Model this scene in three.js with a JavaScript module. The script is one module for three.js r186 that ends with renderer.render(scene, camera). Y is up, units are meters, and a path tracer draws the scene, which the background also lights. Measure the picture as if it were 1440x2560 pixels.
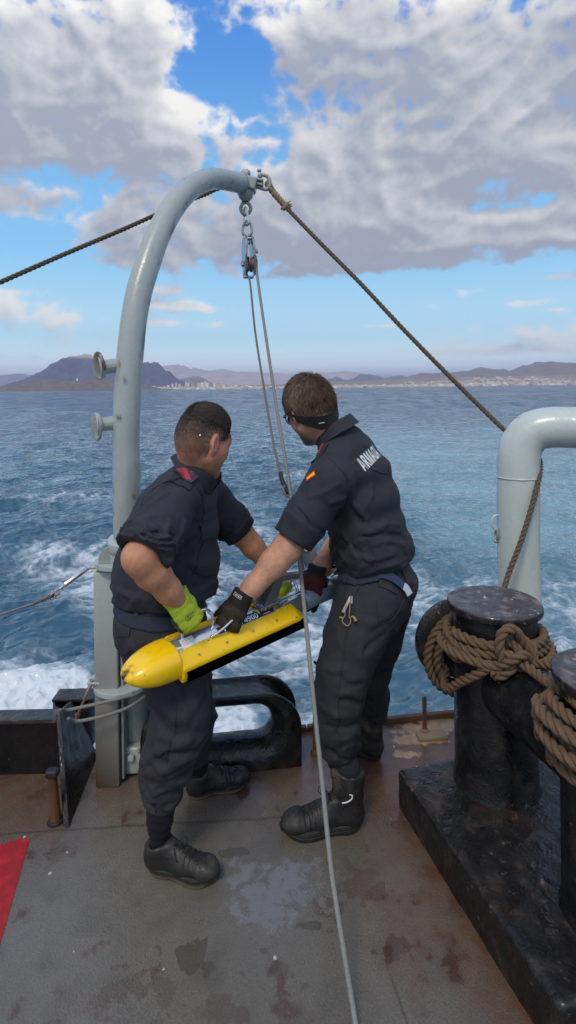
import * as THREE from 'three';
import { mergeGeometries, mergeVertices, toCreasedNormals } from 'three/addons/utils/BufferGeometryUtils.js';
import { RoundedBoxGeometry } from 'three/addons/geometries/RoundedBoxGeometry.js';

// ---------------------------------------------------------------- camera, sky, sun, exposure
const EYE = 1.72, FOCAL = 1420, CX = 720, CY = 970, ROLL = 0.0118;   // eye height above the deck (m); the lens in photo pixels, level and shifted down
const scene = new THREE.Scene();
const camera = new THREE.PerspectiveCamera(2 * Math.atan(1590 / FOCAL) * 180 / Math.PI, 1440 / 3180, 0.05, 60000);
camera.position.set(0, EYE, 0);
camera.rotation.set(0, 0, -ROLL);
camera.setViewOffset(1440, 3180, 0, 1590 - CY, 1440, 2560);
scene.add(camera);
const renderer = new THREE.WebGLRenderer({ antialias: true });
renderer.setSize(576, 1024);
renderer.toneMapping = THREE.LinearToneMapping;
renderer.toneMappingExposure = 1.34;
renderer.shadowMap.enabled = true;
const SUN = new THREE.Vector3(-0.22, 0.80, 0.58).normalize();
const sun = new THREE.DirectionalLight(0xffedd4, 1.2);
sun.position.copy(SUN).multiplyScalar(60);
sun.castShadow = true; sun.shadow.radius = 26; sun.shadow.mapSize.set(2048, 2048);
Object.assign(sun.shadow.camera, { left: -6, right: 6, top: 6, bottom: -6, near: 1, far: 120 });
scene.add(sun, sun.target);
scene.fog = new THREE.FogExp2(0xc8d4fa, 0.000064);

// ---------------------------------------------------------------- numbers, noise
const R3 = (x, y, z) => new THREE.Vector3(x, y, z);
const { clamp, lerp, smoothstep: sst } = THREE.MathUtils;
const ss = (a, b, x) => { const t = clamp((x - a) / (b - a), 0, 1); return t * t * (3 - 2 * t); };
let seedState = 7;
const seed = (s) => { seedState = s >>> 0; };
const rnd = () => { seedState = (seedState + 0x6d2b79f5) | 0; let t = Math.imul(seedState ^ (seedState >>> 15), 1 | seedState); t = (t + Math.imul(t ^ (t >>> 7), 61 | t)) ^ t; return ((t ^ (t >>> 14)) >>> 0) / 4294967296; };
const rr = (a, b) => a + (b - a) * rnd();
const PERM = new Uint8Array(1024), GX = new Float32Array(256), GY = new Float32Array(256), GZ = new Float32Array(256);
{
  seed(12345);
  const p = [...Array(256).keys()];
  for (let i = 255; i > 0; i--) { const j = Math.floor(rnd() * (i + 1)); [p[i], p[j]] = [p[j], p[i]]; }
  for (let i = 0; i < 1024; i++) PERM[i] = p[i & 255];
  for (let i = 0; i < 256; i++) { const z = rr(-1, 1), a = rr(0, 6.2832), r = Math.sqrt(1 - z * z); GX[i] = r * Math.cos(a); GY[i] = r * Math.sin(a); GZ[i] = z; }
}
function n3(x, y, z) {                       // gradient noise, about -0.7 .. 0.7
  const xf = Math.floor(x), yf = Math.floor(y), zf = Math.floor(z), X = xf & 255, Y = yf & 255, Z = zf & 255;
  x -= xf; y -= yf; z -= zf;
  const u = x * x * x * (x * (x * 6 - 15) + 10), v = y * y * y * (y * (y * 6 - 15) + 10), w = z * z * z * (z * (z * 6 - 15) + 10);
  const A = PERM[X] + Y, B = PERM[X + 1] + Y, AA = PERM[A] + Z, AB = PERM[A + 1] + Z, BA = PERM[B] + Z, BB = PERM[B + 1] + Z;
  const g = (h, a, b, c) => GX[h] * a + GY[h] * b + GZ[h] * c;
  const x00 = g(PERM[AA], x, y, z), x10 = g(PERM[BA], x - 1, y, z), x01 = g(PERM[AB], x, y - 1, z), x11 = g(PERM[BB], x - 1, y - 1, z);
  const y00 = g(PERM[AA + 1], x, y, z - 1), y10 = g(PERM[BA + 1], x - 1, y, z - 1), y01 = g(PERM[AB + 1], x, y - 1, z - 1), y11 = g(PERM[BB + 1], x - 1, y - 1, z - 1);
  const a0 = x00 + u * (x10 - x00), a1 = x01 + u * (x11 - x01), b0 = y00 + u * (y10 - y00), b1 = y01 + u * (y11 - y01);
  const c0 = a0 + v * (a1 - a0), c1 = b0 + v * (b1 - b0);
  return (c0 + w * (c1 - c0)) * 1.35;
}
function p2(x, y, P) {                       // 2D gradient noise with period P
  const xf = Math.floor(x), yf = Math.floor(y), X0 = ((xf % P) + P) % P, Y0 = ((yf % P) + P) % P, X1 = (X0 + 1) % P, Y1 = (Y0 + 1) % P;
  x -= xf; y -= yf;
  const u = x * x * x * (x * (x * 6 - 15) + 10), v = y * y * y * (y * (y * 6 - 15) + 10);
  const h = (a, b) => PERM[PERM[a & 255] + (b & 255) + ((a >> 8) & 3)];
  const g = (k, a, b) => GX[k] * a + GY[k] * b;
  const a = g(h(X0, Y0), x, y), b = g(h(X1, Y0), x - 1, y), c = g(h(X0, Y1), x, y - 1), d = g(h(X1, Y1), x - 1, y - 1);
  return (lerp(lerp(a, b, u), lerp(c, d, u), v)) * 1.5;
}
const fbm3 = (x, y, z, o = 4) => { let s = 0, a = 0.5; for (let i = 0; i < o; i++) { s += a * n3(x, y, z); x = x * 2.03 + 17.1; y = y * 2.03 + 3.7; z = z * 2.03 + 9.2; a *= 0.5; } return s; };
const ridge3 = (x, y, z, o = 4) => { let s = 0, a = 0.5; for (let i = 0; i < o; i++) { s += a * (1 - 2.2 * Math.abs(n3(x, y, z))); x = x * 2.07 + 7.1; y = y * 2.07 + 13.7; z = z * 2.07 + 1.2; a *= 0.5; } return s; };
const fbmP = (x, y, P, o = 4) => { let s = 0, a = 0.5; for (let i = 0; i < o; i++) { s += a * p2(x, y, P); x = x * 2 + 0; y = y * 2; P *= 2; a *= 0.5; } return s; };
// a point seen at photo pixel (px, py) at depth d in front of the lens
const cr = Math.cos(ROLL), sr = Math.sin(ROLL);
const at = (px, py, d) => { const u = px - CX, v = py - CY, u1 = u * cr - v * sr, v1 = v * cr + u * sr; return R3(u1 * d / FOCAL, EYE - v1 * d / FOCAL, -d); };
const onDeck = (px, py, h = 0) => { const u = px - CX, v = py - CY, v1 = v * cr + u * sr; return at(px, py, (EYE - h) * FOCAL / v1); };

// ---------------------------------------------------------------- sky (a computed equirectangular picture of air and clouds)
{
  const W = 4096, H = 2048, data = new Float32Array(W * H * 4);
  // large masses of the cloud field: azimuth and elevation in degrees (0 = ahead), half sizes, weight
  const masses = [];
  const mass = (px, py, rx, ry, w) => masses.push([Math.atan2(px - CX, FOCAL), Math.atan2(CY - py, Math.hypot(FOCAL, px - CX)), rx / FOCAL, ry / FOCAL, w]);
  mass(150, 250, 250, 150, 0.75); mass(100, 90, 210, 100, 0.45); mass(430, 60, 110, 60, 0.34); mass(560, 320, 120, 60, 0.66); mass(330, 370, 200, 55, 0.5); mass(-100, 330, 200, 120, 0.5); mass(330, 200, 90, 80, 0.4);
  mass(1180, 330, 400, 190, 0.85); mass(880, 470, 190, 80, 0.75); mass(1320, 60, 300, 130, 0.6); mass(820, 50, 150, 80, 0.5); mass(980, 170, 190, 130, 0.6); mass(1560, 300, 300, 250, 0.5); mass(1100, 540, 300, 30, 0.5);
  mass(420, 495, 190, 50, 0.75); mass(480, 600, 230, 50, 0.95); mass(330, 575, 120, 50, 0.5); mass(760, 590, 240, 60, 0.9); mass(930, 655, 210, 34, 0.8); mass(690, 690, 150, 22, 0.7); mass(640, 520, 150, 50, 0.6);
  mass(1280, 620, 240, 28, 0.8); mass(1200, 575, 170, 26, 0.4); mass(1420, 585, 110, 24, 0.5); mass(1380, 700, 120, 12, 0.5);
  mass(20, 765, 90, 40, 0.8); mass(30, 495, 110, 30, 0.8); mass(130, 525, 80, 14, 0.4); mass(165, 805, 36, 26, 0.7); mass(590, 770, 140, 14, 0.9); mass(500, 808, 170, 12, 0.9); mass(440, 757, 55, 10, 0.6); mass(1290, 764, 60, 9, 0.75); mass(1180, 737, 80, 12, 0.62); mass(1050, 772, 60, 8, 0.4); mass(960, 817, 46, 5, 0.62); mass(745, 742, 26, 12, 0.55); mass(1380, 845, 200, 22, 0.5); mass(1390, 782, 40, 4, 0.5); mass(1100, 885, 200, 10, 0.42); mass(1330, 880, 180, 10, 0.42); mass(30, 885, 60, 6, 0.55); mass(640, 857, 160, 7, 0.36); mass(420, 720, 60, 16, 0.4);
  mass(575, 195, 75, 70, -0.66); mass(660, 185, 45, 45, -0.4); mass(470, 190, 40, 45, -0.4); mass(290, 100, 18, 22, -0.5); mass(530, 95, 24, 30, -0.45); mass(712, 385, 24, 24, -0.4); mass(1000, 780, 420, 70, -0.25); mass(120, 640, 150, 40, -0.45); mass(130, 575, 130, 22, -0.4); mass(1310, 515, 170, 20, -0.6); mass(160, 440, 120, 20, -0.5); mass(260, 720, 120, 40, -0.4); mass(900, 735, 130, 24, -0.4); mass(1180, 700, 200, 18, -0.5); mass(1050, 690, 60, 30, -0.3); mass(860, 560, 30, 30, -0.25); mass(270, 470, 60, 24, -0.3); mass(300, 690, 140, 18, -0.35);
  const inFrame = (az, el) => Math.abs(az) < 0.62 && el < 0.72;
  const sunAz = Math.atan2(SUN.x, -SUN.z), sunEl = Math.asin(SUN.y);
  let smooth = 0, heavy = 0; const OCT = [[4.2, 0.42, 0], [9, 0.46, 1], [17, 0.42, 1], [35, 0.21, 1], [70, 0.12, 1], [140, 0.07, 1], [280, 0.045, 0]];
  function density(az, el) {
    const ce = Math.cos(el), se = Math.sin(el), k = 1 / (se + 0.085), x = Math.sin(az) * ce * k, z = -Math.cos(az) * ce * k;
    const wx = n3(x * 0.9, z * 0.9, 4.2) * 0.28, wz = n3(x * 0.9 + 31, z * 0.9, 8.2) * 0.28;
    const ax = az * 1.2, ay = el * 1.75;
    const big = fbm3(x * 0.7 + wx, z * 0.7 + wz, 1.7, 3);
    let b = 0, b0 = 0;
    for (let i = 0; i < OCT.length; i++) { const [f, A, bil] = OCT[i], q = n3(ax * f + wx * 1.1 + i * 9.1, ay * f + wz * 1.1, i * 3.3 + 0.4); b += A * (bil ? 0.27 - Math.abs(q) : q); if (i === 1) b0 = b; }
    let m = 0;
    if (Math.abs(az) < 1.1) for (const q of masses) { const dx = (az - q[0]) / q[2], dy = (el - q[1]) / q[3], r2 = dx * dx + dy * dy; if (r2 < 6) m += q[4] * Math.exp(-r2 * 0.9); }
    const ahead = 1 - ss(0.55, 1.0, Math.abs(az)), lowest = 1 - ss(0.02, 0.2, el);
    heavy = m; m = m > 0 ? 0.50 * Math.tanh(m * 1.1) : m * 0.8;
    const v = lerp(0.10, -0.17, ahead) + m * ahead + big * lerp(0.8, 0.5, ahead) * (1 - 0.7 * lowest), kb = lerp(1.0, 0.62, lowest);
    smooth = v + b0 * kb + 0.03; return v + b * kb;
  }
  const blueTop = [0.05, 0.19, 0.52], blueMid = [0.19, 0.44, 0.70], cyan = [0.42, 0.66, 0.77], pale = [0.95, 1.06, 1.02];
  const out = [0, 0, 0];
  function sky(az, el) {
    const e = Math.max(el, 0), t1 = ss(0.0, 0.1, e), t2 = ss(0.06, 0.26, e), t3 = ss(0.2, 0.62, e);
    const D = density(az, e), S0 = smooth, h0 = heavy, d1 = density(az + 0.010, e + 0.015), s1 = smooth, d2 = density(az + 0.045, e + 0.055), s2 = smooth;
    const a = ss(-0.08, 0.20, D) * (0.55 + 0.45 * ss(0.0, 0.28, D)) * ss(-0.01, 0.04, e);
    const mott = fbm3(az * 6, e * 12, 2.7, 3), thick = ss(-0.05, 0.42, S0 + 0.3 * (s2 - S0) + 0.26 * mott + 0.34 * Math.max(0, h0 - 0.5));
    const lit = (S0 - s1) * 1.1 + (S0 - s2) * 0.8 + (D - d1) * 0.95;
    const w = clamp(0.65 - 0.55 * thick + 0.95 * lit * (1 - 0.35 * thick) - 0.22 * ss(0.1, 0.5, D) * (1 - thick), 0, 1);
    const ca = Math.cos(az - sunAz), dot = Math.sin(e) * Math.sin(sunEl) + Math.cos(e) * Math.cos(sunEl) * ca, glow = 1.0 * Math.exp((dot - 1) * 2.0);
    const shade = [0.262, 0.283, 0.348], white = [0.66, 0.65, 0.63], low = 1 - ss(0.02, 0.2, e);
    for (let c = 0; c < 3; c++) {
      let air = lerp(lerp(lerp(pale[c], cyan[c], t1), blueMid[c], t2), blueTop[c], t3);
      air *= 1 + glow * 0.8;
      let cl = lerp(shade[c], white[c], w);
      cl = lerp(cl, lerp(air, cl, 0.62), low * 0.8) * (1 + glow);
      out[c] = lerp(air, cl, a);
    }
    return out;
  }
  const rowEl = (r) => ((r + 0.5) / H - 0.5) * Math.PI, colAz = (c) => { const round = ((c + 0.5) / W - 0.5) * 2 * Math.PI; return Math.atan2(Math.cos(round), -Math.sin(round)); };
  const S = 8, LW = W / S, LH = H / S, low = new Float32Array(LW * LH * 3);
  for (let r = LH / 2; r < LH; r++) for (let c = 0; c < LW; c++) { const o = sky(colAz(c * S + S / 2 - 0.5), rowEl(r * S + S / 2 - 0.5)); low.set(o, (r * LW + c) * 3); }
  for (let r = 0; r < H; r++) for (let c = 0; c < W; c++) {
    const i = (r * W + c) * 4; data[i + 3] = 1;
    if (r < H / 2) { data[i] = 0.10; data[i + 1] = 0.16; data[i + 2] = 0.22; continue; }
    const el = rowEl(r), az = colAz(c);
    if (inFrame(az, el)) { const o = sky(az, el); data[i] = o[0]; data[i + 1] = o[1]; data[i + 2] = o[2]; continue; }
    const fx = (c + 0.5) / S - 0.5, fy = Math.max(LH / 2, (r + 0.5) / S - 0.5), x0 = Math.floor(fx), y0 = Math.min(LH - 1, Math.floor(fy)), y1 = Math.min(LH - 1, y0 + 1), tx = fx - x0, ty = fy - y0, xa = (x0 + LW) % LW, xb = (x0 + 1) % LW;
    for (let k = 0; k < 3; k++) data[i + k] = lerp(lerp(low[(y0 * LW + xa) * 3 + k], low[(y0 * LW + xb) * 3 + k], tx), lerp(low[(y1 * LW + xa) * 3 + k], low[(y1 * LW + xb) * 3 + k], tx), ty);
  }
  const t = new THREE.DataTexture(data, W, H, THREE.RGBAFormat, THREE.FloatType);
  t.mapping = THREE.EquirectangularReflectionMapping; t.magFilter = THREE.LinearFilter; t.needsUpdate = true;
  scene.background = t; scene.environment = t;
}

// ---------------------------------------------------------------- objects: names, labels, parts
const taken = new Map();
function numbered(name) { const n = taken.get(name) ?? 0; taken.set(name, n + 1); return n ? name + '_' + String(n).padStart(3, '0') : name; }
function tag(o, label, category, group, kind) { if (label) o.userData.label = label; if (category) o.userData.category = category; if (group) o.userData.group = group; if (kind) o.userData.kind = kind; return o; }
function thing(name, label, category, pos = [0, 0, 0], group) {
  const o = new THREE.Group(); o.name = numbered(name); o.position.set(...(pos.isVector3 ? pos.toArray() : pos)); scene.add(o);
  return tag(o, label, category, group);
}
// geometry in world coordinates becomes a mesh under its (unturned) thing
function part(name, geo, mat, parent, label) {
  const m = new THREE.Mesh(Array.isArray(geo) ? join(geo) : geo, mat); m.name = parent === scene ? numbered(name) : name; m.castShadow = m.receiveShadow = true;
  let o = parent; const w = R3(0, 0, 0); while (o && o !== scene) { w.add(o.position); o = o.parent; }
  m.geometry.translate(-w.x, -w.y, -w.z);
  parent.add(m); if (label) m.userData.label = label; return m;
}
function structure(name, geo, mat, label, category) { const m = part(name, geo, mat, scene); return tag(m, label, category, null, 'structure'); }
function join(list) {
  const color = list.some((g) => g.attributes.color);
  return mergeGeometries(list.map((g) => {
    g = g.index ? g.toNonIndexed() : g;
    for (const k of Object.keys(g.attributes)) if (!['position', 'normal', 'uv', 'color'].includes(k)) g.deleteAttribute(k);
    if (!g.attributes.uv) boxUV(g);
    if (color && !g.attributes.color) g.setAttribute('color', new THREE.BufferAttribute(new Float32Array(g.attributes.position.count * 3).fill(1), 3));
    return g;
  }));
}
// texture coordinates in metres, from the axis that each normal favours
function boxUV(g) {
  const p = g.attributes.position, n = g.attributes.normal, uv = new Float32Array(p.count * 2);
  for (let i = 0; i < p.count; i++) {
    const ax = Math.abs(n.getX(i)), ay = Math.abs(n.getY(i)), az = Math.abs(n.getZ(i));
    if (ay >= ax && ay >= az) { uv[2 * i] = p.getX(i); uv[2 * i + 1] = p.getZ(i); } else if (ax >= az) { uv[2 * i] = p.getZ(i); uv[2 * i + 1] = p.getY(i); } else { uv[2 * i] = p.getX(i); uv[2 * i + 1] = p.getY(i); }
  }
  g.setAttribute('uv', new THREE.BufferAttribute(uv, 2)); return g;
}
function paint(g, fn) {                       // vertex colours (linear) from a function of the point and normal
  const p = g.attributes.position, n = g.attributes.normal, c = new Float32Array(p.count * 3);
  for (let i = 0; i < p.count; i++) { const k = fn(p.getX(i), p.getY(i), p.getZ(i), n.getX(i), n.getY(i), n.getZ(i)); c[3 * i] = k[0]; c[3 * i + 1] = k[1]; c[3 * i + 2] = k[2]; }
  g.setAttribute('color', new THREE.BufferAttribute(c, 3)); return g;
}
const basis = (x, y, z, o) => new THREE.Matrix4().makeBasis(x, y, z).setPosition(o);
function frameAlong(dir, hint = R3(0, 1, 0)) { const y = dir.clone().normalize(); let h = hint; if (Math.abs(y.dot(h)) > 0.95) h = R3(1, 0, 0); const x = h.clone().cross(y).normalize(), z = x.clone().cross(y).normalize(); return [x, y, z]; }
function placeAlong(g, a, b, hint) { const [x, y, z] = frameAlong(b.clone().sub(a), hint); return g.applyMatrix4(basis(x, y, z, a.clone().add(b).multiplyScalar(0.5))); }
const rbox = (w, h, d, r = 0.004, s = 2) => boxUV(new RoundedBoxGeometry(w, h, d, s, Math.min(r, w / 2.01, h / 2.01, d / 2.01)));
function boxAt(c, x, y, z, w, h, d, r) { return rbox(w, h, d, r).applyMatrix4(basis(x.clone().normalize(), y.clone().normalize(), z.clone().normalize(), c)); }
function rod(a, b, r1, r2 = r1, seg = 16, bevel = 0.002) {   // a cylinder with softened rims
  const L = a.distanceTo(b), v = bevel ? Math.min(bevel, L / 3, r1 / 2, r2 / 2) : 0;
  const pts = v ? [[0.0001, 0], [r1 - v, 0], [r1 - v * 0.3, v * 0.3], [r1, v], [r2, L - v], [r2 - v * 0.3, L - v * 0.3], [r2 - v, L], [0.0001, L]] : [[0.0001, 0], [r1, 0], [r2, L], [0.0001, L]];
  const g = toCreasedNormals(new THREE.LatheGeometry(pts.map((q) => new THREE.Vector2(...q)), seg), 0.9);
  g.translate(0, -L / 2, 0); boxUV(g);
  return placeAlong(g, a, b);
}
function lathe(pts, a, dir, seg = 32, crease = 0.7) { const g = toCreasedNormals(new THREE.LatheGeometry(pts.map((q) => new THREE.Vector2(Math.max(q[0], 1e-4), q[1])), seg), crease); boxUV(g); const [x, y, z] = frameAlong(dir); return g.applyMatrix4(basis(x, y, z, a)); }
// points along a smooth path with rotation-minimising frames
function path(points, n, closed = false, tension = 0.5) {
  const c = new THREE.CatmullRomCurve3(points, closed, tension === 0.5 ? 'centripetal' : 'catmullrom', tension), pts = c.getSpacedPoints(n), T = [], N = [], B = [];
  for (let i = 0; i <= n; i++) { const a = pts[Math.max(0, i - 1)], b = pts[Math.min(n, i + 1)]; T.push((closed && (i === 0 || i === n) ? pts[1].clone().sub(pts[n - 1]) : b.clone().sub(a)).normalize()); }
  let nn = Math.abs(T[0].y) < 0.9 ? R3(0, 1, 0) : R3(1, 0, 0);
  for (let i = 0; i <= n; i++) { nn = nn.clone().addScaledVector(T[i], -nn.dot(T[i])).normalize(); N.push(nn); B.push(T[i].clone().cross(nn)); }
  return { pts, T, N, B, length: c.getLength() };
}
function sweep(P, radius, seg, { cap = true, off = null, flat = 1, twist = 0 } = {}) {       // tube round a path; radius a number or a function of 0..1; off = offset of the centre
  const n = P.pts.length - 1, pos = [], uv = [], idx = [], L = P.length;
  const v = R3(0, 0, 0), ctr = [];
  for (let i = 0; i <= n; i++) {
    const t = i / n, r = typeof radius === 'function' ? radius(t) : radius, c = P.pts[i].clone();
    if (off) { const o = off(t); c.addScaledVector(P.N[i], o[0]).addScaledVector(P.B[i], o[1]); }
    ctr.push(c);
    for (let j = 0; j <= seg; j++) { const a = j / seg * Math.PI * 2 + twist; v.copy(c).addScaledVector(P.N[i], Math.cos(a) * r * flat).addScaledVector(P.B[i], Math.sin(a) * r); pos.push(v.x, v.y, v.z); uv.push(j / seg * 2 * Math.PI * r, t * L); }
  }
  for (let i = 0; i < n; i++) for (let j = 0; j < seg; j++) { const a = i * (seg + 1) + j, b = a + seg + 1; idx.push(a, a + 1, b, a + 1, b + 1, b); }
  if (cap) for (const [i, flip] of [[0, 0], [n, 1]]) { const k = pos.length / 3; pos.push(ctr[i].x, ctr[i].y, ctr[i].z); uv.push(0, 0); for (let j = 0; j < seg; j++) { const a = i * (seg + 1) + j; flip ? idx.push(k, a, a + 1) : idx.push(k, a + 1, a); } }
  const g = new THREE.BufferGeometry(); g.setAttribute('position', new THREE.Float32BufferAttribute(pos, 3)); g.setAttribute('uv', new THREE.Float32BufferAttribute(uv, 2)); g.setIndex(idx); g.computeVertexNormals();
  const nm = g.attributes.normal;                                             // close the seam
  for (let i = 0; i <= n; i++) { const a = i * (seg + 1), b = a + seg; v.set(nm.getX(a) + nm.getX(b), nm.getY(a) + nm.getY(b), nm.getZ(a) + nm.getZ(b)).normalize(); nm.setXYZ(a, v.x, v.y, v.z); nm.setXYZ(b, v.x, v.y, v.z); }
  return g;
}
const tube = (points, r, n = 40, seg = 12, o = {}) => sweep(path(points, n, o.closed), r, seg, o);
function ropeGeo(points, R, pitch, { strands = 3, per = 11, seg = 7, closed = false, hand = 1 } = {}) {   // laid rope: strands twisted round each other
  const L = new THREE.CatmullRomCurve3(points, closed, 'centripetal').getLength(), n = Math.min(2600, Math.max(12, Math.round(L / pitch * per))), P = path(points, n, closed), turns = closed ? Math.round(L / pitch) : L / pitch, list = [];
  const rs = strands === 3 ? R * 0.53 : R * 0.42, ro = R - rs * 0.98;
  for (let s = 0; s < strands; s++) list.push(sweep(P, rs, seg, { off: (t) => { const a = hand * t * turns * 2 * Math.PI + s / strands * 2 * Math.PI; return [Math.cos(a) * ro, Math.sin(a) * ro]; } }));
  if (strands > 3) list.push(sweep(P, R * 0.5, 6));
  return join(list);
}
// ---------------------------------------------------------------- textures
function tex(w, h, fn, srgb, ch = 3) {
  const d = new Uint8Array(w * h * 4);
  for (let y = 0, i = 0; y < h; y++) for (let x = 0; x < w; x++, i += 4) { const c = fn(x / w, y / h, x, y); if (ch === 1) d[i] = d[i + 1] = d[i + 2] = clamp(c * 255, 0, 255); else { d[i] = clamp(c[0] * 255, 0, 255); d[i + 1] = clamp(c[1] * 255, 0, 255); d[i + 2] = clamp(c[2] * 255, 0, 255); } d[i + 3] = 255; }
  const t = new THREE.DataTexture(d, w, h); t.wrapS = t.wrapT = THREE.RepeatWrapping; t.magFilter = THREE.LinearFilter; t.minFilter = THREE.LinearMipmapLinearFilter; if (srgb) t.colorSpace = THREE.SRGBColorSpace; t.needsUpdate = true; return t;
}
const bumpTex = (w, fn) => tex(w, w, fn, false, 1);
const rep = (t, metres) => { const c = t.clone(); c.repeat.set(1 / metres, 1 / metres); c.needsUpdate = true; return c; };
const toS = (l) => l <= 0.0031308 ? l * 12.92 : 1.055 * Math.pow(l, 1 / 2.4) - 0.055;
const lin3 = (c) => [toS(c[0]), toS(c[1]), toS(c[2])];     // linear colour to the sRGB values that a colour map stores
const mixc = (a, b, t) => [lerp(a[0], b[0], t), lerp(a[1], b[1], t), lerp(a[2], b[2], t)];
function std(name, o) { const { color, ...q } = o; const m = new THREE.MeshPhysicalMaterial(q); m.name = name; if (color) Array.isArray(color) ? m.color.setRGB(...color) : m.color.set(color); return m; }

// ---------------------------------------------------------------- materials
const T_paint = bumpTex(512, (u, v) => 0.5 + 0.5 * fbmP(u * 8, v * 8, 8, 5) + 0.25 * Math.max(0, p2(u * 22, v * 22, 22)));
const T_rough = tex(512, 512, (u, v) => { const k = clamp(0.62 + 0.5 * fbmP(u * 5 + 0.3, v * 5, 5, 4), 0.2, 1); return [k, k, k]; });
const T_black = tex(1024, 1024, (u, v) => {
  const a = fbmP(u * 6, v * 6, 6, 6), b = fbmP(u * 14 + 0.5, v * 14, 14, 5), c = fbmP(u * 40, v * 18, 40, 3), d = fbmP(u * 9, v * 5 + 0.4, 9, 5);
  let k = [0.009, 0.0095, 0.0105];
  k = mixc(k, [0.034, 0.030, 0.028], ss(0.05, 0.4, a) * 0.8);
  k = mixc(k, [0.060, 0.038, 0.024], ss(0.22, 0.46, d) * 0.5);
  k = mixc(k, [0.14, 0.135, 0.13], ss(0.28, 0.5, b) * 0.55);
  k = mixc(k, [0.006, 0.006, 0.007], ss(0.1, 0.4, c) * 0.6);
  return lin3(k);
}, true);
const T_blackBump = bumpTex(1024, (u, v) => 0.5 + 0.45 * fbmP(u * 6, v * 6, 6, 6) + 0.3 * fbmP(u * 30, v * 30, 30, 3));
const T_blackRough = tex(512, 512, (u, v) => { const k = clamp(0.36 + 0.55 * fbmP(u * 7 + 0.2, v * 7, 7, 5), 0.12, 0.95); return [k, k, k]; });
const T_weave = tex(256, 256, (u, v, x, y) => { const k = 0.5 + 0.3 * Math.sin((x + y) * Math.PI / 4) + 0.2 * Math.sin((x - y) * Math.PI / 2) + 0.35 * fbmP(u * 16, v * 16, 16, 3); return [k, k, k]; });
const T_cloth = tex(512, 512, (u, v) => { const k = 0.86 + 0.22 * fbmP(u * 6, v * 6, 6, 5) + 0.1 * fbmP(u * 64, v * 64, 64, 2); return [k, k, k]; });
const T_skinBump = bumpTex(256, (u, v) => 0.5 + 0.4 * fbmP(u * 24, v * 24, 24, 3));
const T_skin = tex(512, 512, (u, v) => { const a = fbmP(u * 7, v * 7, 7, 4), b = fbmP(u * 40, v * 40, 40, 3), c = ss(0.42, 0.5, p2(u * 24, v * 24, 24)) * 0.25; return [clamp(0.93 + 0.16 * a + 0.10 * b - c * 0.3, 0, 1), clamp(0.88 + 0.32 * a + 0.2 * b - c * 0.4, 0, 1), clamp(0.86 + 0.36 * a + 0.22 * b - c * 0.45, 0, 1)]; });
const T_fibre = bumpTex(256, (u, v) => 0.5 + 0.5 * fbmP(u * 40, v * 10, 40, 3));
const T_ropeCol = tex(256, 512, (u, v) => { const k = 0.75 + 0.5 * fbmP(u * 24, v * 12, 24, 4) + 0.25 * fbmP(u * 3, v * 4, 4, 3); return [clamp(k, 0, 1), clamp(k * 0.99, 0, 1), clamp(k * 0.96, 0, 1)]; });
const T_scuff = tex(512, 512, (u, v) => { const a = fbmP(u * 9, v * 9, 9, 5), b = fbmP(u * 50, v * 12, 50, 3), k = clamp(0.66 + 0.7 * Math.max(0, a) + 0.5 * Math.max(0, b - 0.15), 0, 1); return [k, k * 0.985, k * 0.96]; });

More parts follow.
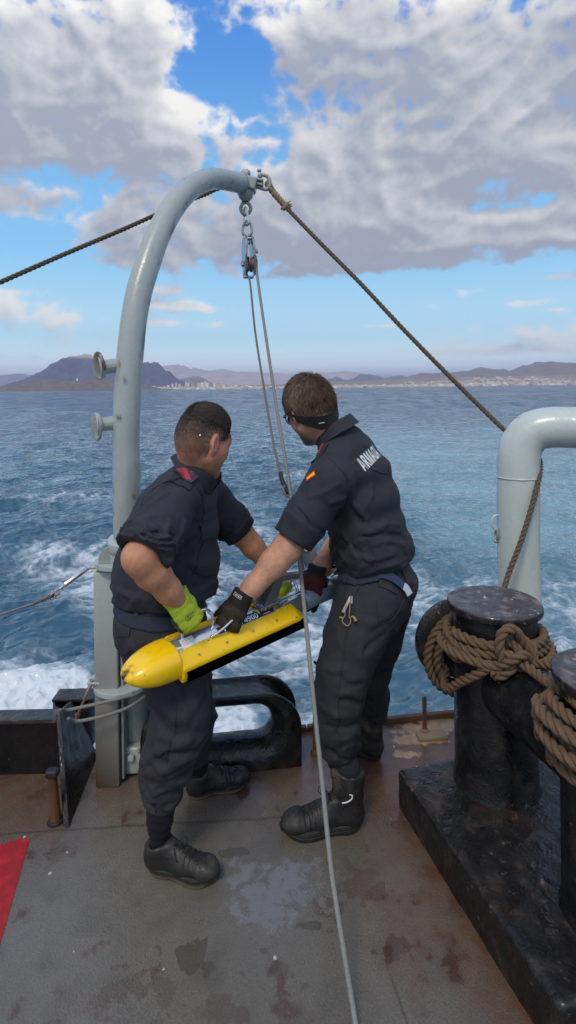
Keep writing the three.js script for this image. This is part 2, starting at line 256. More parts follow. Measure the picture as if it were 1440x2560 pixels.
const M = {
  grey: std('grey_green_paint', { color: [0.36, 0.415, 0.405], roughness: 0.5, roughnessMap: rep(T_rough, 0.6), bumpMap: rep(T_paint, 0.16), bumpScale: 0.0011, vertexColors: true }),
  pale: std('pale_green_paint', { color: [0.50, 0.565, 0.54], roughness: 0.42, roughnessMap: rep(T_rough, 0.7), bumpMap: rep(T_paint, 0.22), bumpScale: 0.0009, vertexColors: true }),
  black: std('black_deck_paint', { color: [1, 1, 1], map: rep(T_black, 0.5), roughness: 1, roughnessMap: rep(T_blackRough, 0.42), bumpMap: rep(T_blackBump, 0.34), bumpScale: 0.004, vertexColors: true }),
  steel: std('worn_steel', { color: [0.42, 0.42, 0.42], metalness: 0.85, roughness: 0.42, roughnessMap: rep(T_rough, 0.1), bumpMap: rep(T_paint, 0.05), bumpScale: 0.0005 }),
  bright: std('bright_steel', { color: [0.70, 0.72, 0.73], metalness: 0.8, roughness: 0.3, roughnessMap: rep(T_rough, 0.12), bumpMap: rep(T_paint, 0.05), bumpScale: 0.0003 }),
  galv: std('galvanised_steel', { color: [0.36, 0.36, 0.345], metalness: 0.4, roughness: 0.55, bumpMap: rep(T_paint, 0.05), bumpScale: 0.0006 }),
  rusty: std('rusty_steel', { color: [0.20, 0.10, 0.055], roughness: 0.85, map: rep(T_ropeCol, 0.06), bumpMap: rep(T_paint, 0.04), bumpScale: 0.0012 }),
  rope: std('brown_hemp', { color: [0.185, 0.118, 0.068], roughness: 0.95, map: rep(T_ropeCol, 0.05), bumpMap: rep(T_fibre, 0.03), bumpScale: 0.0012, sheen: 0.3, sheenRoughness: 0.8, sheenColor: new THREE.Color(0.3, 0.22, 0.14) }),
  stay: std('grey_brown_rope', { color: [0.15, 0.12, 0.085], roughness: 0.95, map: rep(T_ropeCol, 0.04), bumpMap: rep(T_fibre, 0.02), bumpScale: 0.0006 }),
  manila: std('tan_rope', { color: [0.38, 0.29, 0.17], roughness: 0.95, map: rep(T_ropeCol, 0.04), bumpMap: rep(T_fibre, 0.02), bumpScale: 0.0008 }),
  wire: std('wire_rope', { color: [0.25, 0.25, 0.235], metalness: 0.35, roughness: 0.55 }),
  hoist: std('grey_line', { color: [0.27, 0.28, 0.27], roughness: 0.8, map: rep(T_ropeCol, 0.03), bumpMap: rep(T_fibre, 0.01), bumpScale: 0.0003 }),
  yellow: std('yellow_paint', { color: [0.93, 0.58, 0.003], roughness: 0.34, roughnessMap: rep(T_rough, 0.2), clearcoat: 0.25, clearcoatRoughness: 0.3, vertexColors: true }),
  yellowPlain: std('yellow_fairing', { color: [0.91, 0.58, 0.006], roughness: 0.38, roughnessMap: rep(T_rough, 0.2), vertexColors: true }),
  gloss: std('gloss_black', { color: [0.010, 0.010, 0.012], roughness: 0.22 }),
  dark: std('black_rubber', { color: [0.012, 0.012, 0.013], roughness: 0.6 }),
  anod: std('grey_anodised', { color: [0.20, 0.21, 0.20], metalness: 0.5, roughness: 0.42 }),
  tail: std('pale_blue_grey_tube', { color: [0.36, 0.44, 0.48], roughness: 0.32, metalness: 0.3 }),
  orange: std('orange_tube', { color: [0.75, 0.33, 0.08], roughness: 0.35 }),
  white: std('white_plastic', { color: [0.8, 0.8, 0.78], roughness: 0.5 }),
  red: std('red_deck_paint', { color: [0.46, 0.010, 0.014], roughness: 0.6, bumpMap: rep(T_paint, 0.05), bumpScale: 0.001, map: rep(T_scuff, 0.5) }),
  navy: std('navy_cloth', { color: [0.0235, 0.0265, 0.0365], map: rep(T_cloth, 0.35), roughness: 0.82, bumpMap: rep(T_weave, 0.014), bumpScale: 0.00022, vertexColors: true }),
  trousers: std('trouser_cloth', { color: [0.0225, 0.0245, 0.0315], map: rep(T_cloth, 0.35), roughness: 0.84, bumpMap: rep(T_weave, 0.012), bumpScale: 0.0002, vertexColors: true }),
  belt: std('navy_webbing', { color: [0.017, 0.024, 0.046], roughness: 0.75, bumpMap: rep(T_weave, 0.02), bumpScale: 0.0005 }),
  sock: std('black_knit', { color: [0.006, 0.006, 0.009], roughness: 0.95, bumpMap: rep(T_weave, 0.03), bumpScale: 0.0012 }),
  skin: std('skin', { color: [1, 1, 1], map: rep(T_skin, 0.16), vertexColors: true, roughness: 0.52, bumpMap: rep(T_skinBump, 0.022), bumpScale: 0.0007, specularIntensity: 0.7, sheen: 0.1, sheenColor: new THREE.Color(0.5, 0.3, 0.2) }),
  hairA: std('dark_hair', { color: [0.036, 0.027, 0.021], roughness: 0.6, vertexColors: true }),
  hairB: std('brown_hair', { color: [0.115, 0.080, 0.056], roughness: 0.55, vertexColors: true }),
  boot: std('black_leather', { color: [0.046, 0.044, 0.041], map: rep(T_scuff, 0.22), roughness: 0.85, roughnessMap: rep(T_rough, 0.1), bumpMap: rep(T_paint, 0.06), bumpScale: 0.0009, vertexColors: true }),
  sole: std('black_sole', { color: [0.016, 0.016, 0.016], roughness: 0.7, vertexColors: true }),
  gloveG: std('yellow_green_knit', { color: [0.46, 0.60, 0.035], roughness: 0.85, map: rep(T_cloth, 0.12), bumpMap: rep(T_weave, 0.012), bumpScale: 0.0004, vertexColors: true }),
  gloveK: std('black_brown_leather', { color: [0.030, 0.023, 0.019], roughness: 0.75, map: rep(T_scuff, 0.1), bumpMap: rep(T_paint, 0.03), bumpScale: 0.0006, vertexColors: true }),
  gloveR: std('maroon_fabric', { color: [0.095, 0.011, 0.015], roughness: 0.8, map: rep(T_cloth, 0.1), bumpMap: rep(T_weave, 0.01), bumpScale: 0.0003, vertexColors: true }),
  lens: std('dark_lens', { color: [0.01, 0.01, 0.012], roughness: 0.08 }),
  rock: std('mountain_rock', { color: [1, 1, 1], roughness: 0.95, vertexColors: true }),
  town: std('pale_render', { color: [1, 1, 1], roughness: 0.9, vertexColors: true }),
};
const plainColor = (g) => paint(g, () => [1, 1, 1]);

// ---------------------------------------------------------------- sea
const SEA = -1.7, HC = EYE - SEA;
function wakeAt(x, z) {                       // foam 0..1, aerated water 0..1, calm 0..1
  const r = Math.hypot(x, z), d = -z, a = Math.atan2(x, d);
  const wx = x + 0.9 * n3(x * 0.35, z * 0.35, 3.1) + 0.35 * n3(x * 1.1, z * 1.1, 7.7), wz = z + 0.9 * n3(x * 0.35 + 9, z * 0.35, 1.1) + 0.35 * n3(x * 1.1 + 4, z * 1.1, 2.7);
  const near = 1 - ss(7.5, 24, r), mid = 1 - ss(14, 70, r);
  const lace = ridge3(wx * 0.75, wz * 0.75, 0.3, 4), lace2 = ridge3(wx * 2.3 + 3, wz * 2.3, 5.3, 4), lace3 = r < 40 ? ridge3(x * 5.2 + 0.4 * wx, z * 5.2 + 0.4 * wz, 2.3, 3) : 0.3, patch = fbm3(x * 0.22 + 2, z * 0.3, 8.1, 3);
  const slick = ss(1.6, 4.4, x - 0.05 * (d - 18) + 0.8 * n3(x * 0.2, z * 0.2, 6.6)) * ss(8.5, 13, d) * (1 - ss(34, 60, d));
  let cover = 0.05 * near - 0.03 * mid + 0.60 * patch * mid - 0.25 * slick;
  cover += 0.13 * Math.exp(-(((a + 0.05) / 0.26) ** 2)) * near + 0.26 * Math.exp(-(((a + 0.36) / 0.14) ** 2)) * ss(17, 9, r) * ss(-0.1, 0.3, patch + 0.1);
  const splash = Math.exp(-(((x + 3.0) / 1.0) ** 2)) * Math.exp(-(((d - 6.5) / 0.6) ** 2));
  const splash2 = Math.exp(-(((x + 0.85) / 0.75) ** 2)) * Math.exp(-(((d - 5.6) / 1.0) ** 2));
  cover += splash * 1.0 + splash2 * 0.34;
  let foam = Math.pow(ss(0.50, 1.02, lace * 0.34 + lace2 * 0.40 + lace3 * 0.32 + cover), 1.15) * ss(-0.1, 0.22, cover + 0.06);
  const caps = ss(0.33, 0.5, fbm3(x * 0.10, z * 0.22, 2.2, 4)) * ss(20, 60, r) * 0.5;
  foam = Math.max(foam, caps * ss(0.35, 0.7, lace));
  const air = clamp(near * 0.34 * ss(-0.25, 0.4, patch) + 0.95 * slick * (0.7 + 0.6 * patch) + 0.15 * mid + splash + splash2 * 0.6, 0, 1);
  return [clamp(foam, 0, 1), air, slick, splash];
}
{
  seed(99);
  const waves = [];
  for (let i = 0; i < 64; i++) {
    const L = 0.28 * Math.pow(55, Math.pow(i / 63, 1.05)), spread = 0.75 + 0.5 * (1 - i / 63), th = 0.35 + spread * (rnd() + rnd() + rnd() - 1.5) * 1.35, k = 2 * Math.PI / L;
    waves.push([k * Math.cos(th), k * Math.sin(th), (0.064 * (L < 1.0 ? 1 : Math.pow(1.0 / L, 0.60))) / k, rr(0, 6.2832), L, 0.85 * Math.cos(th), 0.85 * Math.sin(th)]);
  }
  const rows = [];
  for (let r = 3.0; r < 5.3; r += 0.06) rows.push(r);
  for (let dy = HC * FOCAL / 5.3; dy > 3.2; dy -= dy > 60 ? 1.75 : 0.9) rows.push(HC * FOCAL / dy);
  rows.push(1800, 2400, 3200, 4200, 6000, 9000, 14000, 22000, 40000);
  const cols = [];
  for (let u = -1.0; u <= 1.0001; u += 1 / 310) cols.push(u * 0.56);
  for (let a = 0.62; a < 5.66; a += 0.07) cols.push(a);
  const nc = cols.length, nr = rows.length, pos = new Float32Array(nr * (nc + 1) * 3), uv = new Float32Array(nr * (nc + 1) * 2), col = new Float32Array(nr * (nc + 1) * 3), idx = [];
  for (let i = 0; i < nr; i++) {
    const r = rows[i], dr = i ? r - rows[i - 1] : 0.06;
    for (let j = 0; j <= nc; j++) {
      const jj = j % nc, a = cols[jj], fineCol = Math.abs(a) < 0.57, dl = fineCol ? r * 0.0018 : r * 0.062, X = r * Math.sin(a), Z = -r * Math.cos(a);
      let x = X, y = 0, z = Z, foam = 0, air = 0, calm = 0, spl = 0;
      if (fineCol && r < 260) { [foam, air, calm, spl] = wakeAt(X, Z); }
      const q = 1 - 0.78 * calm;
      const sa = Math.sin(a), ca = Math.cos(a), lim = 2.2 * dl;
      for (let wi = waves.length - 1; wi >= 0; wi--) {
        const w = waves[wi]; if (w[4] < lim) break;
        const rad = Math.abs(w[0] * sa - w[1] * ca) * dr; if (rad > 3.17) continue;
        let f = 1; if (rad < 1.1) f = 1; else { f = (2.856 / rad - 0.9) / 1.7; if (f > 1) f = 1; } const g2 = (w[4] / dl - 2.2) / 2.8; if (g2 < 1) f *= g2;
        const ph = w[0] * X + w[1] * Z + w[3], A = w[2] * f * q, c = Math.cos(ph) * A;
        y += A * Math.sin(ph); x += c * w[5]; z += c * w[6];
      }
      if (r < 60 && fineCol) { const t = 1 - ss(12, 60, r); y += t * (0.07 * fbm3(X * 0.8, Z * 0.8, 3.3, 4) + 0.05 * foam * (0.5 + fbm3(X * 4, Z * 4, 1, 3))); y += spl * (0.10 + 0.26 * Math.max(0, fbm3(X * 3, Z * 3, 9, 4)) + 0.07 * Math.max(0, n3(X * 9, Z * 9, 2))); }
      const k = i * (nc + 1) + j; pos[3 * k] = x; pos[3 * k + 1] = SEA + y; pos[3 * k + 2] = z; uv[2 * k] = X; uv[2 * k + 1] = Z;
      const deep = [0.022, 0.072, 0.122], aer = [0.20, 0.36, 0.41], white = [0.74, 0.80, 0.83];
      let c = mixc(deep, aer, air * 0.8); c = mixc(c, white, foam * 0.82); col.set(c, 3 * k);
    }
  }
  for (let i = 0; i < nr - 1; i++) for (let j = 0; j < nc; j++) { const a = i * (nc + 1) + j, b = a + nc + 1; idx.push(a, a + 1, b, a + 1, b + 1, b); }
  const g = new THREE.BufferGeometry(); g.setAttribute('position', new THREE.BufferAttribute(pos, 3)); g.setAttribute('uv', new THREE.BufferAttribute(uv, 2)); g.setAttribute('color', new THREE.BufferAttribute(col, 3)); g.setIndex(idx); g.computeVertexNormals();
  { // far out only the wave faces turned to the eye are seen
    const nm = g.attributes.normal; for (let i = 0; i < nr; i++) { const r = rows[i], t = ss(14, 130, r); if (t <= 0) continue; for (let j = 0; j <= nc; j++) { const k = i * (nc + 1) + j, a = cols[j % nc], X = r * Math.sin(a), Z = -r * Math.cos(a), sc = 2.2 / (1 + r / 120), w = 0.13 + 0.16 * n3(X * 0.16 * sc, Z * 0.10 * sc, 4.1) + 0.16 * n3(X * 0.42 * sc, Z * 0.2 * sc, 8.1), tl = t * Math.max(0.0, w); const x = nm.getX(k) - tl * Math.sin(a), y = nm.getY(k), z = nm.getZ(k) + tl * Math.cos(a), l = 1 / Math.hypot(x, y, z); nm.setXYZ(k, x * l, y * l, z * l); } }
  }
  const N = 512, PM = 4.2, h = new Float32Array(N * N), wv = [];
  for (let i = 0; i < 46; i++) { const m = Math.round(2 + 30 * Math.pow(i / 45, 1.4)), th = 0.35 + rr(-1.25, 1.25), kx = Math.round(m * Math.cos(th)), ky = Math.round(m * Math.sin(th)), kk = Math.hypot(kx, ky) || 1; wv.push([kx, ky, 0.062 * PM / (2 * Math.PI * kk), rr(0, 6.28)]); }
  for (let y = 0; y < N; y++) for (let x = 0; x < N; x++) { let s = 0; for (const w of wv) s += w[2] * Math.sin(2 * Math.PI * (w[0] * x + w[1] * y) / N + w[3]); h[y * N + x] = s; }
  const nt = tex(N, N, (u, v, x, y) => { const e = PM / N, dx = (h[y * N + (x + 1) % N] - h[y * N + (x + N - 1) % N]) / (2 * e), dy = (h[((y + 1) % N) * N + x] - h[((y + N - 1) % N) * N + x]) / (2 * e), l = 1 / Math.hypot(dx, dy, 1); return [0.5 - 0.5 * dx * l, 0.5 - 0.5 * dy * l, 0.5 + 0.5 * l]; });
  nt.repeat.set(1 / PM, 1 / PM);
  const water = std('sea_water', { color: [1, 1, 1], vertexColors: true, roughness: 0.07, ior: 1.333, normalMap: nt, normalScale: new THREE.Vector2(1.0, 1.0) });
  structure('sea', g, water, 'choppy blue sea with a white foaming wake', 'sea');
}

// ---------------------------------------------------------------- far shore
const yh = (px) => CY - 0.0118 * (px - CX);
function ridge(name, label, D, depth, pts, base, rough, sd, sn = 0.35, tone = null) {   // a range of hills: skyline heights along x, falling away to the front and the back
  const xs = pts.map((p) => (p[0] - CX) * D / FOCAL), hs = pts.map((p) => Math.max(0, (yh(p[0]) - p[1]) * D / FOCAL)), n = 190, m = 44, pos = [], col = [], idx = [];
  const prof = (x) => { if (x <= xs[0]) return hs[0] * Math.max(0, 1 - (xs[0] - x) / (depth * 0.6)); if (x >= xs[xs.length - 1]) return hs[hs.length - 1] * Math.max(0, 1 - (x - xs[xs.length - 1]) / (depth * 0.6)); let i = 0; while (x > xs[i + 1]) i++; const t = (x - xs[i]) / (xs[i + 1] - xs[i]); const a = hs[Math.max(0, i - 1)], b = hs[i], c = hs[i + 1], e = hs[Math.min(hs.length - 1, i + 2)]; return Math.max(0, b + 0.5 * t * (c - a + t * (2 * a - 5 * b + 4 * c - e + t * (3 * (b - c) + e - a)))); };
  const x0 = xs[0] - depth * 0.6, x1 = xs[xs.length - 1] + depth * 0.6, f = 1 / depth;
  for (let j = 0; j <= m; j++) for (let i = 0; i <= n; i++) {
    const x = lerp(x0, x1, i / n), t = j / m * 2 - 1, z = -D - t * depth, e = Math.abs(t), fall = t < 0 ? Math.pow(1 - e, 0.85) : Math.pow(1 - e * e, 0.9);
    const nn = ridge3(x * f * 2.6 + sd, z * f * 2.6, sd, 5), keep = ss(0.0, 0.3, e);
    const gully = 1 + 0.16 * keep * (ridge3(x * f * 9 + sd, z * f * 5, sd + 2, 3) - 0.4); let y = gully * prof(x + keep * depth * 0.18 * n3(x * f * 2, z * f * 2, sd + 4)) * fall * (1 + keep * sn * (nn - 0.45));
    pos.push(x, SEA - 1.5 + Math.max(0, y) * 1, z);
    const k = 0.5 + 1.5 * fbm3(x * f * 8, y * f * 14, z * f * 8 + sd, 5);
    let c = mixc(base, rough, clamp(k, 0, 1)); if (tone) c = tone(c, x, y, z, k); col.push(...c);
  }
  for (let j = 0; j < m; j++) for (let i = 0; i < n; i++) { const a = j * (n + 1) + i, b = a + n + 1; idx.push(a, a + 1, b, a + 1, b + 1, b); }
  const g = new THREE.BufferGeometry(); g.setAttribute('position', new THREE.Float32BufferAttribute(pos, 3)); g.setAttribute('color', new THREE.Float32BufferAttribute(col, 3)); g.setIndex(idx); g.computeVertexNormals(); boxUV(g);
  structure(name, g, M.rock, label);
}
ridge('mountain', 'blue mountain with sunlight painted pale on its summit behind the left shore', 7800, 1500, [[70, 970], [85, 958], [110, 930], [140, 914], [165, 901], [182, 894], [200, 887], [216, 893], [236, 900], [262, 905], [300, 899], [330, 902], [360, 905], [378, 908], [400, 919], [414, 931], [419, 927], [430, 940], [450, 953], [472, 966]], [0.060, 0.066, 0.10], [0.10, 0.10, 0.125], 3.1, 0.5, (c, x, y) => mixc(c, [0.62, 0.47, 0.33], ss(365, 430, y + 0.02 * x)));  // summit sunlight painted in as pale warm colour; base colours tinted with haze blue
ridge('hill', 'brown rocky headland low on the left shore', 4300, 420, [[26, 977], [45, 962], [60, 956], [90, 952], [130, 950], [160, 953], [200, 950], [230, 947], [262, 944], [290, 953], [340, 962], [380, 970]], [0.11, 0.085, 0.075], [0.18, 0.145, 0.115], 8.4, 0.6);
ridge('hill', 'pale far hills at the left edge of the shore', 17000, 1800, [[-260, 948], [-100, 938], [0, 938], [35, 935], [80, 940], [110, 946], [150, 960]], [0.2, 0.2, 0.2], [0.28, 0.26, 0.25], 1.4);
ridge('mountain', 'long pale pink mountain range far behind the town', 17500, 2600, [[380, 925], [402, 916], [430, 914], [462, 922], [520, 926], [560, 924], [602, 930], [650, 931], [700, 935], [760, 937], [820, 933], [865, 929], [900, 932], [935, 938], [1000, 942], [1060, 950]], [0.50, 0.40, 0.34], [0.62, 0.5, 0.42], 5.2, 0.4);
ridge('hill', 'grey hill behind the tower blocks of the town', 9500, 900, [[430, 958], [450, 948], [472, 942], [492, 944], [508, 953], [540, 962]], [0.2, 0.17, 0.14], [0.28, 0.23, 0.18], 2.2);
ridge('hill', 'dark blue double hill right of the taller man', 11500, 700, [[800, 955], [818, 947], [832, 945], [846, 942], [862, 950], [884, 948], [903, 940], [916, 936], [930, 937], [950, 941], [972, 950]], [0.11, 0.12, 0.13], [0.15, 0.15, 0.15], 7.2);
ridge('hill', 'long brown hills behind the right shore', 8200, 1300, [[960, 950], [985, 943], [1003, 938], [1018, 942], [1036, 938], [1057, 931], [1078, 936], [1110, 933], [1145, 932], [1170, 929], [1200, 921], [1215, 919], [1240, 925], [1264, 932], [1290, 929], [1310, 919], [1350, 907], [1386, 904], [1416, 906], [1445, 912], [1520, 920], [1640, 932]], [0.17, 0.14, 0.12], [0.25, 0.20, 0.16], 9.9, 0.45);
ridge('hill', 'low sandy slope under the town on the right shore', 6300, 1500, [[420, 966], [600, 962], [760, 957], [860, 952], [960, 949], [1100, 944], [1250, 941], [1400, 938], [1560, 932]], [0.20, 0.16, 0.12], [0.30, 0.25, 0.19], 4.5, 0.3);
{
  seed(4242);
  const big = [], small = [], woods = [];
  const cols = [[0.74, 0.70, 0.64], [0.80, 0.77, 0.73], [0.66, 0.57, 0.47], [0.58, 0.44, 0.34], [0.82, 0.80, 0.78], [0.62, 0.55, 0.49], [0.70, 0.60, 0.50]];
  const groundAt = (px, D) => px > 700 ? Math.max(0, (D - 4850) * lerp(0.014, 0.062, ss(760, 1250, px))) : Math.max(0, (D - 4900) * 0.006);
  for (let i = 0; i < 4200; i++) {
    const t = rnd(), px = t < 0.36 ? rr(352, 700) : t < 0.92 ? rr(700, 1480) : rr(-60, 30), D = 4750 + Math.pow(rnd(), 1.5) * (px > 700 ? 1500 : px < 60 ? 500 : 600), w = rr(10, 42), d = rr(9, 22), h = rr(7, 18) + (rnd() < 0.08 ? rr(4, 12) : 0);
    if (n3(px * 0.02, D * 0.004, 3) < -0.4) continue;
    small.push([px, D, w, d, h, Math.floor(rnd() * cols.length), rr(-0.5, 0.5), rr(0.8, 1.15)]);
  }
  for (const [px, top, wpx] of [[432, 957, 5], [441, 955, 4], [449, 958, 7], [466, 953, 5], [470, 956, 8], [482, 955, 7], [498, 955, 9], [507, 954, 7], [514, 951, 4], [519, 955, 6], [536, 954, 6], [545, 952, 4], [544, 957, 10], [560, 959, 8], [576, 960, 10], [590, 961, 8], [617, 960, 9], [640, 961, 8], [370, 964, 6], [384, 963, 8], [398, 965, 10], [412, 964, 6], [421, 961, 5], [880, 953, 8], [902, 954, 6], [930, 952, 9], [1001, 951, 12], [1016, 951, 9], [1060, 950, 9], [1120, 949, 8], [1176, 948, 11], [1188, 951, 14], [1262, 946, 8], [1300, 944, 12], [1342, 943, 9], [1395, 942, 12], [1432, 941, 9]]) {
    const D = 4900, h = Math.max(10, (yh(px) - top - (px > 860 ? 9 : 1)) * D / FOCAL); big.push([px, D, wpx * D / FOCAL, 18, h, Math.floor(rnd() * cols.length), rr(-0.3, 0.3), rr(0.8, 1.1)]);
  }
  small.sort((a, b) => b[2] * b[4] - a[2] * a[4]);
  const unit = new THREE.BoxGeometry(1, 1, 1).translate(0, 0.5, 0), roofs = new THREE.BoxGeometry(0.5, 1, 0.5).translate(0, 0.5, 0);
  const place = (q) => new THREE.Matrix4().makeRotationY(q[6]).setPosition((q[0] - CX) * q[1] / FOCAL, SEA + groundAt(q[0], q[1]), -q[1]).multiply(new THREE.Matrix4().makeScale(q[2], q[4], q[3]));
  const tint = (g, q) => paint(g, () => cols[q[5]].map((c) => c * q[7]));
  const towerBlocks = [...big, ...small.slice(0, 90)];
  towerBlocks.forEach((q, k) => {
    const hi = k < big.length, o = thing('apartment_building', hi ? 'pale tower block standing above the town on the far shore' : 'small pale apartment building in the town along the far shore', 'building', [(q[0] - CX) * q[1] / FOCAL, SEA + groundAt(q[0], q[1]), -q[1]], hi ? 'tower blocks of the far town' : 'apartment buildings of the far town');
    part('wall', tint(unit.clone().applyMatrix4(place(q)), q), M.town, o);
    part('roof', paint(unit.clone().applyMatrix4(new THREE.Matrix4().makeScale(1.02, 0.04, 1.02).setPosition(0, 1.0, 0).premultiply(place(q))), () => [0.40, 0.28, 0.22]), M.town, o);
  });
  const rest = small.slice(90).map((q) => tint(unit.clone().applyMatrix4(place(q)), q).toNonIndexed());
  const m = part('town', join(rest), M.town, scene); tag(m, 'low pale houses of the town packed along the far shore', 'town', null, 'stuff');
  const blob = new THREE.IcosahedronGeometry(1, 1);
  for (let i = 0; i < 420; i++) { const px = rr(340, 1480), D = 4700 + rr(0, 1300); if (n3(px * 0.03, D * 0.003, 9) < 0.02) continue; const s = rr(5, 11); woods.push(blob.clone().applyMatrix4(new THREE.Matrix4().makeScale(s * rr(1, 2.4), s * 0.8, s).setPosition((px - CX) * D / FOCAL, SEA + groundAt(px, D) + s * 0.3, -D))); }
  const wd = part('trees', paint(join(woods), (x, y, z) => { const k = 0.8 + 0.6 * n3(x * 0.05, y * 0.2, z * 0.05); return [0.045 * k, 0.06 * k, 0.035 * k]; }), M.town, scene); tag(wd, 'dark green trees between the houses of the far town', 'trees', null, 'stuff');
  const L = thing('lighthouse', 'tiny white lighthouse on the brown headland', 'lighthouse', at(193, 951, 4180));
  const b = at(193, 953, 4180); part('tower', plainColor(rod(b.clone().add(R3(0, -8, 0)), b.clone().add(R3(0, 20, 0)), 5, 3.6, 12, 0)), M.town, L); part('lantern', plainColor(rod(b.clone().add(R3(0, 20, 0)), b.clone().add(R3(0, 25, 0)), 2.4, 1.6, 10, 0)), M.town, L);
}

// ---------------------------------------------------------------- ship: deck, hull, marking
const STERN = [[-4.2, -2.0], [-2.0, -2.46], [-0.92, -2.69], [0.075, -2.87], [0.857, -2.985], [2.2, -3.1], [4.4, -3.1]];
{
  const shape = (pts) => { const s = new THREE.Shape(); pts.forEach((p, i) => (i ? s.lineTo(p[0], p[1]) : s.moveTo(p[0], p[1]))); return s; };
  const X0 = -1.55, Z0 = -3.12, SX = 2.9, SZ = 1.95, N = 2048, NZ = 1024;
  const spots = [[310, 2472, 0.075, 0.8], [410, 2476, 0.045, 0.6], [560, 2532, 0.06, 0.7], [604, 2545, 0.03, 0.8], [995, 2362, 0.04, 0.95], [905, 2200, 0.075, 0.7], [870, 2170, 0.05, 0.5], [820, 2262, 0.02, 0.7], [800, 2270, 0.03, 0.6], [705, 2430, 0.022, 0.8], [385, 2552, 0.03, 0.6], [500, 2530, 0.02, 0.4], [610, 2035, 0.06, 0.5], [160, 2130, 0.05, 0.4], [640, 2020, 0.05, 0.5], [63, 2282, 0.02, 0.6], [908, 2263, 0.015, 0.8], [180, 2490, 0.06, 0.35], [760, 2555, 0.05, 0.4]].map(([x, y, r, w]) => { const p = onDeck(x, y); return [p.x, p.z, r, w]; });
  const pools = [[665, 2210, 0.165, 0.13], [640, 2262, 0.10, 0.07], [700, 2190, 0.09, 0.07], [620, 2170, 0.08, 0.06], [690, 2290, 0.07, 0.05]].map(([x, y, r, s]) => { const p = onDeck(x, y); return [p.x, p.z, r, s]; });
  const damp = [[490, 2400, 0.055, 0.06], [520, 2420, 0.05, 0.05], [590, 2130, 0.07, 0.03], [770, 2315, 0.045, 0.02], [470, 2380, 0.04, 0.03]].map(([x, y, r, s]) => { const p = onDeck(x, y); return [p.x, p.z, r, s]; });
  const ochre = [[1060, 1822, 0.16, 0.06], [1100, 1806, 0.14, 0.06], [1030, 1850, 0.10, 0.05], [1015, 1885, 0.07, 0.035], [1100, 1850, 0.06, 0.03]].map(([x, y, r, s]) => { const p = onDeck(x, y); return [p.x, p.z, r, s]; });
  const blobs = (list, x, z, nz) => { let m = 0; for (const q of list) { const dx = (x - q[0]) / q[2], dz = (z - q[1]) / (q[3] ?? q[2]), r2 = dx * dx + dz * dz; if (r2 < 5) m = Math.max(m, Math.exp(-r2)); } return m + nz; };
  const A = at(992, 2009, 2.34), dirPlate = R3(0.252, 0, 0.968), nrmPlate = R3(0.968, 0, -0.252);
  const Q = N / 4, QZ = NZ / 4, F1 = new Float32Array((Q + 1) * (QZ + 2)), F2 = F1.slice(), F3 = F1.slice(), GR = new Float32Array(512 * 512), GR2 = GR.slice();
  for (let j = 0; j <= QZ; j++) for (let i = 0; i <= Q; i++) { const x = X0 + i / Q * SX, z = Z0 + j / QZ * SZ, k = j * (Q + 1) + i; F1[k] = fbm3(x * 2.1, z * 2.1, 1.5, 5); F2[k] = fbm3(x * 7, z * 7, 4.5, 4); F3[k] = fbm3(x * 30, z * 30, 2.5, 3); }
  for (let j = 0; j < 512; j++) for (let i = 0; i < 512; i++) { GR[j * 512 + i] = p2(i * 0.22265625, j * 0.22265625, 114); GR2[j * 512 + i] = p2(i * 0.546875, j * 0.546875, 280); }
  const slow = (F, i, j) => { const x = i / 4, y = j / 4, a = Math.floor(x), b = Math.floor(y), u = x - a, v = y - b, k = b * (Q + 1) + a; return (F[k] * (1 - u) + F[k + 1] * u) * (1 - v) + (F[k + Q + 1] * (1 - u) + F[k + Q + 2] * u) * v; };
  const C = new Uint8Array(N * NZ * 4), RG = new Uint8Array(N * NZ * 4), BP = new Uint8Array(N * NZ * 4);
  for (let j = 0; j < NZ; j++) for (let i = 0; i < N; i++) {
    const x = X0 + (i + 0.5) / N * SX, z = Z0 + (j + 0.5) / NZ * SZ, k = (j * N + i) * 4;
    const f1 = slow(F1, i, j), f2 = slow(F2, i, j), f3 = slow(F3, i, j), gi = ((j * 1.37 + (i >> 9) * 131) & 511) * 512 + ((i + (j >> 9) * 77) & 511), g1 = GR[gi], g2 = GR2[gi];
    let c = [0.128, 0.121, 0.101];
    c = mixc(c, [0.172, 0.167, 0.148], ss(-0.15, 0.35, f1) * 0.7);
    c = mixc(c, [0.085, 0.080, 0.068], ss(0.0, 0.4, -f2) * 0.5);
    const pd = (x - A.x) * nrmPlate.x + (z - A.z) * nrmPlate.z;            // distance to the bollard plate
    let rust = ss(-2.02, -2.75, z + 0.25 * f1 + 0.1 * x) * 0.62 + Math.exp(-Math.max(0, -pd) * 7.0) * 0.95 + ss(-0.55, -1.25, x + 0.35 * f1 + (z + 2) * -0.3) * 0.34 * ss(-1.7, -2.3, z);
    rust += 0.34 * ss(0.05, 0.35, f1 + 0.4 * f2) + 0.5 * ss(0.2, 0.42, f2 + 0.5 * f3);
    const rc = mixc([0.105, 0.050, 0.026], [0.060, 0.030, 0.019], ss(-0.2, 0.4, f2));
    c = mixc(c, rc, clamp(rust * (0.85 + 0.8 * f3), 0, 0.9));
    let st = 0; for (const q of spots) { const dx = x - q[0], dz = z - q[1], r2 = (dx * dx + dz * dz) / (q[2] * q[2]); if (r2 < 6) st = Math.max(st, q[3] * ss(0.34, 0.62, Math.exp(-r2) + 1.3 * f2 + 1.5 * f3)); }
    c = mixc(c, [0.066, 0.032, 0.025], st * 0.5);
    const oc = ss(0.35, 0.6, blobs(ochre, x, z, 0.5 * f2 + 0.6 * f3));
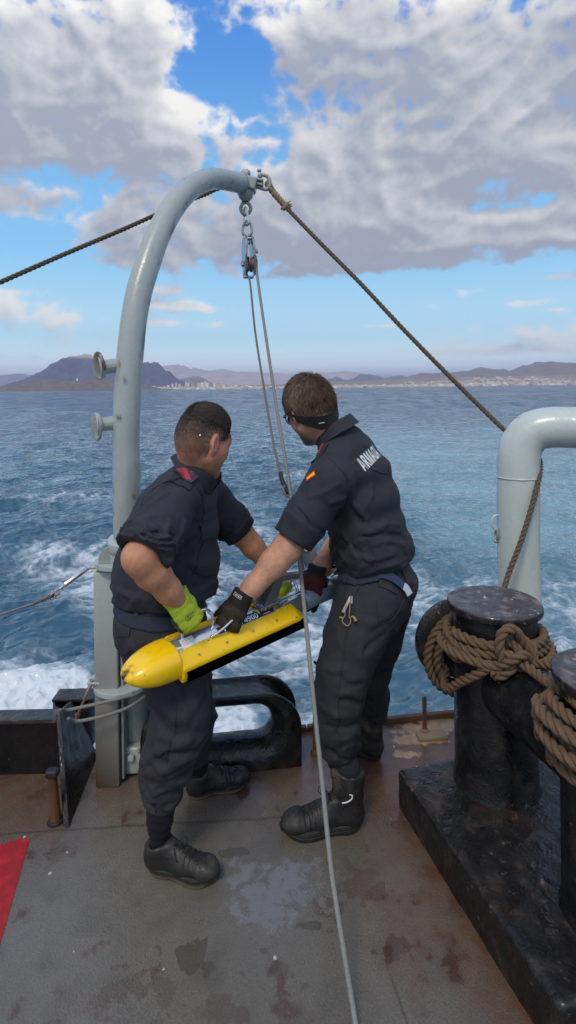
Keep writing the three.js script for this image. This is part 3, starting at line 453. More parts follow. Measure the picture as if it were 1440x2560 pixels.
    c = mixc(c, mixc([0.36, 0.20, 0.09], [0.42, 0.28, 0.15], ss(-0.2, 0.3, f3)), oc * 0.85);
    const bp = blobs(pools, x, z, 0), pool = bp > 0.05 ? ss(0.46, 0.86, bp + 1.1 * f2 + 1.3 * f3 + 0.22 * g1) : 0, bd = blobs(damp, x, z, 0), dm = bd > 0.05 ? ss(0.42, 0.55, bd + 0.9 * f2 + 0.8 * f3) : 0;
    c = mixc(c, [0.07, 0.062, 0.044], dm * 0.7); c = mixc(c, [0.185, 0.19, 0.182], pool * 0.6);
    const seam = Math.exp(-(((z + 2.28 + 0.06 * x + 0.012 * f2) / 0.007) ** 2)) * ss(0.5, -0.1, x);
    const crack = Math.exp(-((((x - 0.27) * 0.985 - (z + 1.72) * 0.17 + 0.012 * f2) / 0.0035) ** 2)) * ss(-1.75, -1.6, z);
    c = mixc(c, [0.045, 0.04, 0.022], clamp(seam * 0.6 + crack * 0.6, 0, 1));
    const sp = f2 > -0.05 ? n3(x * 42, z * 42, 8.5) : 0; if (sp > 0.735) c = mixc(c, [0.6, 0.6, 0.58], 0.75);
    const gr = 1 + 0.16 * g1 + 0.12 * g2 + 0.1 * f3; c = c.map((q) => q * gr);
    C[k] = toS(Math.max(0, c[0])) * 255; C[k + 1] = toS(Math.max(0, c[1])) * 255; C[k + 2] = toS(Math.max(0, c[2])) * 255; C[k + 3] = 255;
    const wet = ss(-2.15, -2.5, z + 0.4 * f1) * 0.65 + 0.35 * ss(0.0, 0.3, f1) ;
    let ro = clamp(0.34 - 0.18 * wet - 0.20 * ss(0.05, 0.35, f2) * (0.35 + wet) + 0.14 * f3 + 0.1 * g1, 0.10, 0.9); ro = lerp(ro, 0.16, pool * 0.9); ro = lerp(ro, 0.26, dm);
    RG[k] = RG[k + 1] = RG[k + 2] = ro * 255; RG[k + 3] = 255;
    const b = 0.5 + (0.22 * g1 + 0.2 * g2 + 0.3 * f3) * (1 - 0.92 * pool) * (1 - 0.5 * dm) + 0.35 * f2 * (1 - pool) - 0.3 * seam - 0.3 * crack - 0.10 * pool;
    BP[k] = BP[k + 1] = BP[k + 2] = clamp(b * 255, 0, 255); BP[k + 3] = 255;
  }
  const mk = (d, s) => { const t = new THREE.DataTexture(d, N, NZ); t.wrapS = t.wrapT = THREE.MirroredRepeatWrapping; t.magFilter = THREE.LinearFilter; if (s) t.colorSpace = THREE.SRGBColorSpace; t.needsUpdate = true; return t; };
  const deckMat = std('deck_paint', { color: [1, 1, 1], map: mk(C, true), roughness: 1, roughnessMap: mk(RG), bumpMap: mk(BP), bumpScale: 0.0024 });
  const outline = [...STERN, [4.4, 3.2], [-4.2, 3.2]];
  const deck = new THREE.ShapeGeometry(shape(outline.map((p) => [p[0], -p[1]]))); deck.rotateX(-Math.PI / 2);
  { const p = deck.attributes.position, uv = deck.attributes.uv; for (let i = 0; i < p.count; i++) uv.setXY(i, (p.getX(i) - X0) / SX, (p.getZ(i) - Z0) / SZ); deck.computeVertexNormals(); }
  structure('deck', deck, deckMat, 'wet grey steel deck with brown rust stains', 'deck');
  const hull = new THREE.ExtrudeGeometry(shape(outline.map((p) => [p[0], -p[1]])), { depth: 2.1, bevelEnabled: false }); hull.rotateX(-Math.PI / 2); hull.translate(0, -2.104, 0); boxUV(hull); plainColor(hull);
  structure('hull', hull, M.black, 'dark steel side of the ship under the deck edge', 'hull');
  // raised rusty strip along the stern edge
  const strip = []; for (let i = 1; i < STERN.length - 1; i++) { const a = R3(STERN[i][0], 0.012, STERN[i][1] + 0.02), b = R3(STERN[i + 1][0], 0.012, STERN[i + 1][1] + 0.02), d = b.clone().sub(a), L = d.length(); d.normalize(); strip.push(boxAt(a.clone().add(b).multiplyScalar(0.5), d, R3(0, 1, 0), d.clone().cross(R3(0, 1, 0)), L - 0.004, 0.03, 0.028, 0.006)); }
  structure('deck_edge', join(strip), M.rusty, 'rusty raised lip along the stern edge of the deck');
  // red painted area
  const c0 = onDeck(75, 2096), c1 = onDeck(0, 2362), dv = c1.clone().sub(c0), far = c0.clone().addScaledVector(dv, 2.6), back = onDeck(-160, 2140), rp = [];
  for (let i = 0; i <= 60; i++) { const p = c0.clone().lerp(far, i / 60); rp.push([p.x + 0.0012 * n3(i * 0.7, 1, 2), p.z]); }
  rp.push([far.x - 1.2, far.z]);
  for (let i = 0; i <= 40; i++) { const p = back.clone().lerp(c0, i / 40); rp.push([p.x, p.z + 0.03 * n3(i * 0.33, 5, 2) + 0.02 * n3(i * 1.1, 7, 2)]); }
  const red = new THREE.ShapeGeometry(shape(rp.map((p) => [p[0], -p[1]]))); red.rotateX(-Math.PI / 2); red.translate(0, 0.002, 0); red.computeVertexNormals(); boxUV(red);
  structure('deck_marking', red, M.red, 'red painted area at the left of the deck', 'marking');
}

// ---------------------------------------------------------------- solids from distance fields
const smin = (a, b, k) => { const h = Math.max(k - Math.abs(a - b), 0) / k; return Math.min(a, b) - h * h * k * 0.25; };
const smax = (a, b, k) => -smin(-a, -b, k);
function cone(a, b, ra, rb = ra) {
  const ax = a.x, ay = a.y, az = a.z, dx = b.x - ax, dy = b.y - ay, dz = b.z - az, L2 = dx * dx + dy * dy + dz * dz || 1e-9;
  return (x, y, z) => { const px = x - ax, py = y - ay, pz = z - az, t = clamp((px * dx + py * dy + pz * dz) / L2, 0, 1); return Math.hypot(px - dx * t, py - dy * t, pz - dz * t) - (ra + (rb - ra) * t); };
}
// a tapered limb whose cross-section is an ellipse: w = half-size along `side`, d = half-size across it
function flatCone(a, b, side, wa, da, wb, db) {
  const y = b.clone().sub(a), L = y.length(); y.normalize(); const s = side.clone().addScaledVector(y, -side.dot(y)).normalize(), t3 = y.clone().cross(s);
  return (x, yy, z) => { const px = x - a.x, py = yy - a.y, pz = z - a.z, e = px * y.x + py * y.y + pz * y.z, t = clamp(e / L, 0, 1), over = e - t * L, w = lerp(wa, wb, t), d = lerp(da, db, t), u = px * s.x + py * s.y + pz * s.z, v = px * t3.x + py * t3.y + pz * t3.z; return (Math.sqrt((u / w) ** 2 + (v / d) ** 2 + (over / Math.min(w, d)) ** 2) - 1) * Math.min(w, d); };
}
function ell(c, X, Y, Z, rx, ry, rz) {
  return (x, y, z) => { const px = x - c.x, py = y - c.y, pz = z - c.z, u = (px * X.x + py * X.y + pz * X.z), v = (px * Y.x + py * Y.y + pz * Y.z), w = (px * Z.x + py * Z.y + pz * Z.z), k0 = Math.hypot(u / rx, v / ry, w / rz), k1 = Math.hypot(u / rx / rx, v / ry / ry, w / rz / rz) + 1e-9; return k0 * (k0 - 1) / k1; };
}
// a body that follows elliptical sections: [centre, half-size along side, half-size along front]; sections are stacked along a spine
function loft(sections, side, front) {
  const n = sections.length, C = sections.map((s) => s[0]);
  return (x, y, z) => {
    let best = 1e9;
    for (let i = 0; i < n - 1; i++) {
      const a = C[i], b = C[i + 1], dx = b.x - a.x, dy = b.y - a.y, dz = b.z - a.z, L2 = dx * dx + dy * dy + dz * dz, px = x - a.x, py = y - a.y, pz = z - a.z, tt = (px * dx + py * dy + pz * dz) / L2, t = clamp(tt, 0, 1), st = t * t * (3 - 2 * t);
      const w = lerp(sections[i][1], sections[i + 1][1], lerp(t, st, 0.5)), d = lerp(sections[i][2], sections[i + 1][2], lerp(t, st, 0.5)), qx = px - dx * t, qy = py - dy * t, qz = pz - dz * t;
      const u = qx * side.x + qy * side.y + qz * side.z, v = qx * front.x + qy * front.y + qz * front.z, o2 = Math.max(0, qx * qx + qy * qy + qz * qz - u * u - v * v), m = Math.min(w, d);
      const r = (Math.sqrt((u / w) ** 2 + (v / d) ** 2 + o2 / (m * m * 0.35)) - 1) * m;
      best = i ? smin(best, r, 0.05) : r;
    }
    return best;
  };
}
const blend = (k, ...fs) => (x, y, z) => { let d = fs[0](x, y, z); for (let i = 1; i < fs.length; i++) d = smin(d, fs[i](x, y, z), k); return d; };
function surfnet(f, lo, hi, cell, slack = 1.6) {
  const nx = Math.ceil((hi.x - lo.x) / cell) + 1, ny = Math.ceil((hi.y - lo.y) / cell) + 1, nz = Math.ceil((hi.z - lo.z) / cell) + 1, V = new Float32Array(nx * ny * nz), act = new Uint8Array(nx * ny * nz), B = 4, reach = B * cell * 0.87 * slack + cell * 2;
  for (let k = 0; k < nz; k += B) for (let j = 0; j < ny; j += B) for (let i = 0; i < nx; i += B) {
    const d = f(lo.x + (i + B / 2) * cell, lo.y + (j + B / 2) * cell, lo.z + (k + B / 2) * cell), on = Math.abs(d) < reach, i1 = Math.min(nx - 1, i + B), j1 = Math.min(ny - 1, j + B), k1 = Math.min(nz - 1, k + B);
    for (let c = k; c <= k1; c++) for (let b = j; b <= j1; b++) for (let a = i; a <= i1; a++) { const q = (c * ny + b) * nx + a; if (on) act[q] = 1; else if (!act[q]) V[q] = d; }
  }
  for (let c = 0, q = 0; c < nz; c++) for (let b = 0; b < ny; b++) for (let a = 0; a < nx; a++, q++) if (act[q]) V[q] = f(lo.x + a * cell, lo.y + b * cell, lo.z + c * cell);
  const id = new Int32Array(nx * ny * nz).fill(-1), pos = [], idx = [], sy = nx, sz = nx * ny;
  const E = [[0, 1], [2, 3], [4, 5], [6, 7], [0, 2], [1, 3], [4, 6], [5, 7], [0, 4], [1, 5], [2, 6], [3, 7]], off = [0, 1, sy, sy + 1, sz, sz + 1, sz + sy, sz + sy + 1];
  for (let c = 0; c < nz - 1; c++) for (let b = 0; b < ny - 1; b++) for (let a = 0; a < nx - 1; a++) {
    const q = c * sz + b * sy + a; let m = 0; for (let e = 0; e < 8; e++) if (V[q + off[e]] < 0) m++;
    if (m === 0 || m === 8) continue;
    let sx0 = 0, sy0 = 0, sz0 = 0, n = 0;
    for (const [e0, e1] of E) { const v0 = V[q + off[e0]], v1 = V[q + off[e1]]; if ((v0 < 0) === (v1 < 0)) continue; const t = v0 / (v0 - v1), a0 = e0 & 1, b0 = (e0 >> 1) & 1, c0 = e0 >> 2, a1 = e1 & 1, b1 = (e1 >> 1) & 1, c1 = e1 >> 2; sx0 += a0 + t * (a1 - a0); sy0 += b0 + t * (b1 - b0); sz0 += c0 + t * (c1 - c0); n++; }
    id[q] = pos.length / 3; pos.push(lo.x + (a + sx0 / n) * cell, lo.y + (b + sy0 / n) * cell, lo.z + (c + sz0 / n) * cell);
  }
  const quad = (p, q, r, s, flip) => { if (p < 0 || q < 0 || r < 0 || s < 0) return; flip ? idx.push(p, r, q, p, s, r) : idx.push(p, q, r, p, r, s); };
  for (let c = 1; c < nz - 1; c++) for (let b = 1; b < ny - 1; b++) for (let a = 1; a < nx - 1; a++) {
    const q = c * sz + b * sy + a, s = V[q] < 0;
    if (s !== (V[q + 1] < 0)) quad(id[q - sy - sz], id[q - sz], id[q], id[q - sy], !s);
    if (s !== (V[q + sy] < 0)) quad(id[q - 1 - sz], id[q - 1], id[q], id[q - sz], !s);
    if (s !== (V[q + sz] < 0)) quad(id[q - 1 - sy], id[q - sy], id[q], id[q - 1], !s);
  }
  const g = new THREE.BufferGeometry(); g.setAttribute('position', new THREE.Float32BufferAttribute(pos, 3)); g.setIndex(idx); g.computeVertexNormals(); return faceUV(g);
}
// texture coordinates in metres without stretched triangles: each triangle is laid on the plane that it faces most
function faceUV(g) {
  const P = g.attributes.position.array, N = g.attributes.normal.array, I = g.index.array, n = P.length / 3, map = new Int32Array(n * 3).fill(-1), pos = [], nor = [], uv = [], idx = new Array(I.length);
  for (let t = 0; t < I.length; t += 3) {
    let a = 0, b = 0, c = 0; for (let k = 0; k < 3; k++) { const q = I[t + k] * 3; a += N[q]; b += N[q + 1]; c += N[q + 2]; } a = Math.abs(a); b = Math.abs(b); c = Math.abs(c);
    const ax = b >= a && b >= c ? 1 : a >= c ? 0 : 2;
    for (let k = 0; k < 3; k++) { const v = I[t + k]; let m = map[v * 3 + ax]; if (m < 0) { m = map[v * 3 + ax] = pos.length / 3; const q = v * 3; pos.push(P[q], P[q + 1], P[q + 2]); nor.push(N[q], N[q + 1], N[q + 2]); ax === 1 ? uv.push(P[q], P[q + 2]) : ax === 0 ? uv.push(P[q + 2], P[q + 1]) : uv.push(P[q], P[q + 1]); } idx[t + k] = m; }
  }
  const o = new THREE.BufferGeometry(); o.setAttribute('position', new THREE.Float32BufferAttribute(pos, 3)); o.setAttribute('normal', new THREE.Float32BufferAttribute(nor, 3)); o.setAttribute('uv', new THREE.Float32BufferAttribute(uv, 2)); o.setIndex(idx); return o;
}
const bounds = (pts, m) => { const b = new THREE.Box3().setFromPoints(pts); return [b.min.subScalar(m), b.max.addScalar(m)]; };
const grad = (f, p, e = 0.003) => R3(f(p.x + e, p.y, p.z) - f(p.x - e, p.y, p.z), f(p.x, p.y + e, p.z) - f(p.x, p.y - e, p.z), f(p.x, p.y, p.z + e) - f(p.x, p.y, p.z - e)).normalize();
function onSurface(f, o, dir, max = 3) { const d = dir.clone().normalize(), p = o.clone(); let t = 0; for (let i = 0; i < 160; i++) { const v = f(p.x, p.y, p.z); if (v < 0.0004) return p; const s = clamp(v * 0.6, 0.0006, 0.2); t += s; if (t > max) return null; p.addScaledVector(d, s); } return p; }
const EYEPOS = R3(0, EYE, 0);
// the point of a solid that the photograph shows at pixel (px, py)
const seenAt = (f, px, py) => { const d = at(px, py, 1).sub(EYEPOS); const p = onSurface(f, EYEPOS.clone().addScaledVector(d.clone().normalize(), 0.8), d, 4); return p; };
const seen = (f, px, py) => { let p = seenAt(f, px, py); for (let r = 4; !p && r < 90; r += 6) for (let k = 0; k < 12 && !p; k++) p = seenAt(f, px + r * Math.cos(k * 0.5236), py + r * Math.sin(k * 0.5236)); if (!p) throw new Error('nothing at ' + px + ',' + py); return p; };
// a sheet of cloth laid onto a solid: centre c, directions u and v, size w x h, thickness; corner rounding 0..1
function patch(f, c, u, v, w, h, lift, { nu = 14, nv = 14, thick = 0.002, shape = null, bulge = 0 } = {}) {
  const n = grad(f, c), U = u.clone().addScaledVector(n, -u.dot(n)).normalize(), Vv = v.clone().addScaledVector(n, -v.dot(n)).addScaledVector(U, -v.dot(U)).normalize();
  const pos = [], uv = [], idx = [], inner = [];
  for (let j = 0; j <= nv; j++) for (let i = 0; i <= nu; i++) {
    let s = i / nu * 2 - 1, t = j / nv * 2 - 1; if (shape) [s, t] = shape(s, t);
    let p = c.clone().addScaledVector(U, s * w / 2).addScaledVector(Vv, t * h / 2);
    for (let k = 0; k < 6; k++) { const d = f(p.x, p.y, p.z); p.addScaledVector(n.clone().lerp(grad(f, p), 0.5).normalize(), -d * 0.9); }
    const nn = grad(f, p, 0.006); p.addScaledVector(nn, lift + thick + bulge * (1 - s * s) * (1 - t * t)); pos.push(p.x, p.y, p.z); inner.push(p.clone().addScaledVector(nn, -thick - lift - 0.004)); uv.push(i / nu, j / nv);
  }
  const N = nu + 1, top = pos.length / 3;
  for (let j = 0; j < nv; j++) for (let i = 0; i < nu; i++) { const a = j * N + i; idx.push(a, a + 1, a + N + 1, a, a + N + 1, a + N); }
  const ring = []; for (let i = 0; i < nu; i++) ring.push(i); for (let j = 0; j < nv; j++) ring.push(j * N + nu); for (let i = nu; i > 0; i--) ring.push(nv * N + i); for (let j = nv; j > 0; j--) ring.push(j * N);
  ring.forEach((r) => { pos.push(pos[3 * r], pos[3 * r + 1], pos[3 * r + 2]); uv.push(uv[2 * r], uv[2 * r + 1]); }); ring.forEach((r) => { const q = inner[r]; pos.push(q.x, q.y, q.z); uv.push(uv[2 * r], uv[2 * r + 1]); });
  const m = ring.length; for (let k = 0; k < m; k++) { const a = top + k, b = top + (k + 1) % m, a2 = a + m, b2 = b + m; idx.push(a, a2, b, b, a2, b2); }
  const g = new THREE.BufferGeometry(); g.setAttribute('position', new THREE.Float32BufferAttribute(pos, 3)); g.setAttribute('uv', new THREE.Float32BufferAttribute(uv, 2)); g.setIndex(idx); g.computeVertexNormals();
  const A = R3(pos[0], pos[1], pos[2]), nm = R3(g.attributes.normal.getX(Math.floor(top / 2)), g.attributes.normal.getY(Math.floor(top / 2)), g.attributes.normal.getZ(Math.floor(top / 2)));
  if (nm.dot(n) < 0) { const I = g.index.array; for (let k = 0; k < I.length; k += 3) { const s = I[k + 1]; I[k + 1] = I[k + 2]; I[k + 2] = s; } g.computeVertexNormals(); }
  return g;
}

// ---------------------------------------------------------------- davit
const UP = R3(0, 1, 0), PX = R3(1, 0, 0), PZ = R3(0, 0, 1);
const spotty = (base, rate, freq, dark, sd = 0) => (x, y, z) => { const k = fbm3(x * freq + sd, y * freq, z * freq, 4), b = fbm3(x * 9, y * 5 + sd, z * 9, 3), w = 1 + 0.16 * b; return mixc(base.map((c) => c * w), dark, ss(rate, rate + 0.09, k)); };
const davitD = (px) => -1.893 / ((px - CX) / FOCAL - 0.482);
const dav = (px, py) => at(px, py, davitD(px));
{
  const D = thing('davit', 'tall grey-green curved boat davit bolted to the deck edge behind the shorter man', 'davit', at(316, 1960, 2.55).setY(0));
  const pipePts = [at(342, 1872, 2.63), at(336, 1720, 2.59), at(326, 1500, 2.53), at(318, 1345, 2.475), dav(316, 1200), dav(315.5, 1080), dav(320, 960), dav(327, 870), dav(337, 785), dav(349, 725), dav(365, 672), dav(393, 594), dav(430, 522), dav(470, 475), dav(508, 452), dav(545, 447), dav(601, 458)];
  const P = path(pipePts, 150), pipe = sweep(P, (t) => 0.0575 + 0.0006 * Math.sin(t * 40), 40);
  {  // lumpy repainted patches
    const p = pipe.attributes.position, nm = pipe.attributes.normal, c = dav(330, 1175).add(R3(0.03, 0, 0.06));
    for (let i = 0; i < p.count; i++) { const x = p.getX(i), y = p.getY(i), z = p.getZ(i), d = Math.hypot(x - c.x, (y - c.y) * 0.8, z - c.z), k = ss(0.085, 0.04, d) * (0.002 + 0.006 * Math.abs(n3(x * 60, y * 60, z * 60))) + 0.0022 * Math.max(0, fbm3(x * 14, y * 14, z * 14, 3)) * ss(1.7, 1.1, y); p.setXYZ(i, x + nm.getX(i) * k, y + nm.getY(i) * k, z + nm.getZ(i) * k); }
    pipe.computeVertexNormals();
  }
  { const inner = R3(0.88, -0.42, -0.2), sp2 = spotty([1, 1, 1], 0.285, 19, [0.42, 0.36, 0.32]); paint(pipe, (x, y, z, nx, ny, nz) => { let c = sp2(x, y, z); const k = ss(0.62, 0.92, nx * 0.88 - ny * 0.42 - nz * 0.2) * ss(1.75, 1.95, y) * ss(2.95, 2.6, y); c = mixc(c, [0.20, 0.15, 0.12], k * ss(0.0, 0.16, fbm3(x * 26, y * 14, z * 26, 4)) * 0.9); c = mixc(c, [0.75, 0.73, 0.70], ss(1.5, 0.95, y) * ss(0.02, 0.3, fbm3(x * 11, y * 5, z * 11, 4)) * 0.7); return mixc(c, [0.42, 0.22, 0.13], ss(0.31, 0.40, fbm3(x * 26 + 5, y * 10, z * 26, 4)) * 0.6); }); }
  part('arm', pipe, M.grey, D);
  // stanchion with flanges
  const sc = at(276, 1960, 2.50), stBase = R3(sc.x, 0, sc.z), colG = [boxAt(stBase.clone().setY(0.465), PX, UP, PZ, 0.102, 0.93, 0.085, 0.006)];
  colG.push(boxAt(stBase.clone().add(R3(0.062, 0.45, -0.05)), PX, UP, PZ, 0.012, 0.86, 0.14, 0.003));
  const col = join(colG); paint(col, (x, y, z) => mixc(spotty([1.28, 1.3, 1.29], 0.34, 14, [0.35, 0.25, 0.2], 3)(x, y, z), [0.16, 0.08, 0.05], ss(0.075, 0.0, y + 0.035 * n3(x * 30, y * 20, z * 30)))); part('stanchion', col, M.grey, D);
  const flange = (c, w, d, sd) => { const s = new THREE.Shape(); s.absellipse(0, 0, w, d, 0, Math.PI * 2); const g = new THREE.ExtrudeGeometry(s, { depth: 0.016, bevelEnabled: true, bevelSize: 0.004, bevelThickness: 0.004, bevelSegments: 2, curveSegments: 32 }); g.rotateX(-Math.PI / 2); boxUV(g); g.translate(c.x, c.y, c.z); paint(g, spotty([1.05, 1.05, 1.04], 0.3, 20, [0.3, 0.22, 0.17], sd)); return g; };
  part('flange', flange(at(300, 1408, 2.52), 0.105, 0.11, 1), M.grey, D);
  part('flange', flange(at(304, 1712, 2.53), 0.118, 0.115, 5), M.grey, D);
  for (const [px, py] of [[240, 1414], [240, 1700]]) { const g = rbox(0.06, 0.014, 0.07, 0.02); const c = at(px, py, 2.49); g.translate(c.x, c.y, c.z); part('lug', plainColor(g), M.grey, D); }
  const web = new THREE.Shape(); web.moveTo(-0.045, 0); web.lineTo(0.045, 0); web.lineTo(0.045, 0.075); web.quadraticCurveTo(-0.035, 0.075, -0.045, 0.02); const wg = new THREE.ExtrudeGeometry(web, { depth: 0.012, bevelEnabled: true, bevelSize: 0.003, bevelThickness: 0.003 }); boxUV(wg); const wc = at(276, 1405, 2.465); wg.translate(wc.x, wc.y, wc.z); part('gusset', paint(wg, spotty([0.8, 0.8, 0.78], 0.3, 20, [0.4, 0.3, 0.2])), M.grey, D);
  const cT = at(318, 1344, 2.475), cB = at(321, 1400, 2.495), ax = cT.clone().sub(cB).normalize();
  part('collar', paint(join([rod(cB, cT.clone().addScaledVector(ax, -0.045), 0.079, 0.079, 36, 0.003), rod(cT.clone().addScaledVector(ax, -0.045), cT, 0.085, 0.083, 36, 0.004)]), spotty([1.04, 1.04, 1.03], 0.34, 18, [0.35, 0.3, 0.25])), M.grey, D);
  const foot = at(342, 1900, 2.60); part('foot_bracket', paint(join([boxAt(R3(foot.x, 0.07, foot.z + 0.03), PX, UP, PZ, 0.115, 0.12, 0.1, 0.012), rod(R3(foot.x, 0.12, -2.64), R3(foot.x, 0.15, -2.64), 0.066, 0.062, 30)]), (x, y, z) => mixc([1.02, 1.02, 1], [0.2, 0.1, 0.06], ss(0.035, 0.0, y + 0.02 * n3(x * 40, y * 40, z * 40)))), M.grey, D);
  const bc = R3(foot.x + 0.0, 0.095, foot.z + 0.082); part('bolt', plainColor(join([rod(bc, bc.clone().add(R3(0, 0, 0.018)), 0.016, 0.015, 6, 0.002), rod(bc.clone().add(R3(0.03, 0.03, -0.002)), bc.clone().add(R3(0.03, 0.03, 0.008)), 0.008, 0.007, 10, 0.002)])), M.grey, D);
  part('backing_plate', paint(boxAt(R3(-0.62, 0.4, -2.7), PX, UP, PZ, 0.12, 0.8, 0.014, 0.003), spotty([0.9, 0.9, 0.9], 0.3, 14, [0.3, 0.2, 0.15])), M.grey, D);
  // two cleats with pointed oval plates
  for (const [a, b, up, rust] of [[[296, 913], [257, 918], 1, 1], [[290, 1057], [246, 1062], -1, 0.35]]) {
    const d = 2.475, p0 = at(a[0], a[1], d), p1 = at(b[0], b[1], d - 0.03), dir = p1.clone().sub(p0).normalize();
    const cl = part('cleat', paint(lathe([[0, 0], [0.031, 0], [0.031, 0.055], [0.036, 0.068], [0.05, 0.078], [0.05, 0.083], [0, 0.083]], p0, dir, 26), spotty([1.02, 1.02, 1], 0.22, 26, [0.30, 0.17, 0.11], 4)), M.grey, D);
    const s = new THREE.Shape(); for (let i = 0; i <= 40; i++) { const t = i / 40 * Math.PI * 2, e = Math.pow(Math.abs(Math.cos(t)), 5) * (Math.cos(t) * up > 0 ? 0.016 : 0.0), r = 0.049 + e; const q = [Math.sin(t) * r * 0.92, Math.cos(t) * r]; i ? s.lineTo(...q) : s.moveTo(...q); }
    const pg = new THREE.ExtrudeGeometry(s, { depth: 0.007, bevelEnabled: true, bevelSize: 0.004, bevelThickness: 0.004, bevelSegments: 3 }); boxUV(pg);
    const zz = dir.clone().add(R3(0, 0, 0.42)).normalize(), xx = UP.clone().cross(zz).normalize(); pg.applyMatrix4(basis(xx, zz.clone().cross(xx), zz, p0.clone().addScaledVector(dir, 0.078)));
    part('plate', paint(pg, (x, y, z) => mixc(spotty([1.0, 1.0, 0.98], 0.25, 26, [0.3, 0.2, 0.14], 7)(x, y, z), [0.28, 0.09, 0.04], rust * ss(0.0, 0.35, fbm3(x * 22, y * 14, z * 22, 3) + 0.1))), M.grey, cl);
  }
  // head: socket, eye boss, bolt, lug
  const hd = davitD(612), h = (x, y, dd = 0) => at(x, y, hd + dd), q = hd / FOCAL, ax2 = h(632, 464).sub(h(596, 455)).normalize();
  const head = part('head', paint(join([rod(h(594, 456), h(606, 459), 0.062, 0.060, 32, 0.004), boxAt(h(620, 461), ax2, UP.clone().addScaledVector(ax2, -ax2.y).normalize(), ax2.clone().cross(UP), 0.105, 0.075, 0.11, 0.012), lathe([[0, -0.075], [0.022, -0.074], [0.038, -0.058], [0.049, -0.03], [0.05, 0.0], [0.05, 0.03], [0, 0.03]], h(614, 472), UP, 30)]), spotty([0.92, 0.92, 0.9], 0.24, 22, [0.25, 0.18, 0.13], 2)), M.grey, D);
  part('bolt', plainColor(join([rod(h(614, 444), h(614, 428), 0.03, 0.028, 6, 0.003), rod(h(614, 430), h(614, 424), 0.02, 0.016, 10, 0.003)])), M.galv, head);
  part('lug', plainColor(join([boxAt(h(645, 450), ax2, UP, ax2.clone().cross(UP), 0.06, 0.014, 0.05, 0.004), boxAt(h(645, 462), ax2, UP, ax2.clone().cross(UP), 0.06, 0.014, 0.05, 0.004), rod(h(655, 447), h(655, 466), 0.009, 0.009, 12)])), M.galv, head);

  // shackle between head and stay rope
  const S = thing('shackle', 'grey steel shackle joining the davit head to the tan rope eye', 'shackle', h(655, 455));
  part('bow', tube([h(645, 438), h(655, 437), h(668, 441), h(674, 452), h(674, 464), h(667, 473), h(655, 471), h(640, 466)], 0.0115, 50, 12), M.galv, S);
  part('pin', join([rod(h(649, 445), h(648, 425), 0.0085, 0.0075, 12), rod(h(648, 429), h(648, 423), 0.013, 0.011, 10, 0.002), rod(h(644, 438), h(655, 439), 0.0155, 0.0155, 14)]), M.galv, S);

  // swivel, chain links, block
  const K = thing('pulley_block', 'steel pulley block with brown sheave hanging from the davit head by chain links', 'pulley', h(620, 640));
  part('eye', join([lathe([[0, 0.07], [0.016, 0.068], [0.018, 0.055], [0.024, 0.045]], h(614, 524), UP, 20), tube([h(602, 521), h(606, 510), h(614, 506), h(622, 510), h(627, 521), h(622, 533), h(614, 537), h(606, 532)], 0.0105, 40, 10, { closed: true })]), M.galv, K);
  part('link', tube([h(611, 524, 0.012), h(609, 540, 0.012), h(613, 560, 0.01), h(618, 564, 0), h(621, 558, -0.012), h(619, 538, -0.014), h(615, 522, -0.01), h(612, 519, 0)], 0.0075, 44, 10, { closed: true }), M.bright, K);
  part('link', tube([h(608, 566), h(612, 556), h(618, 553), h(625, 557), h(629, 568), h(628, 584), h(618, 590), h(608, 584)], 0.0085, 44, 10, { closed: true }), M.steel, K);
  part('swivel', join([rod(h(618, 586), h(618, 604), 0.011, 0.011, 14), boxAt(h(622, 597), PX, UP, PZ, 0.06, 0.014, 0.035, 0.005), rod(h(619, 602), h(619, 611), 0.015, 0.015, 14)]), M.steel, K);
  const cheek = (side, tilt) => { const s = new THREE.Shape(); const o = [[-0.014, 0.105], [0.014, 0.105], [0.026, 0.05], [0.042, -0.01], [0.047, -0.06], [0.040, -0.10], [0.018, -0.125], [-0.018, -0.125], [-0.040, -0.10], [-0.047, -0.06], [-0.042, -0.01], [-0.026, 0.05]]; o.forEach((a, i) => (i ? s.lineTo(...a) : s.moveTo(...a))); const g = new THREE.ExtrudeGeometry(s, { depth: 0.007, bevelEnabled: true, bevelSize: 0.003, bevelThickness: 0.003 }); boxUV(g); g.translate(0, 0, -0.0035); const X = R3(0.34, 0, 0.94).normalize(), Z = R3(0.94, tilt, -0.34).normalize(), Y = Z.clone().cross(X).normalize(); return g.applyMatrix4(basis(X, Y, Z, h(622, 644).addScaledVector(Z, side * 0.026))); };
  part('cheek', cheek(-1, -0.02), M.steel, K); part('cheek', cheek(1, 0.08), M.steel, K);
  const sx = R3(0.94, 0, -0.34).normalize(), sc0 = h(624, 661);
  part('sheave', paint(lathe([[0, -0.012], [0.046, -0.013], [0.047, -0.010], [0.036, 0], [0.047, 0.010], [0.046, 0.013], [0, 0.012]], sc0, sx, 44), () => [0.7, 0.45, 0.36]), std('sheave_metal', { color: [0.42, 0.36, 0.33], metalness: 0.6, roughness: 0.4, vertexColors: true }), K);
  part('pin', join([rod(sc0.clone().addScaledVector(sx, -0.05), sc0.clone().addScaledVector(sx, 0.045), 0.009, 0.009, 14), rod(sc0.clone().addScaledVector(sx, -0.052), sc0.clone().addScaledVector(sx, -0.036), 0.017, 0.017, 6), rod(h(637, 628), h(645, 628), 0.014, 0.014, 12)]), M.steel, K);
  part('crossbar', boxAt(h(621, 693), sx, UP, sx.clone().cross(UP), 0.062, 0.016, 0.03, 0.006), M.steel, K);

  // stay ropes
  const stayDark = M.stay;
  const R1 = thing('stay_rope', 'brown twisted rope running from the davit head down to the pale green pipe', 'rope', h(700, 500));
  const pipeD = 2.75;
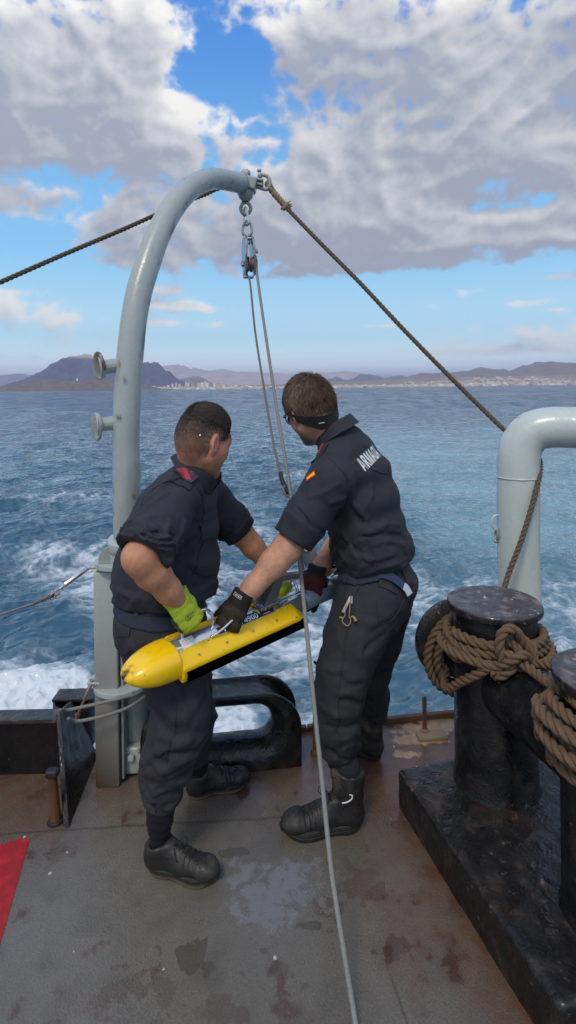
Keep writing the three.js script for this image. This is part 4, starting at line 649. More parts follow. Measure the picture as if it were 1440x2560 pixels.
  const rp = [h(668, 466), h(685, 487), h(715, 518), at(800, 606, 3.3), at(900, 707, 3.22), at(1000, 814, 3.13), at(1100, 917, 3.05), at(1200, 1016, 2.97), at(1270, 1083, 2.9), at(1312, 1120, 2.885), at(1344, 1142, 2.83), at(1351, 1165, 2.74), at(1348, 1195, 2.67), at(1330, 1265, 2.62), at(1303, 1352, 2.585), at(1270, 1440, 2.55), at(1250, 1510, 2.5), at(1232, 1570, 2.44)];
  part('line', ropeGeo(rp, 0.0135, 0.075, { per: 10, seg: 6 }), stayDark, R1);
  part('eye_splice', join([ropeGeo([h(690, 492), h(678, 476), h(669, 465), h(666, 458), h(672, 456), h(677, 466, 0.02), h(690, 484, 0.03), h(704, 500, 0.02), h(716, 516)], 0.014, 0.06, { per: 10, seg: 6 }), ropeGeo([h(683, 482), h(700, 501), h(718, 521)], 0.019, 0.07, { per: 10, seg: 6 })]), M.manila, R1);
  { const k = []; seed(31); for (let i = 0; i < 70; i++) { const a = h(716 + rr(-6, 6), 517 + rr(-6, 6)), b = a.clone().add(R3(rr(-0.012, 0.03), rr(-0.02, 0.03), rr(-0.02, 0.02))); k.push(tube([a, a.clone().lerp(b, 0.5).add(R3(rr(-0.005, 0.005), rr(-0.004, 0.004), 0)), b], 0.0018, 4, 5)); } k.push(tube([h(706, 508), h(712, 520), h(706, 524), h(716, 508), h(722, 514)], 0.012, 20, 8)); part('knot', join(k), M.manila, R1); }
  const R2 = thing('stay_rope', 'grey-brown twisted rope running from behind the davit arch to the left edge', 'rope', at(200, 620, 3));
  part('line', ropeGeo([at(590, 462, 3.42), at(540, 474, 3.36), at(512, 487, 3.33), at(470, 503, 3.25), at(392, 536, 3.1), at(300, 577, 2.98), at(200, 619, 2.86), at(100, 662, 2.75), at(0, 706, 2.65), at(-160, 775, 2.5), at(-400, 878, 2.3)], 0.0125, 0.07, { per: 10, seg: 6 }), stayDark, R2);
  // hoist line through the block
  const H1 = thing('hoist_line', 'grey line from the pulley block passing in front of the towfish to the deck', 'rope', at(740, 1300, 2.4));
  part('line', tube([h(632, 632), h(640, 646), h(641, 668), at(650, 740, 3.24), at(672, 890, 3.02), at(695, 1040, 2.82), at(715, 1160, 2.63), at(732, 1270, 2.48), at(745, 1370, 2.37), at(754, 1450, 2.26), at(765, 1560, 2.12), at(783, 1740, 1.98), at(806, 1960, 1.85), at(829, 2180, 1.71), at(855, 2350, 1.61), at(888, 2552, 1.515), at(915, 2720, 1.41), R3(0.34, 0.012, -1.1), R3(0.45, 0.012, 0.6), R3(0.5, 0.012, 2.4)], 0.0078, 260, 10), M.hoist, H1);
  const H2 = thing('hoist_line', 'thin grey wire hanging from the pulley block to an eye behind the taller man', 'rope', at(690, 1150, 2.8));
  part('line', tube([h(616, 640), h(614, 662), h(618, 688), at(624, 700, 3.3), at(638, 830, 3.14), at(660, 970, 2.96), at(682, 1100, 2.8), at(702, 1190, 2.68)], 0.0058, 120, 8), std('dark_line', { color: [0.15, 0.14, 0.13], roughness: 0.8 }), H2);
  part('sleeve', tube([at(701, 1182, 2.69), at(706, 1203, 2.66), at(714, 1218, 2.64), at(721, 1233, 2.6)], 0.0105, 20, 10), M.dark, H2);
  part('eye', tube([at(712, 1215, 2.64), at(709, 1226, 2.63), at(716, 1238, 2.61), at(727, 1244, 2.58), at(729, 1260, 2.56), at(740, 1330, 2.5), at(752, 1400, 2.5), at(762, 1440, 2.52)], 0.0075, 60, 8), std('tow_cable', { color: [0.13, 0.13, 0.125], roughness: 0.6 }), H2);
}

// ---------------------------------------------------------------- guard wires and turnbuckles at the left
{
  const T1 = thing('turnbuckle', 'steel turnbuckle with wire rope running from the upper davit flange to the left edge', 'turnbuckle', at(180, 1450, 2.45));
  const a = at(229, 1413, 2.47), b = at(145, 1475, 2.36), dir = b.clone().sub(a).normalize();
  part('body', join([rod(a.clone().addScaledVector(dir, 0.02), a.clone().addScaledVector(dir, 0.135), 0.0105, 0.0105, 16), rod(a, a.clone().addScaledVector(dir, 0.03), 0.006, 0.006, 10), rod(a.clone().addScaledVector(dir, 0.13), b, 0.006, 0.006, 10)]), M.bright, T1);
  part('fork', join([boxAt(at(136, 1483, 2.35).add(R3(0, 0.007, 0)), dir, UP, dir.clone().cross(UP), 0.04, 0.007, 0.022, 0.003), boxAt(at(136, 1483, 2.35).add(R3(0, -0.011, 0)), dir, UP, dir.clone().cross(UP), 0.04, 0.007, 0.022, 0.003), rod(at(131, 1476, 2.35), at(135, 1496, 2.35), 0.006, 0.006, 10)]), M.steel, T1);
  const wdark = std('served_wire', { color: [0.14, 0.125, 0.105], roughness: 0.8 });
  part('splice', join([ropeGeo([at(134, 1486, 2.345), at(115, 1496, 2.33), at(98, 1502, 2.32)], 0.008, 0.03, { seg: 5 }), tube([at(104, 1500, 2.325), at(78, 1512, 2.3)], 0.0075, 8, 8)]), wdark, T1);
  part('wire', ropeGeo([at(80, 1511, 2.3), at(40, 1524, 2.26), at(0, 1537, 2.22), at(-120, 1572, 2.1), at(-300, 1620, 1.95)], 0.0045, 0.035, { strands: 5, seg: 5, per: 7 }), M.wire, T1);
  const T2 = thing('turnbuckle', 'rusty turnbuckle running down from the lower davit flange to the black bulwark', 'turnbuckle', at(215, 1740, 2.45));
  const c = at(232, 1700, 2.47), d = at(189, 1800, 2.43), e = c.clone().lerp(d, 0.5);
  part('body', join([rod(c.clone().lerp(d, 0.02), e, 0.0095, 0.0095, 14), rod(c, c.clone().lerp(d, 0.05), 0.013, 0.013, 10)]), std('tarnished_brass', { color: [0.30, 0.26, 0.2], metalness: 0.7, roughness: 0.4 }), T2);
  part('screw', join([rod(e, d, 0.0065, 0.0065, 10), rod(d.clone().lerp(c, 0.16), d.clone().lerp(c, 0.1), 0.012, 0.012, 8), rod(d, d.clone().lerp(c, 0.06).add(R3(0, -0.01, 0)), 0.016, 0.012, 10)]), M.rusty, T2);
  const W1 = thing('wire_rope', 'bare wire rope loop slung from the davit stanchion to the black bulwark', 'wire', at(280, 1760, 2.4));
  part('strand', ropeGeo([at(150, 1775, 2.3), at(165, 1776, 2.36), at(200, 1769, 2.38), at(260, 1756, 2.4), at(320, 1741, 2.43), at(362, 1727, 2.5), at(385, 1718, 2.6)], 0.0068, 0.05, { strands: 5, per: 8, seg: 5 }), M.wire, W1);
  part('strand', ropeGeo([at(170, 1796, 2.33), at(190, 1803, 2.36), at(230, 1797, 2.38), at(280, 1784, 2.4), at(330, 1764, 2.43), at(366, 1738, 2.5), at(388, 1722, 2.6)], 0.0072, 0.05, { strands: 5, per: 8, seg: 5 }), M.wire, W1);
}

// ---------------------------------------------------------------- black bulwark at the left
{
  const F = thing('bulwark', 'low black steel bulwark with a leaning side plate at the left edge of the deck', 'bulwark', at(60, 1950, 2.4).setY(0));
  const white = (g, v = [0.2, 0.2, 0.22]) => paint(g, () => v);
  const quadPlate = (pts, thick) => { const [a, b, c] = pts, n = b.clone().sub(a).cross(c.clone().sub(a)).normalize(), ux = b.clone().sub(a).normalize(), uy = n.clone().cross(ux), s = new THREE.Shape(); pts.forEach((p, i) => { const q = p.clone().sub(a); i ? s.lineTo(q.dot(ux), q.dot(uy)) : s.moveTo(0, 0); }); const g = new THREE.ExtrudeGeometry(s, { depth: thick, bevelEnabled: true, bevelSize: 0.002, bevelThickness: 0.002, bevelSegments: 1 }); boxUV(g); return g.applyMatrix4(basis(ux, uy, n, a)); };
  const fb = onDeck(160, 2070), bb = onDeck(233, 1889);
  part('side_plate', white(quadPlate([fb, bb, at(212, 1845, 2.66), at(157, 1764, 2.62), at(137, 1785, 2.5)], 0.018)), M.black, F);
  const tl = onDeck(-560, 1948).setY(0), tr = onDeck(110, 1932).setY(0), X = tr.clone().sub(tl).normalize(), Zb = X.clone().cross(UP), mid = tl.clone().add(tr).multiplyScalar(0.5), LL = tl.distanceTo(tr) + 0.1;
  tr.addScaledVector(X, 0.06);
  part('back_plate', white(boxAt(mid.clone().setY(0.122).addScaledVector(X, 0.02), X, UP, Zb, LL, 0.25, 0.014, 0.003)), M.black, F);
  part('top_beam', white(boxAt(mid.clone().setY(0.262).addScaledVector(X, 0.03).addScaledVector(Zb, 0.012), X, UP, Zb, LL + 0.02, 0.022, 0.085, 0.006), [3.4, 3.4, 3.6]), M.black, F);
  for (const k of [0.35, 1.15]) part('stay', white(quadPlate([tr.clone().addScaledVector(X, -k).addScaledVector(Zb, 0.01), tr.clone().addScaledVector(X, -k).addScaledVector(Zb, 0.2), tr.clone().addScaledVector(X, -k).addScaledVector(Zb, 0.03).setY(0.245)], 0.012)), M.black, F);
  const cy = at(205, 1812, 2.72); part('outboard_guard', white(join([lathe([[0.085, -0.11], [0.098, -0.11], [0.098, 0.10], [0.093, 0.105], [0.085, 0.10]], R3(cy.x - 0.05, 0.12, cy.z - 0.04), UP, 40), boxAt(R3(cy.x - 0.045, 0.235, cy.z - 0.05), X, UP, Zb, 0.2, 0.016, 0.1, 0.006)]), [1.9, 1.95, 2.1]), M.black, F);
  const P = thing('pin', 'rusty orange steel pin standing in front of the black bulwark', 'pin', onDeck(140, 2056));
  const b = onDeck(140, 2054); part('shaft', paint(rod(b.clone(), b.clone().add(R3(-0.012, 0.185, 0.0)), 0.021, 0.017, 18), (x, y, z) => mixc([1.9, 1.55, 1.25], [0.12, 0.1, 0.1], Math.max(ss(0.05, 0.3, fbm3(x * 40, y * 18, z * 40, 3)), ss(0.05, 0.02, y) * 0.8, ss(0.145, 0.16, y)))), std('orange_rust', { color: [0.36, 0.17, 0.06], roughness: 0.9, vertexColors: true, bumpMap: rep(T_paint, 0.05), bumpScale: 0.002 }), P);
  part('collar', rod(b, b.clone().add(R3(0, 0.012, 0)), 0.034, 0.03, 20), M.dark, P); part('cap', boxAt(b.clone().add(R3(-0.012, 0.195, 0)), PX, UP, PZ, 0.05, 0.03, 0.04, 0.01), M.dark, P);
}

// ---------------------------------------------------------------- black chock on the stern edge
{
  const C = thing('chock', 'black cast mooring chock with an oval opening on the stern edge between the two men', 'chock', onDeck(559, 1935));
  const th = 0.14, X = R3(Math.cos(th), 0, -Math.sin(th)), Z = R3(Math.sin(th), 0, Math.cos(th)), front = onDeck(757, 1917), o = front.clone().addScaledVector(X, -0.36).addScaledVector(Z, -0.1);
  const box2 = (x, y, hw, hh, r) => { const dx = Math.abs(x) - hw + r, dy = Math.abs(y) - hh + r; return Math.min(Math.max(dx, dy), 0) + Math.hypot(Math.max(dx, 0), Math.max(dy, 0)) - r; };
  const f = (wx, wy, wz) => {
    const px = wx - o.x, pz = wz - o.z, x = px * X.x + pz * X.z, z = px * Z.x + pz * Z.z, y = wy;
    const lump = 0.0035 * fbm3(wx * 9, wy * 9, wz * 9, 3);
    const outer = Math.max(box2(x, y - 0.02, 0.36, 0.32, 0.17), -y - 0.01), hole = box2(x, y - 0.19, 0.225, 0.075, 0.075);
    const R = 0.105, bell = R - Math.sqrt(Math.max(0, R * R - z * z));                 // how far the mouth opens at this depth
    let solid = smax(outer, Math.abs(z) - 0.1, 0.02);
    solid = smax(solid, bell - hole, 0.012);
    const top = Math.max(0.045 - (hole - R * 0.15), Math.abs(z) - 0.072, 0.17 - y);      // channel between the two plates, above
    solid = smax(solid, -top, 0.012);
    return solid + lump;
  };
  const g = surfnet(f, R3(o.x - 0.42, -0.012, o.z - 0.22), R3(o.x + 0.42, 0.37, o.z + 0.22), 0.0068);
  const body = part('casting', paint(g, (x, y, z) => mixc([0.85, 0.85, 0.87], [2.2, 1.3, 0.8], ss(0.05, 0.0, y + 0.05 * fbm3(x * 12, y * 12, z * 12, 3)) * 0.8)), M.black, C);
}

// ---------------------------------------------------------------- double bollard with ropes
const BX = R3(0.252, 0, 0.968), BN = R3(0.968, 0, -0.252);     // along the plate towards the camera, and to its right
{
  const cornerTop = at(992, 1920, 2.34).setY(0.15), B1 = R3(0.81, 0, -2.26), B2 = B1.clone().addScaledVector(BX, 0.605);
  const D = thing('double_bollard', 'black double mooring bollard on a rusty raised plate at the right', 'bollard', B1);
  const plateC = cornerTop.clone().setY(0).addScaledVector(BX, 0.47).addScaledVector(BN, 0.34);
  const fp = (x, y, z) => { const px = x - plateC.x, pz = z - plateC.z, u = Math.abs(px * BX.x + pz * BX.z) - 0.47 + 0.02, v = Math.abs(px * BN.x + pz * BN.z) - 0.34 + 0.02, w = Math.abs(y - 0.06) - 0.09 + 0.02; return Math.min(Math.max(u, v, w), 0) + Math.hypot(Math.max(u, 0), Math.max(v, 0), Math.max(w, 0)) - 0.02 + 0.006 * fbm3(x * 7, y * 9, z * 7, 4) + 0.0025 * n3(x * 40, y * 40, z * 40); };
  const g = surfnet(fp, plateC.clone().add(R3(-0.62, -0.06, -0.62)), plateC.clone().add(R3(0.62, 0.19, 0.62)), 0.0085);
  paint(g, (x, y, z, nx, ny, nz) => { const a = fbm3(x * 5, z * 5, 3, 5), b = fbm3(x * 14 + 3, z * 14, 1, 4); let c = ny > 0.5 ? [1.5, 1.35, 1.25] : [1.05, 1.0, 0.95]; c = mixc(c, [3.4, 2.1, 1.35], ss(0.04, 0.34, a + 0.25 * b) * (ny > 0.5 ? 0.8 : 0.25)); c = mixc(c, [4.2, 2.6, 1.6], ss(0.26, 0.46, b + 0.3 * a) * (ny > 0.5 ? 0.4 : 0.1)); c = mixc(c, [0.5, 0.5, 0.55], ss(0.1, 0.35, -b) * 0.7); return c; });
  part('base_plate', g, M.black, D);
  const post = (B) => {
    const pr = lathe([[0, 0.13], [0.172, 0.13], [0.166, 0.15], [0.160, 0.17], [0.158, 0.25], [0.158, 0.80], [0.156, 0.835], [0.12, 0.838]], B, UP, 72, 0.9);
    const pp = pr.attributes.position; part('post', paint(pr, () => [0.85, 0.85, 0.9]), M.black, D);
    const f = (x, y, z) => { const r = Math.hypot(x - B.x, z - B.z) - 0.181 + 0.008, h = Math.abs(y - 0.849) - 0.0155 + 0.008; return Math.min(Math.max(r, h), 0) + Math.hypot(Math.max(r, 0), Math.max(h, 0)) - 0.008 + 0.0022 * fbm3(x * 22, y * 22, z * 22, 3); };
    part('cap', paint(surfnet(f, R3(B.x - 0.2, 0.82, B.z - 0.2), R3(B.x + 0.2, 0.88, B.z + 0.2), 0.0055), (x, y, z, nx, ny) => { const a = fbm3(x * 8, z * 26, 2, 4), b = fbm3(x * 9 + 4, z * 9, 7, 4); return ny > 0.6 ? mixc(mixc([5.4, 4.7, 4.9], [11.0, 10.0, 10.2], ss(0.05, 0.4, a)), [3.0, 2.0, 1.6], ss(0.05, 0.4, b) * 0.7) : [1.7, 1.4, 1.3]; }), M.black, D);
  };
  post(B1); post(B2);
  const ax = (s, r = 0) => B1.clone().setY(0.575).addScaledVector(BX, s);
  part('cross_bar', paint(join([rod(ax(0.1), ax(0.52), 0.128, 0.128, 60, 0), rod(ax(-0.25), ax(-0.1), 0.122, 0.122, 60, 0)]), () => [0.85, 0.85, 0.9]), M.black, D);
  part('horn_flange', paint(lathe([[0, -0.012], [0.168, -0.012], [0.175, -0.006], [0.175, 0.006], [0.166, 0.014], [0.128, 0.03], [0.122, 0.09], [0, 0.09]], ax(-0.335), BX, 64), () => [1.3, 1.25, 1.25]), M.black, D);
  part('horn_flange', paint(lathe([[0, -0.012], [0.157, -0.012], [0.163, 0], [0.157, 0.012], [0, 0.012]], ax(0.88), BX, 48), () => [1, 1, 1]), M.black, D);
  part('cross_bar', paint(rod(ax(0.7), ax(0.87), 0.122, 0.122, 48, 0), () => [0.85, 0.85, 0.9]), M.black, D);

  // mooring rope on the far post and the horn
  const r = 0.0198, M1 = thing('mooring_rope', 'brown mooring rope knotted round the far bollard post and its horn', 'rope', B1.clone().setY(0.7));
  seed(77);
  const ring = (B, y, rad, a0, a1, n = 26, wob = 0.006, dy = 0, sd = 0) => { const p = []; for (let i = 0; i <= n; i++) { const a = lerp(a0, a1, i / n), q = rad + wob * n3(a * 1.3, sd, 3); p.push(R3(B.x + Math.cos(a) * q, y + dy * i / n + wob * 0.9 * n3(a * 0.9 + 5, sd, 7), B.z + Math.sin(a) * q)); } return p; };
  const TAU = Math.PI * 2;
  part('turn', ropeGeo([...ring(B1, 0.765, 0.181, 2.9, 2.9 - TAU, 26, 0.006, -0.03, 1), ...ring(B1, 0.728, 0.183, 2.75, 2.75 - TAU, 26, 0.006, -0.02, 2), ...ring(B1, 0.690, 0.182, 2.7, 2.7 - TAU, 26, 0.006, -0.02, 3)], r, 0.105, { per: 12, seg: 8 }), M.rope, M1);
  part('turn', ropeGeo(ring(B1, 0.708, 0.212, 3.3, 3.3 - TAU * 0.86, 26, 0.008, -0.02, 4), r * 0.95, 0.105, { per: 12, seg: 8 }), M.rope, M1);
  const hoop = (s, rad, tilt) => { const c = ax(s), p = []; for (let i = 0; i < 22; i++) { const a = i / 22 * TAU; p.push(c.clone().addScaledVector(UP, Math.sin(a) * rad).addScaledVector(BN, Math.cos(a) * rad).addScaledVector(BX, tilt * Math.sin(a + 0.6))); } return p; };
  for (const [s, rad, t] of [[-0.198, 0.152, 0.024], [-0.156, 0.155, 0.03], [-0.186, 0.187, 0.026]]) part('turn', ropeGeo(hoop(s, rad, t), r, 0.105, { per: 12, seg: 8, closed: true }), M.rope, M1);
  const k = (px, py, d) => at(px, py, d);
  part('tail', ropeGeo([k(1130, 1640, 2.42), k(1112, 1700, 2.36), k(1120, 1722, 2.26), k(1150, 1705, 2.17), k(1190, 1687, 2.10), k(1225, 1668, 2.065), k(1255, 1662, 2.03), k(1290, 1645, 2.0), k(1310, 1638, 2.005), k(1318, 1650, 2.03), k(1300, 1664, 2.055)], r * 0.93, 0.105, { per: 12, seg: 8 }), M.rope, M1);
  part('knot', join([
    ropeGeo([k(1262, 1664, 2.035), k(1252, 1640, 2.03), k(1248, 1606, 2.03), k(1258, 1580, 2.03), k(1278, 1572, 2.03), k(1298, 1588, 2.04), k(1318, 1622, 2.05), k(1337, 1660, 2.06), k(1352, 1690, 2.08)], r * 0.95, 0.105, { per: 12, seg: 8 }),
    ropeGeo([k(1262, 1590, 2.09), k(1285, 1612, 2.05), k(1300, 1632, 2.04), k(1318, 1648, 2.05), k(1334, 1640, 2.07), k(1325, 1612, 2.09), k(1305, 1600, 2.1)], r * 0.95, 0.105, { per: 12, seg: 8 }),
    ropeGeo([k(1236, 1676, 2.04), k(1240, 1690, 2.045), k(1262, 1684, 2.03), k(1282, 1664, 2.02), k(1276, 1640, 2.02), k(1256, 1634, 2.04)], r * 0.95, 0.105, { per: 12, seg: 8 }),
    ropeGeo([k(1280, 1690, 2.08), k(1300, 1682, 2.06), k(1330, 1690, 2.06), k(1350, 1672, 2.09)], r * 0.9, 0.105, { per: 12, seg: 8 })]), M.rope, M1);
  part('line', ropeGeo([k(1296, 1652, 2.03), k(1325, 1672, 1.98), k(1360, 1698, 1.9), k(1395, 1722, 1.8), k(1425, 1742, 1.68), k(1470, 1770, 1.56), k(1540, 1775, 1.48)], r * 0.95, 0.105, { per: 12, seg: 8 }), M.rope, M1);
  part('line', ropeGeo([k(1318, 1655, 2.05), k(1350, 1660, 2.03), k(1382, 1666, 1.98), k(1420, 1672, 1.92), k(1480, 1690, 1.88)], r * 0.85, 0.105, { per: 12, seg: 8 }), M.rope, M1);
  const M2 = thing('mooring_rope', 'thick brown mooring rope wound in several turns round the near bollard post', 'rope', B2.clone().setY(0.7));
  const P2 = []; [0.775, 0.735, 0.693, 0.652, 0.612].forEach((y, i) => P2.push(...ring(B2, y, 0.181, 3.4, 3.4 - TAU, 26, 0.005, -0.03, 10 + i)));
  part('turn', ropeGeo(P2, r, 0.105, { per: 12, seg: 8 }), M.rope, M2);
  part('turn', ropeGeo([...ring(B2, 0.75, 0.218, 3.5, 3.5 - TAU, 26, 0.007, -0.05, 20), ...ring(B2, 0.69, 0.216, 3.5, 3.5 - TAU, 26, 0.007, -0.05, 21)], r, 0.105, { per: 12, seg: 8 }), M.rope, M2);
}

// ---------------------------------------------------------------- pale green pipe at the right
{
  const P = thing('pipe_frame', 'thick pale green pipe rising behind the bollard and bending to the right', 'pipe', R3(1.115, 0, -2.75));
  const d = 2.75, pts = [R3(1.114, -0.01, -d), R3(1.114, 0.5, -d), at(1295.5, 1350, d), at(1296, 1200, d), at(1297, 1150, d), at(1306, 1108, d), at(1332, 1079, d - 0.01), at(1372, 1069, d - 0.03), at(1430, 1069, d - 0.06), at(1520, 1071, d - 0.12), at(1700, 1072, d - 0.25), at(1900, 1072, d - 0.4)];
  const g = sweep(path(pts, 130), 0.0975, 48); paint(g, spotty([1, 1, 1], 0.42, 9, [0.75, 0.72, 0.66], 6));
  part('pipe', g, M.pale, P);
  const weld = (px, py, dir) => { const c = at(px, py, d), [x, y, z] = frameAlong(dir), pp = []; for (let i = 0; i < 40; i++) { const a = i / 40 * Math.PI * 2; pp.push(c.clone().addScaledVector(x, Math.cos(a) * (0.0975 + 0.001 * Math.sin(a * 9))).addScaledVector(z, Math.sin(a) * 0.0975)); } return plainColor(tube(pp, 0.0042, 90, 6, { closed: true })); };
  part('weld_bead', weld(1296, 1192, UP), M.pale, P);
  part('weld_bead', (() => { const c = at(1325, 1082, d), dir = at(1335, 1077, d).sub(at(1318, 1090, d)).normalize(), [x, y, z] = frameAlong(dir), pp = []; for (let i = 0; i < 40; i++) { const a = i / 40 * Math.PI * 2; pp.push(c.clone().addScaledVector(x, Math.cos(a) * 0.097).addScaledVector(z, Math.sin(a) * 0.097)); } return plainColor(tube(pp, 0.0035, 90, 6, { closed: true })); })(), M.pale, P);
  const e = at(1246, 1300, d); part('eye_ring', plainColor(tube([at(1248, 1288, d), at(1236, 1290, d), at(1230, 1304, d), at(1233, 1318, d), at(1243, 1326, d), at(1249, 1322, d)], 0.0055, 30, 8)), M.pale, P);
  part('shackle', join([tube([at(1240, 1322, d + 0.012), at(1239, 1340, d + 0.014), at(1242, 1352, d), at(1244, 1340, d - 0.014), at(1244, 1322, d - 0.012)], 0.006, 24, 8), rod(at(1236, 1354, d), at(1247, 1352, d), 0.009, 0.009, 10)]), M.galv, P);
}
// ---------------------------------------------------------------- studs on the deck
{
  const S = thing('threaded_stud', 'rusty threaded stud standing on the deck edge left of the bollard', 'stud', onDeck(1062, 1836));
  const b = onDeck(1062, 1836), prof = [[0, 0.02], [0.0145, 0.02], [0.0145, 0.03], [0.0105, 0.035], [0.0105, 0.125]]; for (let i = 0; i < 14; i++) prof.push([0.0115, 0.127 + i * 0.0042], [0.0095, 0.129 + i * 0.0042]); prof.push([0.0095, 0.186], [0, 0.188]);
  part('rod', lathe(prof, b, UP, 18, 0.6), M.rusty, S);
  part('nut', join([rod(b.clone().setY(0.004), b.clone().setY(0.03), 0.026, 0.022, 6, 0.004), boxAt(b.clone().add(R3(0.03, 0.006, 0.02)), R3(1, 0, -0.1), UP, R3(0.1, 0, 1), 0.15, 0.024, 0.07, 0.012)]), std('ochre_rust', { color: [0.26, 0.19, 0.12], roughness: 0.9, bumpMap: rep(T_paint, 0.05), bumpScale: 0.002 }), S);
  const S2 = thing('threaded_stud', 'rusty stud in the deck just left of the taller man\'s front leg', 'stud', onDeck(788, 1884));
  const c = onDeck(788, 1884); part('rod', rod(c.clone().setY(-0.002), c.clone().setY(0.15), 0.0115, 0.0105, 14), M.rusty, S2); part('nut', rod(c.clone().setY(0), c.clone().setY(0.022), 0.024, 0.02, 6, 0.004), M.rusty, S2);
}

// ---------------------------------------------------------------- yellow towfish carried between the two men
const FN = at(306, 1692, 1.84), FT = at(850, 1462, 2.56), FX = FT.clone().sub(FN).normalize(), FR = R3(0, 1, 0).cross(FX).negate().normalize(), FU = FR.clone().cross(FX).normalize().multiplyScalar(1);
if (FU.y < 0) FU.negate();
if (FR.dot(R3(0, 0, 1)) < 0) FR.negate();
const ROLLF = 0.16; { const u = FU.clone(), r = FR.clone(); FU.copy(u).multiplyScalar(Math.cos(ROLLF)).addScaledVector(r, Math.sin(ROLLF)); FR.copy(r).multiplyScalar(Math.cos(ROLLF)).addScaledVector(u, -Math.sin(ROLLF)); }
const fish = (s, r = 0, u = 0) => FN.clone().addScaledVector(FX, s).addScaledVector(FR, r).addScaledVector(FU, u);   // along from the nose, towards the camera side, up
const fishInfo = (px) => { let lo = -0.2, hi = 1.6; for (let i = 0; i < 50; i++) { const m = (lo + hi) / 2, p = fish(m), q = CX + p.x / -p.z * FOCAL; q < px ? lo = m : hi = m; } return lo; };
{
  const T = thing('towfish', 'yellow and black sonar towfish with silver tube, carried between the two men', 'towfish', fish(0.4));
  const toL = (x, y, z) => { const p = R3(x - FN.x, y - FN.y, z - FN.z); return [p.dot(FX), p.dot(FR), p.dot(FU)]; };
  const scuff = (x, y, z) => { const [s, r, u] = toL(x, y, z), a = fbm3(x * 60, y * 60, z * 60, 4), b = fbm3(s * 25, r * 60, u * 60 + 3, 4); let c = [1, 1, 1]; c = mixc(c, [0.80, 0.62, 0.5], ss(0.1, 0.4, fbm3(x * 14, y * 14, z * 14, 3)) * 0.5); c = mixc(c, [0.12, 0.10, 0.6], ss(0.33, 0.43, a) * 0.85 + ss(0.36, 0.46, b) * 0.7); const n = Math.hypot(s - 0.012, r - 0.0, u - 0.002); c = mixc(c, [0.10, 0.09, 0.5], ss(0.022, 0.008, n) * 0.9 + ss(0.05, 0.02, n) * 0.5 * ss(-0.1, 0.3, a)); return c; };
  const W0 = 0.078, H0 = 0.060, sj = 0.178;
  // nose: blunt, wide, tapering
  const nose = (x, y, z) => { const [s, r, u] = toL(x, y, z), t = clamp(s / sj, 0, 1), k = Math.pow(1 - Math.pow(1 - t, 2.6), 0.46), w = W0 * k + 1e-4, h = H0 * (0.3 + 0.7 * k) * k + 1e-4, q = Math.pow(Math.pow(Math.abs(r) / w, 2.5) + Math.pow(Math.abs(u + 0.006) / h, 2.5), 0.4); return Math.max((q - 1) * Math.min(w, h), s - sj - (r > 0 || r < 0 ? 0.02 * ss(0.035, 0.07, Math.abs(r)) * ss(0.02, -0.03, u) : 0), -s); };
  part('nose_cone', paint(surfnet(nose, ...bounds([fish(-0.01, -0.1, -0.09), fish(0.21, 0.1, 0.09), fish(-0.01, 0.1, -0.09), fish(0.21, -0.1, 0.09)], 0.02), 0.0036), scuff), M.yellow, T);
  part('nose_screw', join([lathe([[0, 0.004], [0.006, 0.004], [0.009, 0.0]], fish(0.0035, 0.002, -0.004), FX.clone().negate(), 14)]), M.dark, T);
  // tube
  const tubeL = rod(fish(0.165, 0, 0.0), fish(0.80, 0, 0.0), 0.051, 0.051, 48, 0.002), tubeEnd = 0.80;
  part('body_tube', tubeL, M.bright, T);
  part('tail_tube', join([rod(fish(tubeEnd, 0, 0.0), fish(0.985, 0, 0.0), 0.041, 0.041, 40, 0.003)]), M.tail, T);
  part('tail_cuff', join([rod(fish(0.985, 0, 0), fish(1.06, 0, 0), 0.043, 0.040, 36, 0.003), rod(fish(1.06, 0, 0), fish(1.30, 0, 0), 0.036, 0.03, 30, 0.003)]), std('dark_tail', { color: [0.13, 0.17, 0.19], roughness: 0.4 }), T);
  // side pods with a black array face
  const podEnd = 0.785;
  for (const side of [1, -1]) {
    const f = (x, y, z) => { const [s, r0, u] = toL(x, y, z), r = r0 * side, e = podEnd, t = ss(e - 0.075, e, s); const top = (side < 0 ? 0.056 : 0.040) - 0.036 * t, out = 0.086 - 0.03 * t * t; const a = (r * 0.62 + (u) * 0.785) - (top + 0.012) * 0.98 , b = r - out + (u + 0.02) * -0.12, c = -u - 0.058 + 0.02 * t, d = 0.030 - r, k = Math.max(s - e, sj + 0.001 - s); let v = smax(smax(smax(a, b, 0.012), c, 0.008), d, 0.004); v = smax(v, s - e + 0.8 * Math.max(0, Math.abs(u + 0.01) - 0.02), 0.03); return Math.max(v, sj + 0.0015 - s); };
    part('side_pod', paint(surfnet(f, ...bounds([fish(0.16, 0.02 * side, -0.08), fish(0.86, 0.12 * side, 0.08), fish(0.16, 0.12 * side, 0.08), fish(0.86, 0.02 * side, -0.08)], 0.015), 0.0038), scuff), M.yellowPlain, T);
    const y1 = FR.clone().multiplyScalar(side).addScaledVector(FU, -0.16).normalize(), y2 = FX.clone().cross(y1).normalize();
    part('array_face', join([boxAt(fish(0.468, 0.0865 * side, -0.038), FX, y2, y1, 0.545, 0.034, 0.014, 0.004)]), M.gloss, T);
    part('array_frame', join([boxAt(fish(0.468, 0.0865 * side, -0.0185), FX, y2, y1, 0.555, 0.004, 0.016, 0.0015), boxAt(fish(0.746, 0.086 * side, -0.038), FX, y2, y1, 0.006, 0.038, 0.014, 0.002)]), std('highlight_grey', { color: [0.10, 0.10, 0.10], roughness: 0.4 }), T);  // frame strips coloured lighter to paint in edge highlights of the black face
